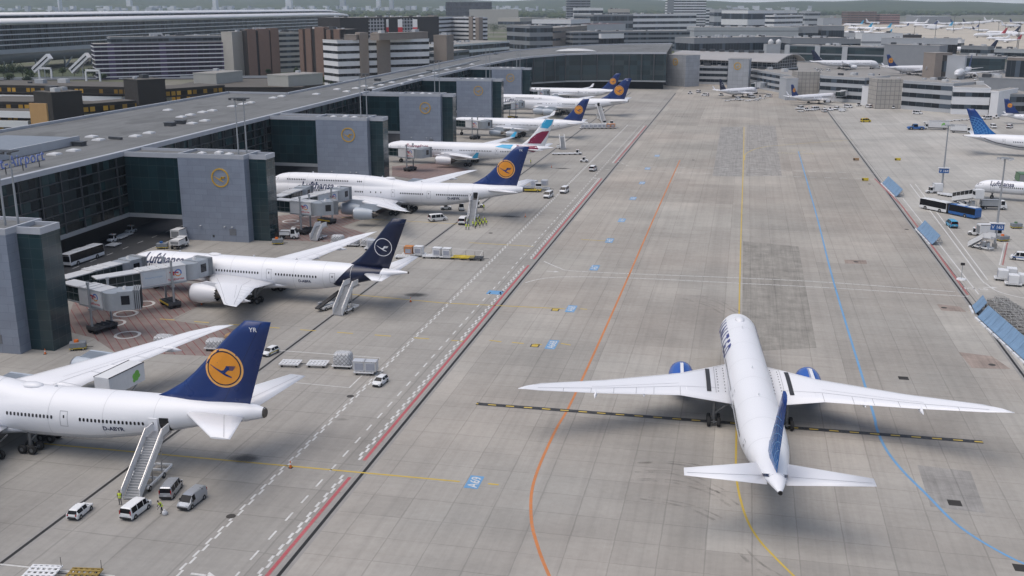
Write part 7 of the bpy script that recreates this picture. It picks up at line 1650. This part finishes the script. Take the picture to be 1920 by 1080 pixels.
def build_vehicles():
    # ---------------- left foreground
    at(car('white hatchback seen from behind at the lower left, alone on the drain line', VW), (151, 964), H+.05, k=.82)
    at(van('white van with dark rear window beside the foot of the stairs', VW), (256, 962), H-.05, k=.82)
    at(van('silver minibus seen from behind, right of the tall stairs', VS, name='minibus'), (322, 924), H+.18, k=.82)
    at(van('silver panel van facing the viewer, rightmost of the three parked vans', VS, panel=True, name='panel_van'), (361, 944), -H-.06, k=.82)
    at(car('white hatchback driving towards the viewer on the service road', VW), (713, 720), -H-.1, k=.82)
    at(car('white car with yellow side stripes behind the blue tail of the nearest jumbo', VW, stripe=True, name='airport_car'), (507, 664), -H-.22, k=.82)
    p0 = G(246, 938); p1 = (DOORX[0]-.3, DOORY[0]+.3); stairs(p0, p1, 5.0, 'long white passenger stairs at the open rear door of the nearest jumbo jet', w=2.1)
    p0 = G(633, 592); p1 = G(664, 533, 4.6); stairs(p0, p1, 4.6, 'white passenger stairs at the rear door of the navy tailed jet')
    p0 = G(882, 424); p1 = (DOORX[1]-.1, DOORY[1]+.3); stairs(p0, p1, 5.0, 'white passenger stairs at the rear door of the second jumbo jet, crowd at its foot')
    p0 = G(1056, 281); p1 = G(1052, 256, 4.6); stairs(p0, p1, 4.6, 'white passenger stairs behind the turquoise tail, at the slim four engined airliner')
    p0 = G(1132, 232); p1 = (DOORX[2], DOORY[2]+.3); stairs(p0, p1, 5.0, 'white passenger stairs at the rear door of the farthest jumbo jet')
    p0 = G(588, 452); p1 = G(607, 427, 2.5); stairs(p0, p1, 3.0, 'white mobile stairs parked empty between the second stand and the third', plat=False)
    # belt loader under the second jet's rear
    r = thing('belt_loader', 'small belt loader beside the stairs of the navy tailed jet', 'loader'); m = MB(); m.bar((-3.2, 0, .7), (3.4, 0, 2.6), 1.0, .25); m.build('belt', TRIM, r); m = MB(); m.box(-2.2, 2.0, -.8, .8, .4, .8); m.build('chassis', VW, r)
    for x in (-1.5, 1.4):
        for s in (-1, 1): wheel(r, x, s*.75, .32, .22, s)
    m = MB(); m.box(-2.2, -1.2, .3, .8, .8, 1.5); m.build('seat_box', VS, r); at(r, (616, 578), H-.35)
    # catering lift truck behind the nearest jumbo
    P = G(212, 716, 6.0); o = lorry('white catering truck with raised box and green leaf logo behind the nearest jumbo jet', Lb=7.4, hb=2.7, zb=1.1, lift=3.1); o.location = (P[0]-.6, P[1]+2.5, 0); o.rotation_euler = (0, 0, -H-.12)
    # open door of the jumbo with its leaf swung forward
    # people
    st_ = [(0.0, 0.0, 0.0), (.9, .5, 0.0), (-.8, 0.0, .0), (.3, 1.2, .0)]
    W1 = person('person in yellow vest standing at the foot of the long stairs', (.2, .4, 0)); at(W1, (226, 946), -1.2)
    W2 = person('person in yellow vest bending over bags beside the silver minibus', (.8, 1.2, .5)); at(W2, (304, 962), -2.2)
    b = thing('rubbish_bag', 'pale plastic bag on the ground in front of the bending person', 'bag'); m = MB(); m.loft([[(.34*s*cos(t)*(1+.1*sin(3*t)), .3*s*sin(t), z) for t in [2*pi*i/12 for i in range(12)]] for z, s in ((0, .8), (.12, 1), (.35, .95), (.5, .5), (.6, .2), (.68, .32))], 0, True); m.build('bag', mat('bag film', (.55, .56, .58), .3), b); at(b, (309, 965), 0)
    crowd = [person('person in yellow vest in the crowd at the stairs of the second jumbo', p, 'people at the stairs of the second jumbo') for p in ((0, .3, 0), (.9, .5, 0), (-.7, .2, 0))]
    rnd = random.Random(4)
    for k, (px, py) in enumerate(((874, 431), (879, 431), (889, 421), (893, 426), (897, 423), (900, 427), (903, 421), (906, 425), (909, 419), (887, 426), (894, 418), (912, 424), (884, 416), (899, 417), (877, 421), (891, 429))):
        x, y = G(px, py); place(crowd[k % 3], (x, y, 0), rnd.uniform(0, 6.28))
    x, y = G(907, 394); place(crowd[1], (x, y, 0), 2.0, 'person in yellow vest walking alone under the tail of the second jumbo', 'people walking alone')
    x, y = G(995, 308); place(crowd[2], (x, y, 0), 1.0, 'person in yellow vest beside the burgundy tail', 'people walking alone')
    # cones
    c0 = cone('orange cone on the yellow stand line near the oil stain')
    at(c0, (545, 877), 0); c0['used'] = 1
    for px, lab in (((770, 566), 'orange cone near the dark blot right of the navy tail'), ((361, 563), 'orange cone left of the white engine by the boarding bridge, rear one'), ((378, 572), 'orange cone left of the white engine by the boarding bridge, front one'), ((985, 407), 'orange cone on the apron right of the second jumbo'), ((85, 664), 'orange post at the foot of the nearest gate pier'), ((1034, 314), 'orange cone far behind the burgundy tail')):
        x, y = G(*px); place(c0, (x, y, 0), 0, lab, 'traffic cones')
    # ---------------- dollies and cargo
    d0 = dolly('empty white dolly, left one of the pair behind the blue tail', VW, pole=False); at(d0, (545, 685), .12); d0['used'] = 1
    x, y = G(596, 686); place(d0, (x, y, 0), .12, 'empty white dolly, right one of the pair behind the blue tail')
    for k, (px, lab) in enumerate((((644, 688), 'dolly under the netted white cargo block'), ((685, 700), 'dolly under the two white containers'))):
        x, y = G(*px); place(d0, (x, y, 0), .1, lab)
    at(pallet_load('white netted cargo block on its dolly behind the blue tail', rough=.35, H=1.9, L=2.9), (644, 688), .1)
    U = uld('white container, left of the pair on one dolly'); at(U, (675, 700), H+.1); U['used'] = 1; x, y = G(696, 701); place(U, (x, y, 0), H+.1, 'white container, right of the pair on one dolly')
    at(dolly('white slatted dolly at the bottom edge of the picture', VW), (80, 1080), .15); at(dolly('brown yellow slatted dolly at the bottom edge of the picture', mat('worn yellow', (.27, .19, .05), .7, 0, .2, 2)), (156, 1086), .15)
    for px, lab, mm in (((308, 648), 'lumpy netted pallet under the wing of the nearest jumbo, left one', NET), ((405, 655), 'netted pallet half hidden by the wing of the nearest jumbo', NET)):
        at(pallet_load(lab, m_=mm, H=1.2), px, .1); x, y = G(*px); place(d0, (x, y, 0), .1, 'dolly under the '+lab)
    at(pallet_load('brown wooden crate load behind the wing tip of the nearest jumbo', m_=WOOD, H=1.5, L=1.8, W=1.8, rough=.1), (434, 648), .1)
    at(power_cart('grey power cart with orange drum at the foot of the nearest gate pier'), (147, 655), .5)
    at(power_cart('grey power cart with orange drum beside the second gate pier'), (521, 458), .4); at(lorry('small white service lorry beside the second gate pier', Lb=2.6, hb=.9, green=False, name='service_lorry'), (536, 447), .2)
    for px, lab in (((662, 461), 'netted pallet under the far wing of the navy tailed jet, left one'), ((634, 456), 'netted pallet under the far wing of the navy tailed jet, behind'), ((690, 462), 'dark netted pallet left of the grey container')):
        at(pallet_load(lab, H=1.4), px, .1); x, y = G(*px); place(d0, (x, y, 0), .1, 'dolly under the '+lab)
    for px, lab, mm in (((697, 468), 'pale container standing behind the navy tail', BOXW), ((767, 480), 'orange container in the row right of the navy tail', BOXO), ((785, 480), 'white container next to the orange one', VW), ((820, 483), 'white container, first of two right of the empty dolly', VW), ((838, 484), 'white container, second of two right of the empty dolly', VW)):
        at(uld(lab, mm, L=1.9, H=1.75), px, H); x, y = G(*px); place(d0, (x, y, 0), .1, 'dolly under the '+lab)
    for px, lab in (((755, 484), 'empty dolly left of the orange container'), ((806, 483), 'empty dolly between the white containers')): x, y = G(*px); place(d0, (x, y, 0), .1, lab)
    y0 = dolly('yellow empty dolly, left of the three at the end of the row', VYE, group='cargo dollies of the row'); at(y0, (860, 485), .1); y0['used'] = 1; x, y = G(877, 486); place(y0, (x, y, 0), .1, 'yellow empty dolly, middle of the three at the end of the row'); at(dolly('dark empty dolly, right of the three at the end of the row', STEELD), (893, 487), .1)
    # vans and tractors round the second jumbo
    v0 = van('white van facing right, left of the stairs crowd under the second jumbo', VW); at(v0, (821, 414), H-.9); v0['used'] = 1
    for px, hd, lab in (((868, 419), H+.1, 'white van seen from behind beside the stairs crowd'), ((1028, 370), -H-.1, 'white van facing the viewer below the containers'), ((1058, 361), -H-.1, 'white van facing the viewer on the road edge'), ((1112, 320), H-.1, 'white van seen from behind on the road beside the tractor')):
        x, y = G(*px); place(v0, (x, y, 0), hd, lab)
    t0_ = tug('white tractor left of the stairs of the second jumbo'); at(t0_, (836, 393), .4); t0_['used'] = 1
    for px, hd, lab in (((865, 394), 1.9, 'white tractor right beside the stairs of the second jumbo'), ((1095, 304), .05, 'white tractor crossing the service road'), ((896, 389), .3, 'white tractor behind the stairs of the second jumbo'), ((1083, 290), .05, 'white tractor pulling the empty dollies behind the burgundy tail'), ((1133, 233), 2.2, 'white tractor near the container train, left one'), ((1147, 234), .6, 'white tractor near the container train, right one'), ((1128, 207), .3, 'white tractor under the tail of the farthest jumbo')):
        x, y = G(*px); place(t0_, (x, y, 0), hd, lab)
    at(loader('yellow cargo loader behind the tail of the second jumbo'), (993, 359), .1)
    for px, lab in (((1001, 357), 'white container on the loader behind the second jumbo'), ((1021, 356), 'white container right of the loader behind the second jumbo')): at(uld(lab, BOXW, z=1.5, L=2.2), px, H)
    x, y = G(1021, 356); place(d0, (x, y, 0), .1, 'dolly right of the yellow loader')
    for k in range(4): x, y = G(1043+10*k, 290-.1*k); place(d0, (x, y, 0), .06, 'empty dolly in the train behind the burgundy tail', 'dollies in the train behind the burgundy tail')
    U2 = uld('container in the train behind the fifth airliner', VW, L=2.6, group='containers in the train'); U2['used'] = 0
    for k in range(8):
        x, y = G(1093+8*k, 241.5-.1*k)
        if k < 6: place(U2, (x, y, 0), H)
        place(d0, (x, y, 0), .06, 'dolly in the container train behind the fifth airliner', 'dollies of the container train')
    U3 = uld('brown container at the right end of the train', BOXO, L=2.6, group='brown containers in the train')
    for k in (6, 7): x, y = G(1093+8*k, 241.5-.1*k); place(U3, (x, y, 0), H)
    # bus and tractors on the road under the concourse
    at(bus('white bus with black windows on the road under the concourse', 11.5, VW), (157, 490), -H-.08)
    for px, hd, lab in (((212, 454), -H, 'white tractor behind the bus under the concourse'), ((246, 437), -H-.1, 'white tractor with trailers deeper under the concourse')): x, y = G(*px); place(t0_, (x, y, 0), hd, lab)
    for px in ((213, 462), (225, 448), (236, 443)): x, y = G(*px); place(d0, (x, y, 0), H, 'dolly on the road under the concourse', 'dollies under the concourse')
    at(lorry('white box lorry parked at the foot of the second gate pier', Lb=3.4, hb=2.0, green=False, name='box_lorry'), (336, 452), H); at(lorry('white low lorry in front of the box lorry by the second gate pier', Lb=3.0, hb=1.2, green=False, name='box_lorry'), (334, 466), H)
    at(power_cart('blue tarpaulin cart above the nose of the navy tailed jet', VBL), (305, 466), .3)
    at(van('dark van beneath the far concourse wall', VBL, name='van'), (600, 400), 1.0)
    for k, (px, py) in enumerate(((1192, 161), (1203, 161), (1222, 160), (1232, 160))): x, y = G(px, py); place(v0, (x, y, 0), .3+k, 'white van parked below the curved glass hall', 'vans below the glass hall')
    # ---------------- right hand apron
    r = bus('long articulated bus, white in front and blue behind', 9.4, VW, 'articulated_bus', 4.9, None, ((2.4, 1.27), (7.4, 1.27)))
    bus('', 8.8, VBL, '', -4.9, r, ((-6.0, 1.27),)); m = MB()
    for k in range(5): m.box(-.48+k*.2, -.36+k*.2, -1.2, 1.2, .5, 2.95)
    m.build('bellows', TRIM, r); P, Q = G(1745, 393), G(1817, 408); r.location = ((P[0]+Q[0])/2, (P[1]+Q[1])/2, 0); r.rotation_euler = (0, 0, atan2(P[1]-Q[1], P[0]-Q[0]))
    at(van('small sky blue van below the articulated bus', VCY, name='van'), (1784, 425), H+.1)
    at(van('white van with dark stripe cut by the right picture edge', VW, stripe=VBL), (1916, 488), H+1.2)
    p0 = G(1791, 377); p1 = G(1836, 372, 3.6); stairs(p0, p1, 3.6, 'covered passenger stairs at the nose of the right hand jet', True)
    p0 = G(1819, 462); p1 = G(1862, 449, 2.8); stairs(p0, p1, 3.0, 'open white stairs parked beside the right light mast')
    x, y = G(1745, 362); place(t0_, (x, y, 0), .2, 'white tractor beside the left light mast')
    at(uld('white box beside the tractor at the left light mast', VW, L=2.6, H=2.4), (1757, 362), .2)
    for k in range(4): x, y = G(1768+6*k, 366+k); place(d0, (x, y, 0), -.2, 'small dolly between the left light mast and the covered stairs', 'dollies by the left mast')
    x, y = G(1827, 441); place(t0_, (x, y, 0), 2.8, 'white tractor behind the parked open stairs'); at(lorry('white box lorry behind the parked open stairs', Lb=4.2, hb=2.4, green=False, name='box_lorry'), (1848, 446), .2)
    at(power_cart('orange topped cart at the right of the parked open stairs', ORG), (1880, 452), .4); at(lorry('grey loading lorry under the wing of the right hand jet', Lb=5, hb=1.6, boxm=STEELG, green=False, name='loading_lorry'), (1855, 392), .1)
    at(power_cart('green cart alone on the right apron', VGR), (1905, 428), .2); at(lorry('green and white box lorry behind the right hand jet', Lb=5, hb=2.6, boxm=VGR, green=False, name='box_lorry'), (1913, 345), H)
    r = thing('pushback_tractor', 'long white and blue pushback tractor left of the green logo lorry', 'tractor'); st = [(-3.6, .5, 1.0, 1.1, 1.3, 1.2), (-3.4, .4, 1.3, 1.4, 1.4, 1.3), (-.6, .4, 1.3, 1.45, 1.4, 1.3), (-.5, .4, 1.4, 2.6, 1.4, 1.25), (1.3, .4, 1.4, 2.6, 1.4, 1.25), (1.8, .4, 1.3, 1.5, 1.4, 1.3), (3.6, .4, 1.2, 1.3, 1.4, 1.3), (3.8, .5, .9, 1.0, 1.3, 1.2)]
    shell(r, st, {3}, {2, 4}, VBL, ((-2.3, 1.4), (2.4, 1.4)), .65); at(r, (1717, 243), pi+.1)
    at(lorry('white lorry with green leaf logo on its long box near the blue globe tail', Lb=9.0, hb=3.0), (1759, 243), pi-.05); at(lorry('grey white lorry half hidden behind the blue globe tail', Lb=7, hb=2.6, green=False, name='box_lorry'), (1797, 249), -.2)
    for k in range(7): x, y = G(1738+14*k, 231-1.1*k); place(d0, (x, y, 0), .05, 'dolly in the long row behind the lorries near the blue globe tail', 'dollies behind the globe tail')
    at(van('yellow marshal van alone on the taxiway far ahead', VYE, name='marshal_van', roofbar=True), (1623, 229), .4)
    for px, lab in (((1683, 301), 'yellow box marker beside the lane edge, right one'), ((1622, 339), 'yellow box marker before the left blast fence'), ((1605, 301), 'small brown box marker on the lane joint')):
        r = thing('marker_box', lab, 'marker', group='marker boxes'); m = MB(); m.box(-1.0, 1.0, -.35, .35, .15, .95); m.build('board', VYE if 'yellow' in lab else WOOD, r)
        for s in (-1, 1): m = MB(); m.box(s*.7-.08, s*.7+.08, -.3, .3, 0, .15); m.build('foot', TRIM, r)
        m = MB(); m.box(-1.01, -.5, -.36, .36, .3, .8); m.build('dark_field', TRIM, r); at(r, px, .1)
    apron_mast((1766, 351), 19.6, 'tall light mast with blue sign, left one on the right apron', 'V 164'); apron_mast((1864, 466), 21.6, 'tall light mast with blue sign, right one on the right apron', 'V 163')
    r = thing('sign_post', 'thin post with dark lamp on a round white foot beside the red line', 'post'); m = MB(); m.cyl((0, 0, 0), (0, 0, .22), 1.0, .9, 18); m.build('foot', VW, r); m = MB(); m.cyl((0, 0, .2), (0, 0, 3.1), .06, .06, 8); m.build('pole', STEELG, r); m = MB(); m.box(-.4, .4, -.2, .2, 3.1, 3.6); m.build('lamp', TRIM, r); at(r, (1802, 524), 0)
    blast_fence((1654, 344), (1680, 370), 2.5, 'blue leaning blast fence, farthest of the three', 6); blast_fence((1719, 430), (1747, 460), 2.5, 'blue leaning blast fence in the middle of the red line', 6)
    blast_fence((1822, 575), (1829, 590), 2.5, 'short end piece of the blue blast fence by the dolly park', 2); blast_fence((1832, 596), (1930, 687), 2.5, 'long blue blast fence at the right picture edge, dollies behind it', 8)
    g0 = dolly('container dolly parked close packed behind the long blast fence', mat('dolly grey', (.16, .155, .14), .6, .2, .2, 1), L=2.6, W=1.8, group='dollies parked behind the blast fence', pole=False); rr_ = MB()
    for s in (-1, 1): rr_.box(-1.3, 1.3, s*.9-.03, s*.9+.03, .85, .93); [rr_.box(x-.03, x+.03, s*.9-.03, s*.9+.03, .6, .85) for x in (-1.25, 0, 1.25)]
    for s in (-1, 1): rr_.box(s*1.27-.03, s*1.27+.03, -.9, .9, .85, .93)
    rr_.build('side_rail', mat('rail pale', (.45, .44, .42), .5, .2), g0)
    A, B, C_, D_ = G(1853, 574), G(1880, 567), G(1940, 652), G(1945, 612)
    for i in range(13):
        for j in range(5):
            u, v = i/12.4, j/4; a = (A[0]+(C_[0]-A[0])*u, A[1]+(C_[1]-A[1])*u); b = (B[0]+(D_[0]-B[0])*u, B[1]+(D_[1]-B[1])*u); x = a[0]+(b[0]-a[0])*v; y = a[1]+(b[1]-a[1])*v; place(g0, (x+rnd.uniform(-.3, .3), y+rnd.uniform(-.3, .3), 0), rnd.choice((0, H))+rnd.uniform(-.3, .3))
    cu = None
    for k, (px, lab) in enumerate((((1879, 525), 'white box trailer, rear left of the four by the curved road line'), ((1895, 522), 'white box trailer, rear right of the four by the curved road line'), ((1899, 535), 'white box trailer, front left of the four by the curved road line'), ((1917, 534), 'white box trailer, front right of the four by the curved road line'))):
        r = uld(lab, VW, 'box_trailer', 'white box trailers', L=2.0, W=2.2, H=1.7); at(r, px, -.15); x, y = G(*px); place(d0, (x, y, 0), -.15, 'dolly under the '+lab)
    # vehicles strewn along the front pier
    for k, (px, py) in enumerate(((1294, 176), (1310, 174), (1322, 180), (1352, 180), (1384, 188), (1410, 183), (1425, 184), (1440, 182), (1500, 205), (1512, 208), (1530, 206), (1545, 210), (1556, 207), (1568, 206), (1590, 202), (1610, 199), (1628, 202), (1658, 203), (1675, 204), (1720, 214), (1785, 211), (1800, 212), (1850, 224), (1862, 240), (1868, 222), (1893, 240))):
        x, y = G(px, py); place(v0 if k % 3 else t0_, (x, y, 0), k*1.3, ('white van amid the dollies at the foot of the front pier', 'white tractor amid the dollies at the foot of the front pier')[0 if k % 3 else 1], ('vans along the front pier', 'tractors along the front pier')[0 if k % 3 else 1])
    for k in range(24):
        px = 1362+rnd.uniform(0, 70) if k < 9 else 1495+rnd.uniform(0, 90); py = 187+rnd.uniform(-2, 3) if k < 9 else 207+rnd.uniform(-3, 3); x, y = G(px, py); place(d0, (x, y, 0), rnd.uniform(-.3, .3), 'dolly strewn before the front pier', 'dollies before the front pier')
    for px, lab in (((1590, 124), 'left'), ((1640, 129), 'middle'), ((1790, 140), 'right')): at(lorry('white service lorry among the jets of the rear pier, %s one' % lab, Lb=6, hb=3, green=False, name='box_lorry'), px, .3)
    for px, hd, lab in (((1660, 196), 2.5, 'white parked stairs at the foot of the second beige tower'),): P = G(*px); stairs(P, (P[0]+5*cos(1.0), P[1]+5*sin(1.0)), 3.2, lab)
    P = G(1695, 190); Q = G(1740, 194); boarding_bridge((P[0], P[1]-2), (Q[0], Q[1]-3), 7.5, 'boarding bridge with open cab at the second beige tower of the front pier', -.6, ad=False)
    for (a, b, ang, lab) in (((1408, 176), (1424, 176), 1.2, 'boarding bridge at the nose of the jet with navy tail before the front pier'), ((1570, 194), (1590, 190), -.9, 'boarding bridge at the nose of the jet amid the dollies')):
        P, Q = G(*a), G(*b); boarding_bridge(P, Q, 7.0, lab, ang, ad=False)
    for k in range(34):
        px = rnd.uniform(1490, 1900); py = 143+rnd.uniform(-6, 8) if px > 1560 else rnd.uniform(132, 140); x, y = G(px, py); o = place((v0, t0_, d0)[k % 3], (x, y, 0), rnd.uniform(0, 6.28), ('white van on the rear apron behind the front pier roof', 'white tractor on the rear apron behind the front pier roof', 'dolly on the rear apron behind the front pier roof')[k % 3], ('vans on the rear apron', 'tractors on the rear apron', 'dollies on the rear apron')[k % 3])
    # far masts
    for k, (px, b, t) in enumerate(((1753, 70, 37), (1833, 71, 38), (1908, 96, 46), (1787, 62, 32), (1871, 62, 43), (1884, 63, 44), (1714, 66, 50), (1906, 92, 60))):
        x, y = G(px, b); z = atY(px, t, y)[1]; r = thing('far_mast', 'thin light mast on the far sandy apron', 'light mast', (x, y, 0), 0, 'masts on the far apron'); m = MB(); m.cyl((0, 0, 0), (0, 0, z), .45, .3, 8); m.build('pole', STEELD, r); m = MB(); m.box(-2, 2, -.8, .8, z, z+.9); m.build('lamp_head', STEELD, r)
def build_doors():
    pass
setup(); build_ground(); build_planes(); build_concourse(); build_far(); build_vehicles()
